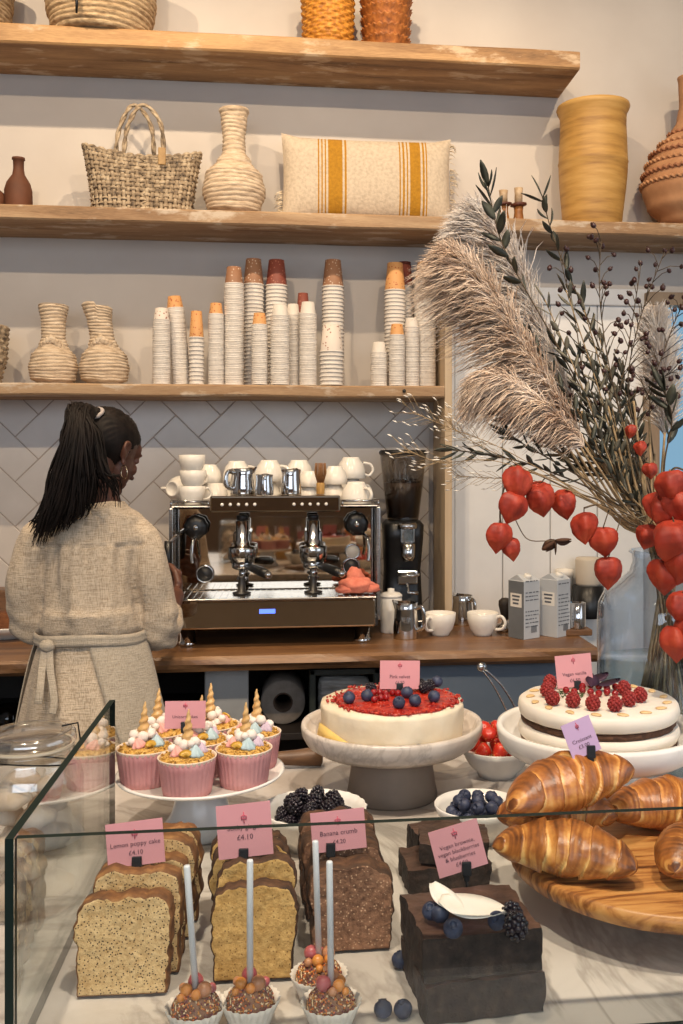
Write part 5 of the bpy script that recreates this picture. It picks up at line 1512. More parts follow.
# ------------------------------------------------------------------ chocolate brownie stack
brow_m = noisy('brownie_crumb', [(.3, rgb(24, 17, 13)), (.55, rgb(50, 37, 30)), (.75, rgb(76, 58, 48))], 70, .85, .9, .005)
brow_t = noisy('brownie_crackled_top', [(.3, rgb(52, 34, 26)), (.6, rgb(86, 60, 48)), (.8, rgb(106, 78, 64))], 30, .5, .8, .004)
def brownie(x0, x1, y0, y1, z0, z1, seed, label, cracked=True, M=None, loc=None, rz=0):
    mb = MB(); w_, d_, h_ = x1 - x0, y1 - y0, z1 - z0
    nx, ny, nz = 26, 26, 10
    def face(fn, na, nb, mi):
        vs = []; b = len(mb.v)
        for j in range(nb + 1):
            for i in range(na + 1):
                p = Vector(fn(i / na, j / nb)); c = Vector((0, 0, h_ / 2))
                q = noise.noise_vector(p * 34 + Vector((seed, 0, 0))) * .0035 + noise.noise_vector(p * 120 + Vector((seed, 0, 0))) * .0016
                if p.z < .0005: q.z = 0
                p = p + q; p.z = max(p.z, 0)
                vs.append(p)
        fs = [(j * (na + 1) + i, j * (na + 1) + i + 1, (j + 1) * (na + 1) + i + 1, (j + 1) * (na + 1) + i) for j in range(nb) for i in range(na)]
        mb.add(vs, fs, mi, True)
    hx, hy = w_ / 2, d_ / 2
    face(lambda a, b: (-hx + w_ * a, -hy, h_ * b), nx, nz, 0); face(lambda a, b: (hx - w_ * a, hy, h_ * b), nx, nz, 0)
    face(lambda a, b: (-hx, hy - d_ * a, h_ * b), ny, nz, 0); face(lambda a, b: (hx, -hy + d_ * a, h_ * b), ny, nz, 0)
    face(lambda a, b: (-hx + w_ * a, -hy + d_ * b, h_), nx, ny, 1); face(lambda a, b: (-hx + w_ * a, hy - d_ * b, 0), nx, ny, 0)
    o = mb.build('brownie', [brow_m, brow_t], loc=(x0 + hx, y0 + hy, z0), rot=(0, 0, rz), recalc=False)
    return tag(o, label, 'brownie', 'dark chocolate brownies')
p = mp(481, 1021); bx = p.x
W_ = .127
brownie(bx - W_ / 2, bx + W_ / 2, p.y + .002, p.y + .118, MZ + .001, MZ + .040, 1.0, 'thick dark brownie at the bottom of the front stack', rz=.10)
brownie(bx - W_ / 2 - .001, bx + W_ / 2 - .003, p.y + .003, p.y + .114, MZ + .0435, MZ + .086, 2.0, 'thick dark brownie with berries and white petals on top of the front stack', rz=.10)
zb2 = MZ + .0895
q = mp(455, 905)
brownie(q.x - .058, q.x + .052, q.y + .035, q.y + .115, MZ + .001, MZ + .034, 3.0, 'dark brownie lowest of the pile behind, under the vegan card', rz=.06)
brownie(q.x - .036, q.x + .054, q.y + .038, q.y + .108, MZ + .0375, MZ + .064, 4.0, 'smooth topped brownie in the pile under the vegan card', rz=-.1)
brownie(q.x - .040, q.x + .035, q.y + .118, q.y + .166, MZ + .001, MZ + .050, 5.0, 'small brownie at the very back of the brownie group', rz=.2)
card(458.5, 849, 1.16, 51, 46, radians(14), [('Vegan brownie,', .125, .06), ('vegan blackberries', .125, -.08), ('& blueberries', .125, -.22), ('£4.50', .125, -.36)], 'pink price card stuck in the brownie pile', MZ + .066, crest_z=.33, clipx=.05)
pw = noisy('white_petal', [rgb(226, 216, 202), rgb(238, 230, 220)], 20, .6, .1, sss=.1)
def petal(px, py, L, wd, rz, ry, lab, zz):
    g_ = on_z(px, py, zz); mb = MB(); rings = []
    for j in range(15):
        s = j / 14; w2 = wd * sin(pi * min(.985, .06 + s * .92)) ** .75; x = -L / 2 + L * s
        z = .003 * (2 * s - 1) ** 2
        top = [(x, -w2 + 2 * w2 * k_ / 6, z + .0035 * ((k_ - 3) / 3) ** 2 * (.4 + s)) for k_ in range(7)]
        bot = [(a_, b_, c_ - .0008) for a_, b_, c_ in reversed(top)]
        rings.append(top + bot)
    mb.loft(rings); o = mb.build('petal', pw, loc=(g_.x, g_.y, zz), rot=(0, ry, rz)); tag(o, lab, 'petal', 'white petals on the brownie')
petal(472, 909, .070, .027, -.40, .10, 'broad white petal lying on the front brownie', zb2 + .016)
petal(446, 901, .050, .014, -1.0, .35, 'narrow white petal tilted up on the front brownie', zb2 + .019)
for px, py, k_, lab, sc in ((453, 930, 'blueberry', 'blueberry below the white petals on the brownie', 1.05), (440, 915, 'blueberry', 'blueberry at the edge of the narrow petal on the brownie', 1), (431, 912, 'blueberry', 'blueberry near the brownie corner by the banana loaf', 1),
                        (497, 922, 'blueberry', 'blueberry between petal and blackberry on the brownie', 1), (516, 932, 'blackberry', 'blackberry on the corner of the front brownie', 1.12), (512, 918, 'blackberry', 'blackberry behind the corner one on the brownie', 1.0)):
    g_ = on_z(px, py, zb2 + .008); berry(k_, (g_.x, g_.y, zb2 + (.0092 if k_ == 'blueberry' else .0125) * sc), rr_() if k_ == 'blueberry' else (0, 0, RB.uniform(0, 6)), lab, k_, 'berries on the brownie', sc)
for px, py, lab in ((400, 968, 'loose blueberry on the marble beside the brown loaf'), (383, 1018, 'loose blueberry on the marble by the cake pops'), (403, 1018, 'loose blueberry on the marble beside the brownie')):
    g_ = mp(px, py); berry('blueberry', (g_.x, g_.y, MZ + .0092), (RB.uniform(-.3, .3), RB.uniform(-.5, .5), RB.uniform(0, 6)), lab, 'blueberry', None, 1.0)

# ------------------------------------------------------------------ cake pops
liner = noisy('white_liner', [rgb(214, 202, 188), rgb(226, 216, 204)], 30, .7, .05)
choc = noisy('milk_chocolate', [rgb(110, 70, 44), rgb(142, 94, 62)], 40, .5, .3)
stick_m = flat('white_stick', rgb(222, 222, 224), .4)
SPK = [flat('sprinkle_gold', rgb(190, 130, 60), .4), flat('sprinkle_brown', rgb(110, 62, 36), .4), flat('sprinkle_cream', rgb(226, 200, 160), .4), flat('sprinkle_plum', rgb(110, 44, 60), .4), flat('sprinkle_orange', rgb(206, 108, 44), .4)]
PRL = [noisy('pearl_copper', [rgb(170, 108, 72), rgb(196, 138, 98)], 20, .3, 0), noisy('pearl_orange', [rgb(204, 122, 48), rgb(220, 146, 70)], 20, .35, 0), noisy('pearl_rose', [rgb(160, 74, 78), rgb(184, 96, 96)], 20, .35, 0)]
def make_pop(lab, tilt):
    t = thing('cake_pop', lab, 'cake pop', (0, 0, 0), group='cake pops on the marble')
    MB().lathe([(0, .0008), (.0185, 0), (.0205, .001), (.0225, .008), (.0265, .018), (.0300, .026), (.0296, .0262), (.0262, .0185), (.022, .008), (0, .002)], 96, cap=False, fn=lambda x, y, z, a, i: (x * (1 + .035 * cos(24 * a) * min(1, z / .008)), y * (1 + .035 * cos(24 * a) * min(1, z / .008)), z)).build('paper_liner', liner, t)
    MB().ell((0, 0, .0205), (.0240, .0240, .0205), 32, 20).build('cake_ball', choc, t)
    mb = MB(); rnd = random.Random(8)
    for i in range(560):
        a = rnd.uniform(0, 6.28); ph = math.asin(rnd.uniform(-.15, 1)); d = Vector((cos(ph) * cos(a), cos(ph) * sin(a), sin(ph)))
        c = Vector((0, 0, .0205)) + Vector((d.x * .0240, d.y * .0240, d.z * .0205))
        if i % 3: mb.ell(c, (.0011,) * 3, 6, 4, i % 5)
        else:
            tdir = d.orthogonal().normalized(); tdir.rotate(Matrix.Rotation(rnd.uniform(0, 6.28), 3, d))
            mb.tube([c - tdir * .0022, c + tdir * .0022], .0007, 5, i % 5)
    o = mb.build('sprinkles', SPK, t); o['kind'] = 'stuff'
    for i, (x, y, z, r) in enumerate(((-.009, -.004, .0430, .0062), (.0085, -.006, .0435, .0075), (-.001, .009, .045, .0078), (.001, -.0115, .0415, .0052), (-.013, .005, .041, .0045), (.015, .004, .0395, .005), (-.014, -.009, .038, .0040))):
        MB().ell((x, y, z), (r, r, r), 16, 12).build('sugar_pearl', PRL[(i * 2 + 1) % 3], t)
    st = MB(); st.lathe([(0, 0), (.0033, 0), (.0033, .128), (.0028, .1295), (0, .1298)], 16); st.build('stick', stick_m, t, loc=(0, 0, .036), rot=tilt)
    return t
pops = [(196, 1031, (0, -.07, 0), 'cake pop nearest the lemon poppy loaf, its stick tilted', .2), (250, 1024, (0, .0, 0), 'cake pop standing in front of the yellow loaf', 0), (319, 997, (.0, -.03, 0), 'cake pop set behind the others in front of the brown loaf', 2.0), (331, 1026, (0, -.012, 0), 'cake pop at the front nearest the loose blueberries', 4.0)]
pp0 = None
for i, (px, py, tl, lab, rz) in enumerate(pops):
    g_ = mp(px, py)
    y = max(g_.y, GY + .008 + .0335)
    if pp0 is None: o = pp0 = make_pop(lab, tl); o.location = (g_.x, y, MZ + .0005)
    else:
        o = dup(pp0, (g_.x, y, MZ + .0005), (0, 0, 0), lab)
        for ch in kids(o):
            if ch.name.startswith('stick'): ch.rotation_euler = tl
            elif ch.name.startswith('sugar'):
                v = Vector(ch.data.vertices[0].co); ch.rotation_euler = (0, 0, rz * .5)

# ------------------------------------------------------------------ croissants on the olive wood board
def croissant(L, R, bend, seed, n=2.9):
    mb = MB(); nt_, nr = 170, 56; rings = []; tone = []
    for i in range(nt_ + 1):
        t = -1 + 2 * i / nt_
        at_ = abs(t)
        env = (max(0, 1 - at_ ** 1.9)) ** .72 * .90 + .20 * max(0, 1 - at_ ** 9) ** .5
        c = Vector((L / 2 * t, -bend * t * t, 0)); ta = Vector((L / 2, -2 * bend * t, 0)).normalized(); nx = Vector((-ta.y, ta.x, 0))
        ring = []
        for k_ in range(nr):
            a = 2 * pi * k_ / nr
            wob_ = noise.noise(Vector((t * 2.2, cos(a) * .9, sin(a) * .9 + seed)))
            s = (t + .04) * n + .50 * cos(a + .5 + .3 * seed) + .30 * wob_
            f = (s - math.floor(s)) if t > -.04 else 1 - (s - math.floor(s))
            step = .16 * (1 - f) ** .8 - .07
            r = R * env * (1 + step * min(1, env) + .05 * noise.noise(Vector((t * 5, 1.5 * cos(a), 1.5 * sin(a) + seed))) + .012 * noise.noise(Vector((t * 30, 7 * cos(a), 7 * sin(a) + seed))))
            ring.append(c + nx * (r * cos(a)) + Vector((0, 0, r * sin(a) * (.88 if sin(a) > 0 else .66))))
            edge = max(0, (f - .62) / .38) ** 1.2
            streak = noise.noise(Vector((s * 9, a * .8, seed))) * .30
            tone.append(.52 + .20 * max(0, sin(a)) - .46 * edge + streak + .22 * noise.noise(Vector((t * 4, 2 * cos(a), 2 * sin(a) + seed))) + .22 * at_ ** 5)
        rings.append(ring)
    mb.loft(rings); mb.col = tone
    return mb
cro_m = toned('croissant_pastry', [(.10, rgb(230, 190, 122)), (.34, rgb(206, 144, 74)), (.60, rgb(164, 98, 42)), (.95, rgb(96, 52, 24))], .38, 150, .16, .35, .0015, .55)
# streaked olive wood
m, nt, bs, o_ = new_mat('olive_wood')
v = coords(nt, (1.6, 11, 5), (0, 0, radians(-24)))
n1 = N(nt, 'ShaderNodeTexNoise', Scale=2.2, Detail=6.0, Roughness=.6, Distortion=2.2); nt.links.new(v, n1.inputs['Vector'])
nt.links.new(ramp(nt, n1.outputs['Fac'], [(.34, rgb(78, 42, 18)), (.44, rgb(150, 92, 44)), (.52, rgb(192, 132, 70)), (.66, rgb(210, 156, 92))]), bs.inputs['Base Color'])
bs.inputs['Roughness'].default_value = .4
olive = m
cb_ = at(672, 860, 1.285); BZ = 1.026
bd = thing('olive_wood_stand', 'round streaked olive wood serving stand under the croissants', 'stand', (cb_.x, cb_.y, MZ))
RBd = .205; hb = BZ - MZ
MB().lathe([(0, hb - .024), (RBd * .94, hb - .024), (RBd * .985, hb - .020), (RBd, hb - .010), (RBd * .99, hb - .002), (RBd * .97, hb), (0, hb)], 96, cap=False, fn=lambda x, y, z, a, i: (x * (1 + .02 * cos(2 * a + .5) + .006 * sin(5 * a)), y * (1 + .02 * cos(2 * a + .5) + .006 * sin(5 * a)), z)).build('board', olive, bd)
MB().lathe([(0, 0), (.075, 0), (.078, .004), (.055, .02), (.048, hb - .03), (.06, hb - .0245), (0, hb - .0245)], 48, cap=False).build('foot', olive, bd)
def place_cro(name, px, py, z, L, R, bend, seed, rot, lab):
    p = on_z(px, py, z)
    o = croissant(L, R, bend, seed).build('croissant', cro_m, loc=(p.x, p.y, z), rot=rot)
    return tag(o, lab, 'croissant', 'croissants on the olive wood stand')
place_cro('a', 567, 851, BZ + .0265, .175, .036, .022, .3, (0, 0, radians(-31)), 'croissant lying at the front of the olive wood stand')
place_cro('b', 668, 806, BZ + .028, .18, .038, .02, 1.9, (0, 0, radians(-4)), 'croissant behind the front one, running to the photo edge')
place_cro('c', 566, 785, BZ + .081, .185, .039, .02, 3.4, (0, radians(-9), radians(16)), 'top croissant with the lilac card stuck in it')
place_cro('d', 696, 850, BZ + .0265, .15, .036, .02, 5.2, (0, 0, radians(35)), 'croissant cut off by the edge beside the front one')
place_cro('e', 556, 812, BZ + .0262, .16, .036, .018, 7.7, (0, 0, radians(-6)), 'croissant underneath, carrying the top one')
card(581.5, 738, 1.275, 31, 36, radians(20), [('Croissant', .15, -.10), ('£3.00', .15, -.28)], 'lilac price card stuck in the top croissant', BZ + .085, lil_c, clipx=.12)

# ------------------------------------------------------------------ jar of meringues outside the guard
cj = at(34, 880, 1.285)
jr = thing('clip_top_jar', 'clip top glass jar of meringues outside the end glass panel', 'jar', (min(cj.x, GX - .070), cj.y, MZ))
jr.scale = (1, 1, 1.06); jl = jr.location
jg = thin_glass('jar_glass', (.93, .935, .93, 1), .06, .10)
MB().lathe([(0, .001), (.060, .001), (.065, .008), (.066, .03), (.066, .150), (.062, .165), (.054, .175), (.052, .182), (.055, .186), (.052, .190), (.0495, .188), (.0495, .176), (.058, .164), (.0625, .149), (.0625, .03), (.058, .01), (0, .008)], 64, cap=False).build('body', jg, jr)
lid_g = thin_glass('lid_glass', (.86, .86, .85, 1), .12, .20)
lid = MB().lathe([(0, .200), (.034, .200), (.044, .196), (.047, .193), (.056, .193), (.0575, .197), (.056, .206), (.050, .209), (.046, .205), (.036, .204), (0, .204)], 64, cap=False).build('lid', lid_g, jr)
MB().tube([(.0535 * cos(2 * pi * i / 40), .0535 * sin(2 * pi * i / 40), .1915) for i in range(40)], .0022, 8, closed=True).build('seal', noisy('pale_rubber', [rgb(206, 190, 164), rgb(216, 202, 178)], 20, .6, 0), lid)
mb = MB(); wire = flat('dark_wire', rgb(40, 38, 36), .35, .8)
mb.tube([(.057 * cos(2 * pi * i / 40), .057 * sin(2 * pi * i / 40), .172 - .012 * sin(2 * pi * i / 40 + .4)) for i in range(40)], .0011, 6, closed=True)
mb.tube([(-.050, -.032, .176), (-.054, -.036, .150), (-.046, -.046, .146), (-.042, -.046, .170), (-.040, -.040, .205)], .0016, 6)
mb.tube([(.0535, .02, .172), (.059, .02, .19), (.056, .018, .212), (.04, 0, .213)], .0012, 6)
mb.build('wire_clip', wire, jr)
mer_m = noisy('baked_meringue', [(.3, rgb(206, 176, 142)), (.6, rgb(232, 214, 192)), (.8, rgb(240, 228, 212))], 16, .6, .2, .003, sss=.1)
m0 = None; rnd = random.Random(12)
for L in range(5):
    for q in range(3):
        a = 2 * pi * q / 3 + L * 1.05; z = MZ + .015 + L * .031
        loc = (jl.x + .0312 * cos(a), jl.y + .0312 * sin(a), z)
        if m0 is None:
            mb = MB()
            prof = [(0, 0), (.022, 0), (.0262, .004), (.0268, .010), (.024, .016), (.018, .022), (.0105, .028), (.004, .034), (0, .036)]
            mb.lathe(prof, 40, cap=False, fn=lambda x, y, z, a, i: (x * (1 + .06 * cos(6 * a + z * 140)), y * (1 + .06 * cos(6 * a + z * 140)), z))
            m0 = o = mb.build('meringue', mer_m)
        else: o = m0.copy(); COL.objects.link(o)
        o.location = loc; o.rotation_euler = (rnd.uniform(-.25, .25), rnd.uniform(-.25, .25), rnd.uniform(0, 6)); o.scale = (.94, .94, .85)
        tag(o, 'cream meringue piled inside the clip top glass jar', 'meringue', 'meringues in the jar')

# ------------------------------------------------------------------ servers and tongs
p = mp(296, 768)
t = thing('cake_server', 'wooden handled cake server lying between cupcakes and red cake', 'cake server', (p.x, p.y, MZ + .019), (0, 0, radians(6)))
hd = MB(); hd.tube([(-.05, 0, 0), (-.03, 0, .001), (.0, 0, 0), (.03, 0, 0), (.045, 0, 0), (.048, 0, 0)], [.009, .012, .014, .017, .018, .013], 20); hd.build('handle', noisy('brown_handle_wood', [rgb(84, 58, 38), rgb(116, 84, 56)], 20, .5, .1, stretch=(1, 6, 6)), t)
hd = MB(); hd.rbox(-.16, -.05, -.016, .016, -.0180, -.0160, .0006); hd.tube([(-.05, 0, 0), (-.07, 0, -.012), (-.09, 0, -.0165)], [.004, .004, .003], 8); hd.build('blade', steel, t)
a_, b_ = at(497, 684, 1.86), on_z(512, 752, MZ + .02)
tg = thing('serving_tongs', 'dull steel serving tongs propped behind the strawberry bowl', 'tongs', (a_.x + .02, 1.885, MZ + .0035))
for s in (-1, 1):
    mb = MB(); mb.tube(catmull([(.050 + s * .006, 0, 0), (.03 + s * .010, 0, .06), (-.004 + s * .008, .004, .125), (-.034 + s * .003, .006, .16)], 5), .0062, 10, flat=.35); mb.build('arm', steel, tg)
MB().ell((-.037, .006, .164), (.010, .006, .009), 12, 8).build('hinge', steel, tg)
# ------------------------------------------------------------------ glass vase with dried flowers
VD = 1.85
vc = at(664, 700, VD); VX, VY = vc.x, vc.y
vz = thing('glass_vase', 'large bottle shaped clear glass vase of dried flowers behind the almond cake', 'vase', (VX, VY, MZ))
vg = thin_glass('blue_tinted_glass', (.86, .90, .945, 1), .01, .05)
RV = .122
prof = [(0, .002), (RV * .9, .0), (RV * .985, .008), (RV, .03), (RV, .27), (RV * .985, .30), (RV * .88, .325), (RV * .66, .345), (RV * .52, .36), (RV * .47, .378), (RV * .48, .392), (RV * .53, .396), (RV * .52, .400), (RV * .46, .399), (RV * .43, .378), (RV * .47, .358), (RV * .62, .342), (RV * .85, .321), (RV * .955, .298), (RV * .965, .27), (RV * .965, .03), (RV * .93, .014), (0, .012)]
MB().lathe(prof, 72, cap=False).build('body', vg, vz)
wt_m = thin_glass('vase_water', (.80, .86, .85, 1), 0, .03)
MB().lathe([(0, .0135), (RV * .9, .0145), (RV * .955, .03), (RV * .955, .195), (0, .195)], 64, cap=False).build('water', wt_m, vz)
NZ = MZ + .39
RF = random.Random(77)
stem_m = noisy('dry_stem', [rgb(62, 48, 34), rgb(104, 86, 62)], 60, .8, .2)
straw_st = noisy('straw_stem', [rgb(128, 104, 72), rgb(168, 142, 104)], 60, .8, .2)
oleaf = noisy('olive_leaf', [rgb(36, 38, 30), rgb(78, 78, 62)], 40, .6, .1, rnd=True)
oleaf2 = noisy('olive_leaf_grey', [rgb(70, 66, 52), rgb(122, 114, 94)], 40, .65, .1, rnd=True)
pamp_m = noisy('pampas_fluff', [(.3, rgb(182, 152, 128)), (.5, rgb(212, 188, 164)), (.75, rgb(230, 212, 194))], 18, .9, 0)
pamp_w = noisy('pale_pampas_fluff', [(.3, rgb(200, 184, 172)), (.5, rgb(222, 210, 198)), (.75, rgb(236, 228, 218))], 18, .9, 0)
lant_m = noisy('physalis_paper', [(.3, rgb(118, 32, 16)), (.5, rgb(158, 46, 24)), (.75, rgb(184, 72, 38))], 22, .6, .35, .003, sss=.15)
rose_m = noisy('dark_rosehip', [rgb(40, 20, 17), rgb(66, 33, 28)], 50, .4, .1)
def root():
    a = RF.uniform(0, 6.28); r = RF.uniform(0, .030)
    b = a + pi + RF.uniform(-.7, .7)
    return [Vector((VX + RF.uniform(.02, .07) * cos(b), VY + RF.uniform(.02, .07) * sin(b), MZ + RF.uniform(.03, .13))), Vector((VX + r * cos(a), VY + r * sin(a), NZ))]
def path(pts, n=7): return catmull(root() + pts, n)
def frame(p, q):
    t = (q - p).normalized(); a = t.orthogonal().normalized(); return t, a, t.cross(a)
def leaf(mb, p, d, L, w_, mi=0, bend=.2):
    d = d.normalized(); side = d.cross(Vector((0, 0, 1)))
    if side.length < .1: side = d.cross(Vector((1, 0, 0)))
    side.normalize(); rot = Matrix.Rotation(RF.uniform(-1.2, 1.2), 3, d); side = rot @ side; nn = d.cross(side)
    rings = []
    for j in range(6):
        s = j / 5; w2 = w_ * sin(pi * min(.97, .06 + s * .92)) ** .8
        c = p + d * (L * s) + nn * (bend * L * s * s)
        rings.append([c - side * w2 + nn * w2 * .35, c + nn * .0006, c + side * w2 + nn * w2 * .35, c - nn * .0006])
    mb.loft(rings, mi)
def leafy(tip_pts, label, nleaf=26, L=.04, w_=.0055, lm=None, group=None, rs=.0022, f0=.42, sm=None):
    P = path(tip_pts); t = thing('olive_branch', label, 'branch', tuple(P[0]), group=group)
    o = P[0]; n = len(P)
    MB().tube([p - o for p in P], [rs * (1 - .6 * i / n) for i in range(n)], 6).build('stem', sm or stem_m, t)
    mb = MB()
    for i in range(nleaf):
        s = f0 + (1 - f0) * (i + .5) / nleaf; k_ = min(n - 2, int(s * (n - 1)))
        p = P[k_].lerp(P[k_ + 1], s * (n - 1) - k_)
        ta, a, b = frame(P[k_], P[k_ + 1]); ph = i * 2.4 + RF.uniform(-.4, .4)
        d = ta * .85 + (a * cos(ph) + b * sin(ph)) * RF.uniform(.35, .8)
        leaf(mb, p - o, d, L * RF.uniform(.7, 1.15), w_ * RF.uniform(.8, 1.15), 0, RF.uniform(-.15, .25))
    ta, a, b = frame(P[-2], P[-1]); leaf(mb, P[-1] - o, ta, L, w_)
    mb.build('leaves', lm or oleaf, t)
    return t
A = at
leafy([A(632, 480, 1.83), A(560, 350, 1.78), A(505, 250, 1.74), A(488, 186, 1.72)], 'tallest olive branch, its tip crossing the shelf below the candlesticks', 16, .045, .0068, f0=.70)
leafy([A(640, 480, 1.86), A(600, 350, 1.84), A(558, 250, 1.82), A(542, 196, 1.82)], 'olive branch with its tip in front of the shelf under the candlesticks', 16, .042, .006, f0=.62)
leafy([A(610, 500, 1.78), A(540, 468, 1.72), A(490, 455, 1.68), A(452, 450, 1.66)], 'long olive branch stretching sideways towards the grinder', 26, .034, .0042, f0=.5)
leafy([A(618, 490, 1.82), A(570, 435, 1.78), A(520, 420, 1.76), A(484, 408, 1.75)], 'olive branch ending just below the lowest plume', 20, .036, .0048, f0=.5)
leafy([A(615, 500, 1.76), A(560, 465, 1.72), A(525, 445, 1.70), A(505, 432, 1.70)], 'short olive branch between the two sideways ones', 18, .032, .0045, f0=.5)
leafy([A(664, 470, 1.80), A(672, 420, 1.78), A(664, 390, 1.78)], 'upright olive branch with broad leaves in front of the window', 12, .05, .008, f0=.6)
G = 'dense dark leafy stems in the middle of the vase'
for i in range(20):
    tx = [528, 545, 556, 566, 575, 584, 592, 600, 610, 620, 630, 552, 572, 598, 616, 540, 562, 586, 606, 624][i]
    ty = [330, 300, 345, 290, 355, 310, 360, 340, 380, 370, 400, 420, 400, 410, 440, 440, 452, 448, 462, 455][i]
    D = 1.76 + .012 * i
    leafy([A(644 - (660 - tx) * .22, 480, D), A(655 - (655 - tx) * .62, (480 + ty) / 2 + 8, D), A(tx, ty, D)], 'dark leafy dried stem in the dense middle of the bouquet', 30, .034, .0046, [oleaf, oleaf2][i % 2], G, f0=.36, sm=[stem_m, straw_st][i % 2])
for i in range(26):   # bare straw stems
    tx = 540 + i * 5.2; ty = 400 + (i * 37) % 95
    P = path([A(616 + i * 1.8, 520, 1.8), A(tx, ty, 1.72 + .006 * i)])
    t = MB().tube(P, [.0022] * len(P), 6).build('dried_stem', straw_st); tag(t, 'bare straw coloured stem among the leafy stems above the vase neck', 'stem', 'bare straw stems in the vase')

def pampas(pts, label, fluffm, Lmax, N_, droop, seed, f0=.5, lean=(0, 0, 0)):
    rnd = random.Random(seed)
    P = path(pts, 9); t = thing('pampas_grass', label, 'dried grass', tuple(P[0]), group='pampas plumes in the vase'); o = P[0]; n = len(P)
    MB().tube([p - o for p in P], [.0026 * (1 - .6 * i / n) for i in range(n)], 7).build('stem', straw_st, t)
    mb = MB(); vs, fs = [], []
    lean = Vector(lean)
    for i in range(N_):
        s = rnd.random() ** .85; f = f0 + (1 - f0) * s; x = f * (n - 1); k_ = min(n - 2, int(x))
        p = P[k_].lerp(P[k_ + 1], x - k_)
        ta, a, b = frame(P[k_], P[k_ + 1]); ph = rnd.uniform(0, 6.28)
        out = a * cos(ph) + b * sin(ph)
        L = Lmax * (.30 + .70 * sin(pi * min(1, .10 + .84 * s)) ** .8) * rnd.uniform(.55, 1.1)
        d = (ta * rnd.uniform(.55, 1.0) + out * rnd.uniform(.25, .75) + lean * rnd.uniform(.4, 1)).normalized()
        pts_ = []
        for j in range(5):
            q = j / 4
            c = p - o + d * (L * q) + Vector((0, 0, -droop * L * q * q)) + Vector((rnd.uniform(-1, 1), rnd.uniform(-1, 1), rnd.uniform(-1, 1))) * (.05 * L * q)
            pts_.append(c)
        u = d.orthogonal().normalized(); v = d.cross(u)
        b0 = len(vs)
        for j, c in enumerate(pts_):
            r = (.0011, .0016, .0013, .0009, .0003)[j]
            for k2 in range(3):
                an = 2.094 * k2 + i; vs.append(c + u * (r * cos(an)) + v * (r * sin(an)))
        for j in range(4):
            for k2 in range(3):
                k3 = (k2 + 1) % 3; fs.append((b0 + j * 3 + k2, b0 + j * 3 + k3, b0 + j * 3 + 3 + k3, b0 + j * 3 + 3 + k2))
    mb.add(vs, fs)
    o2 = mb.build('plume', fluffm, t, recalc=False); o2['kind'] = 'stuff'
    return t
pampas([A(610, 470, 1.90), A(556, 365, 1.88), A(512, 262, 1.86), A(482, 218, 1.85)], 'pale pampas plume reaching highest, over the end of the cushion shelf', pamp_w, .135, 3000, .30, 1, .52, (-.45, 0, 0))
pampas([A(612, 480, 1.80), A(550, 390, 1.76), A(494, 302, 1.74), A(456, 258, 1.73)], 'broad tan pampas plume in front of the last tall cup stack', pamp_m, .140, 3400, .45, 2, .50, (-.35, 0, -.1))
pampas([A(620, 500, 1.74), A(572, 432, 1.72), A(520, 390, 1.70), A(490, 378, 1.69)], 'lowest tan pampas plume pointing at the white panelling', pamp_m, .10, 1900, .55, 3, .55, (-.3, 0, -.1))
pampas([A(664, 470, 1.95), A(664, 400, 1.96), A(656, 318, 1.97)], 'upright pampas plume in front of the window', pamp_w, .085, 2200, .15, 4, .62)

def rosehip(pts, label, nb, seed, spread=.075, f0=.55):
    rnd = random.Random(seed)
    P = path(pts, 7); t = thing('berry_twig', label, 'twig', tuple(P[0]), group='dark berry twigs in the vase'); o = P[0]; n = len(P)
    mb = MB(); mb.tube([p - o for p in P], [.0019 * (1 - .6 * i / n) for i in range(n)], 6)
    ends = []
    for i in range(nb):
        f = f0 + (1 - f0) * (i + .6) / nb; x = f * (n - 1); k_ = min(n - 2, int(x)); p = P[k_].lerp(P[k_ + 1], x - k_)
        ta, a, b = frame(P[k_], P[k_ + 1]); ph = rnd.uniform(0, 6.28)
        e = p + (ta * rnd.uniform(.3, 1) + (a * cos(ph) + b * sin(ph)) * rnd.uniform(.4, 1)).normalized() * spread * rnd.uniform(.25, 1) * (1.1 - .6 * (i / nb))
        m_ = p.lerp(e, .5) + ta * .006
        mb.tube([p - o, m_ - o, e - o], [.0009, .0008, .0006], 5); ends.append(e - o)
    mb.build('twig', stem_m, t)
    b0 = None
    for e in ends:
        if b0 is None: b0 = q = MB().lathe([(0, -.0052), (.0035, -.004), (.0048, 0), (.0040, .0036), (.0016, .0052), (.0018, .0072), (0, .0066)], 12, cap=False).build('berry', rose_m, t)
        else: q = b0.copy(); COL.objects.link(q); q.parent = t
        q.location = e; q.rotation_euler = (rnd.uniform(-1, 1), rnd.uniform(-1, 1), 0); q.scale = (rnd.uniform(.8, 1.1),) * 3
for i, (pts, lab, nb) in enumerate((
        ([(640, 480), (612, 380), (600, 300), (601, 240)], 'berry twig standing straight up under the shelf end', 24),
        ([(636, 480), (590, 400), (575, 320), (560, 258)], 'berry twig tilting towards the pale plume', 16),
        ([(648, 470), (628, 390), (640, 320), (662, 258)], 'berry twig branching below the terracotta vase', 26),
        ([(644, 480), (620, 410), (628, 350), (640, 272)], 'berry twig just beside the upright plume', 22),
        ([(655, 470), (650, 400), (668, 340), (682, 305)], 'berry twig across the upright plume to the window', 22),
        ([(650, 480), (636, 430), (650, 390), (672, 372)], 'low berry twig in front of the upright plume', 20),
        ([(640, 490), (600, 420), (560, 372), (545, 352)], 'low berry twig beside the broad tan plume', 14))):
    rosehip([A(x, y, 1.80 + .015 * i) for x, y in pts], lab, nb, 50 + i)
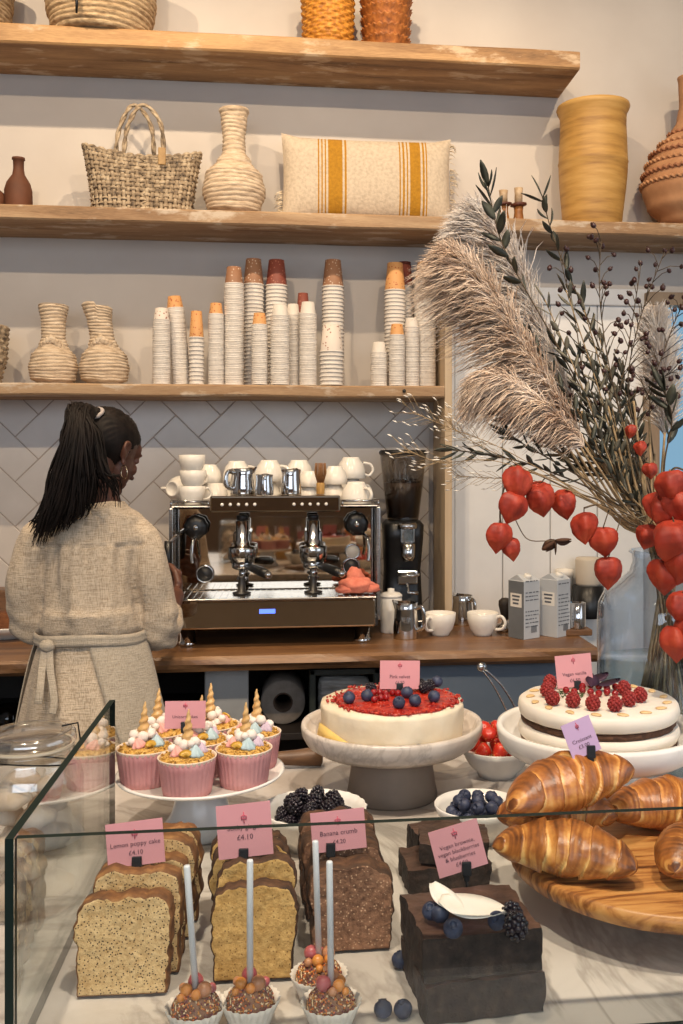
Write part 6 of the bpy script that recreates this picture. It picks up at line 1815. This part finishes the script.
# wispy grass
gw = noisy('pale_spikelet', [rgb(206, 196, 180), rgb(222, 214, 200)], 30, .8, 0)
for i, (pts, lab) in enumerate((([(590, 500), (500, 462), (440, 462), (404, 448)], 'wispy grass stem hanging before the grinder hopper'), ([(590, 500), (505, 450), (455, 430), (412, 412)], 'wispy grass stem ending under the lowest shelf corner'),
                           ([(600, 500), (530, 470), (470, 440), (446, 420)], 'wispy grass stem before the edge of the white panelling'), ([(600, 505), (540, 482), (490, 478), (456, 476)], 'lowest wispy grass stem before the white panelling'))):
    rnd = random.Random(90 + i)
    P = path([A(x, y, 1.66 + .01 * i) for x, y in pts], 8); t = thing('wispy_grass', lab, 'dried grass', tuple(P[0]), group='wispy grasses in the vase'); o = P[0]; n = len(P)
    mb = MB(); mb.tube([p - o for p in P], [.0007] * n, 5); sp = MB()
    for j in range(34):
        f = .62 + .38 * (j + .5) / 34; x = f * (n - 1); k_ = min(n - 2, int(x)); p = P[k_].lerp(P[k_ + 1], x - k_); ta, a, b = frame(P[k_], P[k_ + 1]); ph = rnd.uniform(0, 6.28)
        e = p + (ta + (a * cos(ph) + b * sin(ph)) * .8).normalized() * rnd.uniform(.012, .045)
        mb.tube([p - o, e - o], [.0004, .0003], 4); sp.tube([e - o, e - o + ta * .004, e - o + ta * .009], [.0004, .0012, .0003], 5)
    mb.build('stem', straw_st, t); sp.build('spikelets', gw, t)['kind'] = 'stuff'

# physalis
def lantern_mesh(seed):
    rnd = random.Random(seed)
    prof = [(.001, .0215), (.006, .0235), (.015, .0245), (.0225, .0195), (.0268, .010), (.0272, .001), (.0240, -.010), (.0175, -.019), (.0095, -.0265), (.0035, -.0325), (0, -.036)]
    fine = []
    for i in range(len(prof) - 1):
        for q in range(3): fine.append(tuple(Vector(prof[i]).lerp(Vector(prof[i + 1]), q / 3)))
    fine.append(prof[-1])
    def f(x, y, z, a, i):
        s = .94 + .17 * abs(cos(2.5 * a)) ** 2.2 + .14 * noise.noise(Vector((x * 38, y * 38, z * 38 + seed * 5))) + .04 * noise.noise(Vector((x * 140, y * 140, z * 140)))
        return (x * s, y * s * .86, z + .005 * noise.noise(Vector((x * 30, y * 30, seed))))
    return MB().lathe(fine, 60, cap=False, fn=f)
lm = [lantern_mesh(s) for s in (1, 2, 3)]
LM = []
def physalis(pts, lan, label, rs=.0016):
    P = path(pts, 8); t = thing('physalis_stem', label, 'dried flower', tuple(P[0]), group='orange lantern stems in the vase'); o = P[0]; n = len(P)
    MB().tube([p - o for p in P], [rs] * n, 6).build('stem', stem_m, t)
    for i, (px, py, D, sc) in enumerate(lan):
        c = A(px, py, D)
        best = min(P[len(P) // 4:], key=lambda p: (p - (c + Vector((0, 0, .03 * sc)))).length)
        if len(LM) < 3:
            q = lm[len(LM)].build('lantern', lant_m, t); LM.append(q)
        else:
            q = LM[i % 3].copy(); COL.objects.link(q); q.parent = t
        q.location = c - o; q.scale = (sc,) * 3; q.rotation_euler = (RF.uniform(-.25, .25), RF.uniform(-.35, .35), RF.uniform(0, 6))
        if (best - c).length < .16:
            MB().tube([best - o, (best - o).lerp(c - o, .5) + Vector((0, 0, .012 * sc)), c - o + Vector((0, 0, .023 * sc))], .0011, 5).build('stalk', stem_m, t)
    return t
physalis([A(620, 510, 1.74), A(575, 492, 1.70), A(530, 472, 1.68), A(508, 478, 1.67), A(500, 515, 1.67), A(506, 535, 1.67)],
         [(517, 483, 1.67, .98), (512, 506, 1.66, .90), (540, 498, 1.69, .98), (564, 503, 1.71, .86), (499, 536, 1.66, .86), (511, 548, 1.67, .66)], 'arching stem of orange lanterns over the milk cartons')
physalis([A(625, 520, 1.72), A(602, 505, 1.70), A(584, 508, 1.69)], [(584, 527, 1.69, .88), (603, 540, 1.69, .88), (608, 571, 1.70, .92)], 'short stem of three orange lanterns at the neck of the vase')
physalis([A(665, 500, 1.68), A(672, 470, 1.64), A(684, 470, 1.62)], [(671, 486, 1.62, 1.0), (682, 505, 1.62, 1.1), (664, 512, 1.64, .92), (674, 542, 1.60, 1.35), (655, 505, 1.66, .8), (684, 560, 1.60, 1.2), (664, 575, 1.62, .95), (648, 536, 1.68, .72)], 'thick cluster of orange lanterns at the edge of the photo')
physalis([A(668, 540, 1.62), A(690, 560, 1.58), A(684, 600, 1.57)], [(682, 606, 1.57, .9), (676, 642, 1.57, .92), (690, 632, 1.57, 1.0)], 'orange lanterns hanging in front of the vase at the edge')
physalis([A(648, 480, 1.80), A(636, 440, 1.79), A(628, 420, 1.79)], [(631, 431, 1.78, .42), (640, 448, 1.78, .45), (650, 470, 1.77, .5)], 'thin stem with tiny orange lanterns before the upright plume')
# crumpled brown leaf on a thread-thin stalk
P = [A(512, 512, 1.67), A(526, 538, 1.67), A(545, 541, 1.67), A(555, 540, 1.67)]
t = thing('dry_leaf', 'crumpled brown leaf dangling in front of the white panelling', 'leaf', tuple(P[0])); o = P[0]
MB().tube([p - o for p in catmull(P, 6)], .0009, 5).build('stalk', stem_m, t)
mb = MB()
for k_ in range(5):
    d = Vector((cos(-2.6 + k_ * .75), .3 * sin(k_), sin(-2.6 + k_ * .75)))
    leaf(mb, P[-1] - o, d, .026, .009, 0, .35 * (-1) ** k_)
mb.build('blade', noisy('brown_leaf', [rgb(58, 34, 20), rgb(92, 58, 34)], 60, .8, .3), t)
# ------------------------------------------------------------------ barista
PY = 2.83
PO = Vector((on_y(96, 600, PY).x, PY, 0))
def L_(px, py, yd=0.0):
    return on_y(px, py, PY + yd) - PO
pr = thing('person', 'person with a long dark ponytail in a beige linen blouse and apron working the coffee machine, seen from behind', 'person', tuple(PO))
pr['label'] = 'person with a dark ponytail in beige blouse and apron, seen from behind at the machine'
def solid(mb, name, voxel, smooth_it, mats, parent, post=None, fac=.5):
    o = mb.build('tmp', mats)
    r = o.modifiers.new('r', 'REMESH'); r.mode = 'VOXEL'; r.voxel_size = voxel; r.use_smooth_shade = True
    s = o.modifiers.new('s', 'SMOOTH'); s.factor = fac; s.iterations = smooth_it
    bpy.context.view_layer.update()
    dg = bpy.context.evaluated_depsgraph_get()
    me = bpy.data.meshes.new_from_object(o.evaluated_get(dg))
    bpy.data.objects.remove(o)
    me.name = name
    if post:
        nr = [v.normal.copy() for v in me.vertices]
        for v, n_ in zip(me.vertices, nr): v.co = v.co + n_ * post(v.co)
    me.polygons.foreach_set('use_smooth', [True] * len(me.polygons))
    me.update()
    q = bpy.data.objects.new(name, me); COL.objects.link(q); q.parent = parent
    return q
skin = noisy('dark_brown_skin', [rgb(84, 52, 40), rgb(102, 66, 52)], 9, .45, .08, .002, bscale=120, sss=.08)
# ---- body: one continuous surface
HC = L_(106.5, 452, .02)                       # middle of the head
Hm = Matrix.Translation(HC) @ RZ(radians(-37)) @ RX(radians(-24))
shR, shL = L_(143, 535, 0.0), L_(40, 535, 0.0)
elR, wrR = L_(160, 632, .08), L_(177, 594, .29)
elL, wrL = L_(32, 628, .06), L_(70, 600, .30)
nk = L_(99, 512, -.005)
b = MB()
def H(v): return Hm @ Vector(v)
def hell(c, r, nu=24, nv=16):
    m = MB().ell(c, r, nu, nv); b.add([Hm @ Vector(v) for v in m.v], m.f)
hell((0, -.012, .030), (.074, .094, .086)); hell((0, .030, -.030), (.060, .062, .076)); hell((0, .060, -.088), (.030, .028, .022)); hell((0, .020, -.07), (.050, .05, .04))
hell((0, .066, .036), (.052, .028, .034)); hell((.030, .074, -.022), (.022, .016, .020)); hell((-.030, .074, -.022), (.022, .016, .020))
hell((0, .086, -.060), (.021, .010, .0065), 14, 10); hell((0, .084, -.070), (.018, .010, .007), 14, 10)
for s in (-1, 1):
    hell((s * .029, .084, .008), (.014, .009, .0085), 14, 10); hell((s * .030, .086, .026), (.02, .006, .005), 12, 8)
    hell((s * .011, .106, -.034), (.008, .009, .007), 12, 8)
    ear = catmull([H((s * .070, .004, -.030)), H((s * .078, -.004, -.016)), H((s * .084, -.018, .006)), H((s * .083, -.012, .024)), H((s * .078, .004, .022)), H((s * .073, .008, .006))], 5)
    b.tube(ear, .0055, 8); hell((s * .074, -.003, -.002), (.007, .014, .024), 14, 10); hell((s * .076, .002, -.030), (.0062, .008, .009), 12, 8)
b.tube([H((0, .086, .022)), H((0, .096, -.006)), H((0, .106, -.030)), H((0, .098, -.036))], [.008, .0090, .0115, .008], 12)
b.tube([H((0, -.028, -.03)), H((0, -.022, -.08)), nk + Vector((.004, .005, .02)), nk + Vector((0, .004, -.05))], [.058, .055, .056, .075], 20)
def ringz(z, cx_, cy_, a_, d_, n=28): return [Vector((cx_ + a_ * cos(2 * pi * i / n), cy_ + d_ * sin(2 * pi * i / n), z)) for i in range(n)]
cxb = (shR.x + shL.x) / 2
tz = shR.z
b.loft([ringz(tz + .045, nk.x, 0, .06, .05), ringz(tz + .010, cxb, 0, .12, .06), ringz(tz - .08, cxb, .01, .104, .082), ringz(tz - .2, cxb, .015, .100, .085), ringz(tz - .34, cxb, .012, .100, .080), ringz(tz - .46, cxb, .0, .13, .095), ringz(tz - .56, cxb, -.005, .162, .108), ringz(tz - .63, cxb, 0, .14, .09)])
for s, sh, el, wr in ((1, shR, elR, wrR), (-1, shL, elL, wrL)):
    b.tube([sh + Vector((-s * .04, 0, -.01)), sh + Vector((s * .004, .0, -.02)), sh.lerp(el, .5), el, el.lerp(wr, .35), wr], [.045, .046, .040, .034, .034, .023], 16)
    hx = cxb + s * .085
    b.tube([Vector((hx, 0, tz - .52)), Vector((hx + s * .005, .0, .62)), Vector((hx, .012, .45)), Vector((hx, -.012, .30)), Vector((hx, -.01, .09))], [.088, .075, .056, .056, .036], 18)
    b.tube([Vector((hx, -.05, .045)), Vector((hx, 0, .05)), Vector((hx + s * .015, .12, .035)), Vector((hx + s * .018, .17, .028))], [.032, .036, .03, .022], 14)
# hands: right closes round the lever, left rests open on the worktop
def hand(wr, fwd, up, side, curl, grip=None):
    fwd, up, side = fwd.normalized(), up.normalized(), side.normalized()
    pc = wr + fwd * .045
    b.tube([wr, wr + fwd * .02, pc, wr + fwd * .080], [.022, .026, .033, .030], 14, flat=.48, up=tuple(side))
    for k_, (off, l) in enumerate(((.027, .070), (.009, .078), (-.009, .073), (-.026, .058))):
        base = wr + fwd * .078 + up * off * 1.15
        pts = [base - fwd * .02, base]; d = fwd.copy(); p = base
        for j, fr in enumerate((.45, .32, .25)):
            d = (Matrix.Rotation(curl * (.75, 1.1, .9)[j], 3, up) @ d); p = p + d * (l * fr); pts.append(p)
        b.tube(pts, [.0098, .0096, .0086, .0078, .0066], 10)
    base = wr + fwd * .025 + up * .024
    d = (fwd * .55 + up * .75 + side * .35).normalized()
    p1 = base + d * .035; p2 = p1 + (fwd * .8 + up * .3 + side * .5).normalized() * .030; p3 = p2 + (fwd * .8 + side * .8).normalized() * .022
    b.tube([base - fwd * .01, base, p1, p2, p3], [.012, .0125, .011, .0095, .0075], 10)
hand(wrR, Vector((-.05, .75, .28)), Vector((.15, -.25, .95)), Vector((-1, 0, 0)), 1.0)
hand(wrL, Vector((.35, .9, -.25)), Vector((.1, .3, .9)), Vector((1, 0, 0)), -.45)
solid(b, 'body', .0042, 4, [skin], pr)
# ---- hair
hair_m = noisy('dark_hair', [rgb(12, 9, 8), rgb(32, 24, 21)], 60, .6, .3, .002, (1, 1, .25), spec=.2)
mb = MB(); nu, nv = 96, 60; vs, fs = [], []
keep = {}
def hairline(v):   # v in head space, unit cap
    x, y, z = v
    lim = -.048
    if y > -.005: lim = -.048 + min(1, (y + .005) / .03) * .075
    if y > .025: lim = .027 + (y - .025) * .55
    return z > lim
bun = Vector((.030, -.070, .112))
for j in range(nv + 1):
    ph = -pi / 2 + pi * j / nv
    for i in range(nu):
        a = 2 * pi * i / nu
        d = Vector((cos(ph) * cos(a), cos(ph) * sin(a), sin(ph)))
        p = Vector((0, -.012, .030)) + Vector((d.x * .0805, d.y * .1005, d.z * .0925))
        ang = atan2((p - bun).x * 1.0 + .3 * (p - bun).y, (p - bun).z + .6 * (p - bun).y)
        p += d * (.0016 * sin(ang * 60 + 3 * noise.noise(p * 20)) + .0016 * noise.noise(p * 50)); vs.append(p)
for j in range(nv):
    for i in range(nu):
        q = (j * nu + i, j * nu + (i + 1) % nu, (j + 1) * nu + (i + 1) % nu, (j + 1) * nu + i)
        if all(hairline(vs[k_]) for k_ in q): fs.append(q)
mb.add([Hm @ v for v in vs], fs)
mb.build('hair', hair_m, pr, recalc=False)
# ponytail
pb = L_(90, 413, -.055)
tail = thing('x', 'x', 'x'); bpy.data.objects.remove(tail)
mb = MB(); rnd = random.Random(21)
mb.tube(catmull([pb + Vector((.03, .05, -.02)), pb, L_(84, 418, -.10), L_(79, 455, -.125), L_(76, 495, -.125), L_(70, 520, -.115)], 6), [.014 + .012 * min(1, i / 9) * (1 - max(0, i - 14) / 18) for i in range(31)], 16)
for i in range(760):
    f = rnd.random(); ex = 33 + 60 * f ** 1.1 + rnd.gauss(0, 3); ey = 546 - 42 * f ** 1.3 + rnd.uniform(-26, 4)
    if rnd.random() < .05: ex, ey = rnd.uniform(98, 124), rnd.uniform(486, 508)
    lay = rnd.random(); dpt = -.092 - .075 * lay
    w0 = (ex - 66)
    m0 = pb + Vector((-.020 + w0 * .0002 + rnd.gauss(0, .010), -.030 - .030 * lay, .006 + rnd.gauss(0, .006)))
    m1 = L_(79 + w0 * .30 + rnd.gauss(0, 3.0), 432, dpt); m2 = L_(76 + w0 * .58 + rnd.gauss(0, 3), 472, dpt - .008 + rnd.gauss(0, .006)); m3 = L_(72 + w0 * .85 + rnd.gauss(0, 1.5), 510 if ey > 515 else ey - 12, dpt)
    e = L_(ex, ey, dpt + .012)
    an = rnd.uniform(0, 6.28); st = pb + Vector((.015 * cos(an), .006, .015 * sin(an)))
    P = catmull([st + Vector((.025, .03, -.006)), st, m0, m1, m2, m3, e], 4); n = len(P)
    r = rnd.uniform(.0018, .0042)
    mb.tube(P, [r * (1 - (k_ / n) ** 3 * .92) for k_ in range(n)], 5)
mb.build('ponytail', hair_m, pr, recalc=False)
mb = MB(); c = pb + Vector((.010, .014, .0)); ax = (pb - HC).normalized()
M_ = T(*c) @ ax.to_track_quat('Z', 'Y').to_matrix().to_4x4()
mb.tube([M_ @ Vector((.021 * cos(2 * pi * i / 28), .021 * sin(2 * pi * i / 28), .0015 * sin(i * 2.2))) for i in range(28)], .0055, 8, closed=True)
mb.build('hair_tie', noisy('pale_hair_tie', [rgb(150, 140, 136), rgb(180, 170, 166)], 60, .7, .2), pr)
mb = MB(); e0 = H((.0775, .001, -.040))
mb.tube([e0 + Vector((.005, -.004, -.018)) + Vector((.010 * cos(a_), -.012 * cos(a_), .018 * sin(a_))) for a_ in [2 * pi * i / 28 for i in range(28)]], .0017, 8, closed=True)
mb.build('hoop_earring', flat('silver_gold', rgb(214, 200, 176), .2, 1.0), pr)
# ---- linen
def linen(name, a, b_):
    m, nt, bs, o_ = new_mat(name)
    v = coords(nt)
    n1 = N(nt, 'ShaderNodeTexNoise', Scale=120.0, Detail=2.0); v1 = coords(nt, (.35, .35, 4)); nt.links.new(v1, n1.inputs['Vector'])
    n2 = N(nt, 'ShaderNodeTexNoise', Scale=120.0, Detail=2.0); v2 = coords(nt, (4, 4, .35)); nt.links.new(v2, n2.inputs['Vector'])
    ad = nt.nodes.new('ShaderNodeMath'); ad.operation = 'ADD'; nt.links.new(n1.outputs['Fac'], ad.inputs[0]); nt.links.new(n2.outputs['Fac'], ad.inputs[1])
    hf = nt.nodes.new('ShaderNodeMath'); hf.operation = 'MULTIPLY'; hf.inputs[1].default_value = .5; nt.links.new(ad.outputs[0], hf.inputs[0])
    nt.links.new(ramp(nt, hf.outputs[0], [(.36, a), (.58, b_)]), bs.inputs['Base Color'])
    bs.inputs['Roughness'].default_value = .95; bs.inputs['Sheen Weight'].default_value = .15
    bump(nt, bs, hf.outputs[0], .8, .004)
    return m
lin_b = linen('beige_linen', rgb(160, 141, 118), rgb(208, 191, 168))
lin_a = linen('grey_apron_linen', rgb(158, 146, 128), rgb(186, 174, 156))
b = MB()
zb = L_(95, 641, -.1).z                 # belt
wl, wr_ = L_(40, 641, 0).x, L_(142, 641, 0).x
bc, bw = (wl + wr_) / 2, (wr_ - wl) / 2
R_ = lambda z, c_, a_, d_, yc=0: ringz(z, c_, yc, a_, d_, 48)
ub = L_(90, 615, -.1).z
b.loft([R_(nk.z + .030, nk.x + .002, .066, .062, .004), R_(nk.z + .012, nk.x, .082, .074, .0), R_(nk.z - .012, cxb, .135, .086), R_(tz - .0, cxb, .150, .095, .005), R_(tz - .07, cxb, .130, .112, .008), R_(tz - .14, cxb, .121, .122, .008), R_(tz - .19, cxb, .121, .128, .006), R_(ub, bc, bw - .006, .134, .0), R_(zb + .022, bc, bw + .002, .122, .003), R_(zb, bc, bw - .008, .106, .005), R_(zb - .02, bc, bw - .004, .108, .005)])
sr = MB()
b.tube(catmull([shR + Vector((-.045, 0, -.005)), shR + Vector((.0, -.002, -.012)), L_(149, 570, .0), L_(156, 605, .02), L_(158, 630, .05), elR + Vector((.004, .05, .005)), elR.lerp(wrR, .55)], 4), [.060, .061, .057, .052, .049, .049, .050, .052, .054, .054, .053, .052, .054, .057, .058, .057, .058, .058, .056, .054, .052, .050, .046, .042, .040], 24)
b.tube(catmull([shL + Vector((.045, 0, -.005)), shL + Vector((.0, -.002, -.012)), L_(33, 570, .0), L_(30, 605, .02), L_(34, 625, .04), elL + Vector((.02, .06, .0)), elL.lerp(wrL, .55)], 4), [.060, .062, .060, .058, .056, .056, .058, .060, .062, .064, .064, .062, .062, .062, .060, .058, .058, .056, .054, .052, .052, .05, .048, .045, .042], 24)
yz = L_(90, 546, -.1).z
def wr1(co):
    x, y, z = co
    d = .0050 * noise.noise(Vector((x * 16, y * 16, z * 7))) + .0030 * noise.noise(Vector((x * 42, y * 42, z * 13)))
    if y < .02 and z < yz and abs(x - cxb) < .15:       # gathers falling from the yoke seam
        d += .0050 * sin(x * 150 + 2.5 * noise.noise(Vector((x * 9, 0, z * 5)))) * math.exp(-(yz - z) / .13)
        d += .0045 * sin(x * 75 + z * 9 + 2 * noise.noise(Vector((x * 5, 0, z * 6))))
        d += -.006 * math.exp(-((yz - z) / .006) ** 2)
    s = max(0, 1 - abs(z - zb - .035) / .06)
    d += .008 * s * noise.noise(Vector((x * 26, y * 26, z * 14)))
    for sg, e_ in ((1, elR), (-1, elL)):
        q = (co - e_).length
        if q < .13: d += .008 * (1 - q / .13) * sin(z * 110 + x * 60)
    return d
solid(b, 'blouse', .006, 3, [lin_b], pr, wr1)
# tunic below the belt
def skirt(name, m, z0, z1, a0, a1, grow, parent, seed, nfold=13, amp=.010, nth=80, nz=40, slant=None):
    rings_o, rings_i = [], []
    mb = MB(); vs = []; fs = []
    for j in range(nz + 1):
        s = j / nz; z = z0 + (z1 - z0) * s
        w2 = bw - .004 + grow + .078 * min(1, s * 1.35) ** .8; d2 = .108 + grow + .05 * min(1, s * 1.4) ** .8
        cc = bc + (.004) * s
        A0 = a0 + (slant * s if slant else 0)
        for layer in (0, 1):
            for i in range(nth + 1):
                a = A0 + (a1 - A0) * i / nth
                f = amp * (s ** .6) * (sin(a * nfold + seed + 1.5 * noise.noise(Vector((a, s * 1.5, seed)))) + .6 * noise.noise(Vector((a * 4, s * 3, seed + 4))))
                k_ = 1 + (f - layer * .003) / w2
                vs.append((cc + w2 * k_ * cos(a), .005 + d2 * k_ * sin(a), z + .003 * sin(a * 5 + seed) * s))
    W2 = nth + 1
    for j in range(nz):
        for i in range(nth):
            o0 = j * 2 * W2; o1 = (j + 1) * 2 * W2
            fs.append((o0 + i, o0 + i + 1, o1 + i + 1, o1 + i)); fs.append((o0 + W2 + i, o1 + W2 + i, o1 + W2 + i + 1, o0 + W2 + i + 1))
    for i in range(nth):
        o1 = nz * 2 * W2; fs.append((i, W2 + i, W2 + i + 1, i + 1)); fs.append((o1 + i, o1 + i + 1, o1 + W2 + i + 1, o1 + W2 + i))
    for j in range(nz):
        for i in (0, nth):
            o0 = j * 2 * W2 + i; o1 = (j + 1) * 2 * W2 + i; fs.append((o0, o1, o1 + W2, o0 + W2))
    mb.add(vs, fs)
    return mb.build(name, m, parent)
skirt('tunic_skirt', lin_b, zb - .005, .60, -pi, pi - .001, .0, pr, .7)
ap = skirt('apron', lin_a, zb - .004, .56, radians(-84), radians(190), .012, pr, 3.1, 7, .005, slant=.72)
mb = MB(); nn_ = 60; rings = []
for i in range(nn_ + 1):
    a = -pi + 2 * pi * i / nn_
    w2, d2 = bw + .010, .122
    zz = zb + .004 * sin(3 * a)
    rings.append([(bc + (w2 + dx) * cos(a), .005 + (d2 + dx) * sin(a), zz + dz) for dx, dz in ((0, -.016), (.005, -.014), (.0065, -.004), (.0045, .0), (.0065, .005), (.005, .015), (0, .016))])
mb.loft(rings, cap=False); mb.build('waist_tie', lin_a, ap)
p = L_(48, 645, -.105)
mb = MB(); mb.ell(p + Vector((0, -.012, 0)), (.020, .012, .016), 18, 12, fn=lambda v: v * (1 + .14 * noise.noise(v * 3))); 
for s, (x1, y1) in ((-1, (40, 690)), (1, (54, 700))):
    P = catmull([p + Vector((s * .006, -.010, -.008)), L_(46 + s * 4, 668, -.13), L_(x1, y1, -.15), L_(x1 - 2, y1 + 14, -.155)], 6)
    mb.tube(P, [.010] * len(P), 10, flat=.22, up=(0, 1, 0))
mb.build('tie_bow', lin_a, ap)
trm = noisy('dark_trousers', [rgb(30, 30, 34), rgb(44, 44, 48)], 30, .9, .2)
b = MB()
for s in (-1, 1):
    hx = cxb + s * .085
    b.tube([Vector((hx, 0, .80)), Vector((hx + s * .005, 0, .62)), Vector((hx, .012, .45)), Vector((hx, -.012, .30)), Vector((hx, -.01, .10))], [.105, .092, .074, .072, .060], 20)
solid(b, 'trousers', .01, 3, [trm], pr)
b = MB()
for s in (-1, 1):
    hx = cxb + s * .085
    b.tube([Vector((hx, -.062, .05)), Vector((hx, 0, .062)), Vector((hx + s * .015, .12, .045)), Vector((hx + s * .018, .185, .036))], [.044, .05, .042, .034], 16)
b.v = [(x, y, max(z, .002)) for x, y, z in b.v]
solid(b, 'shoes', .008, 3, [blackp], pr)
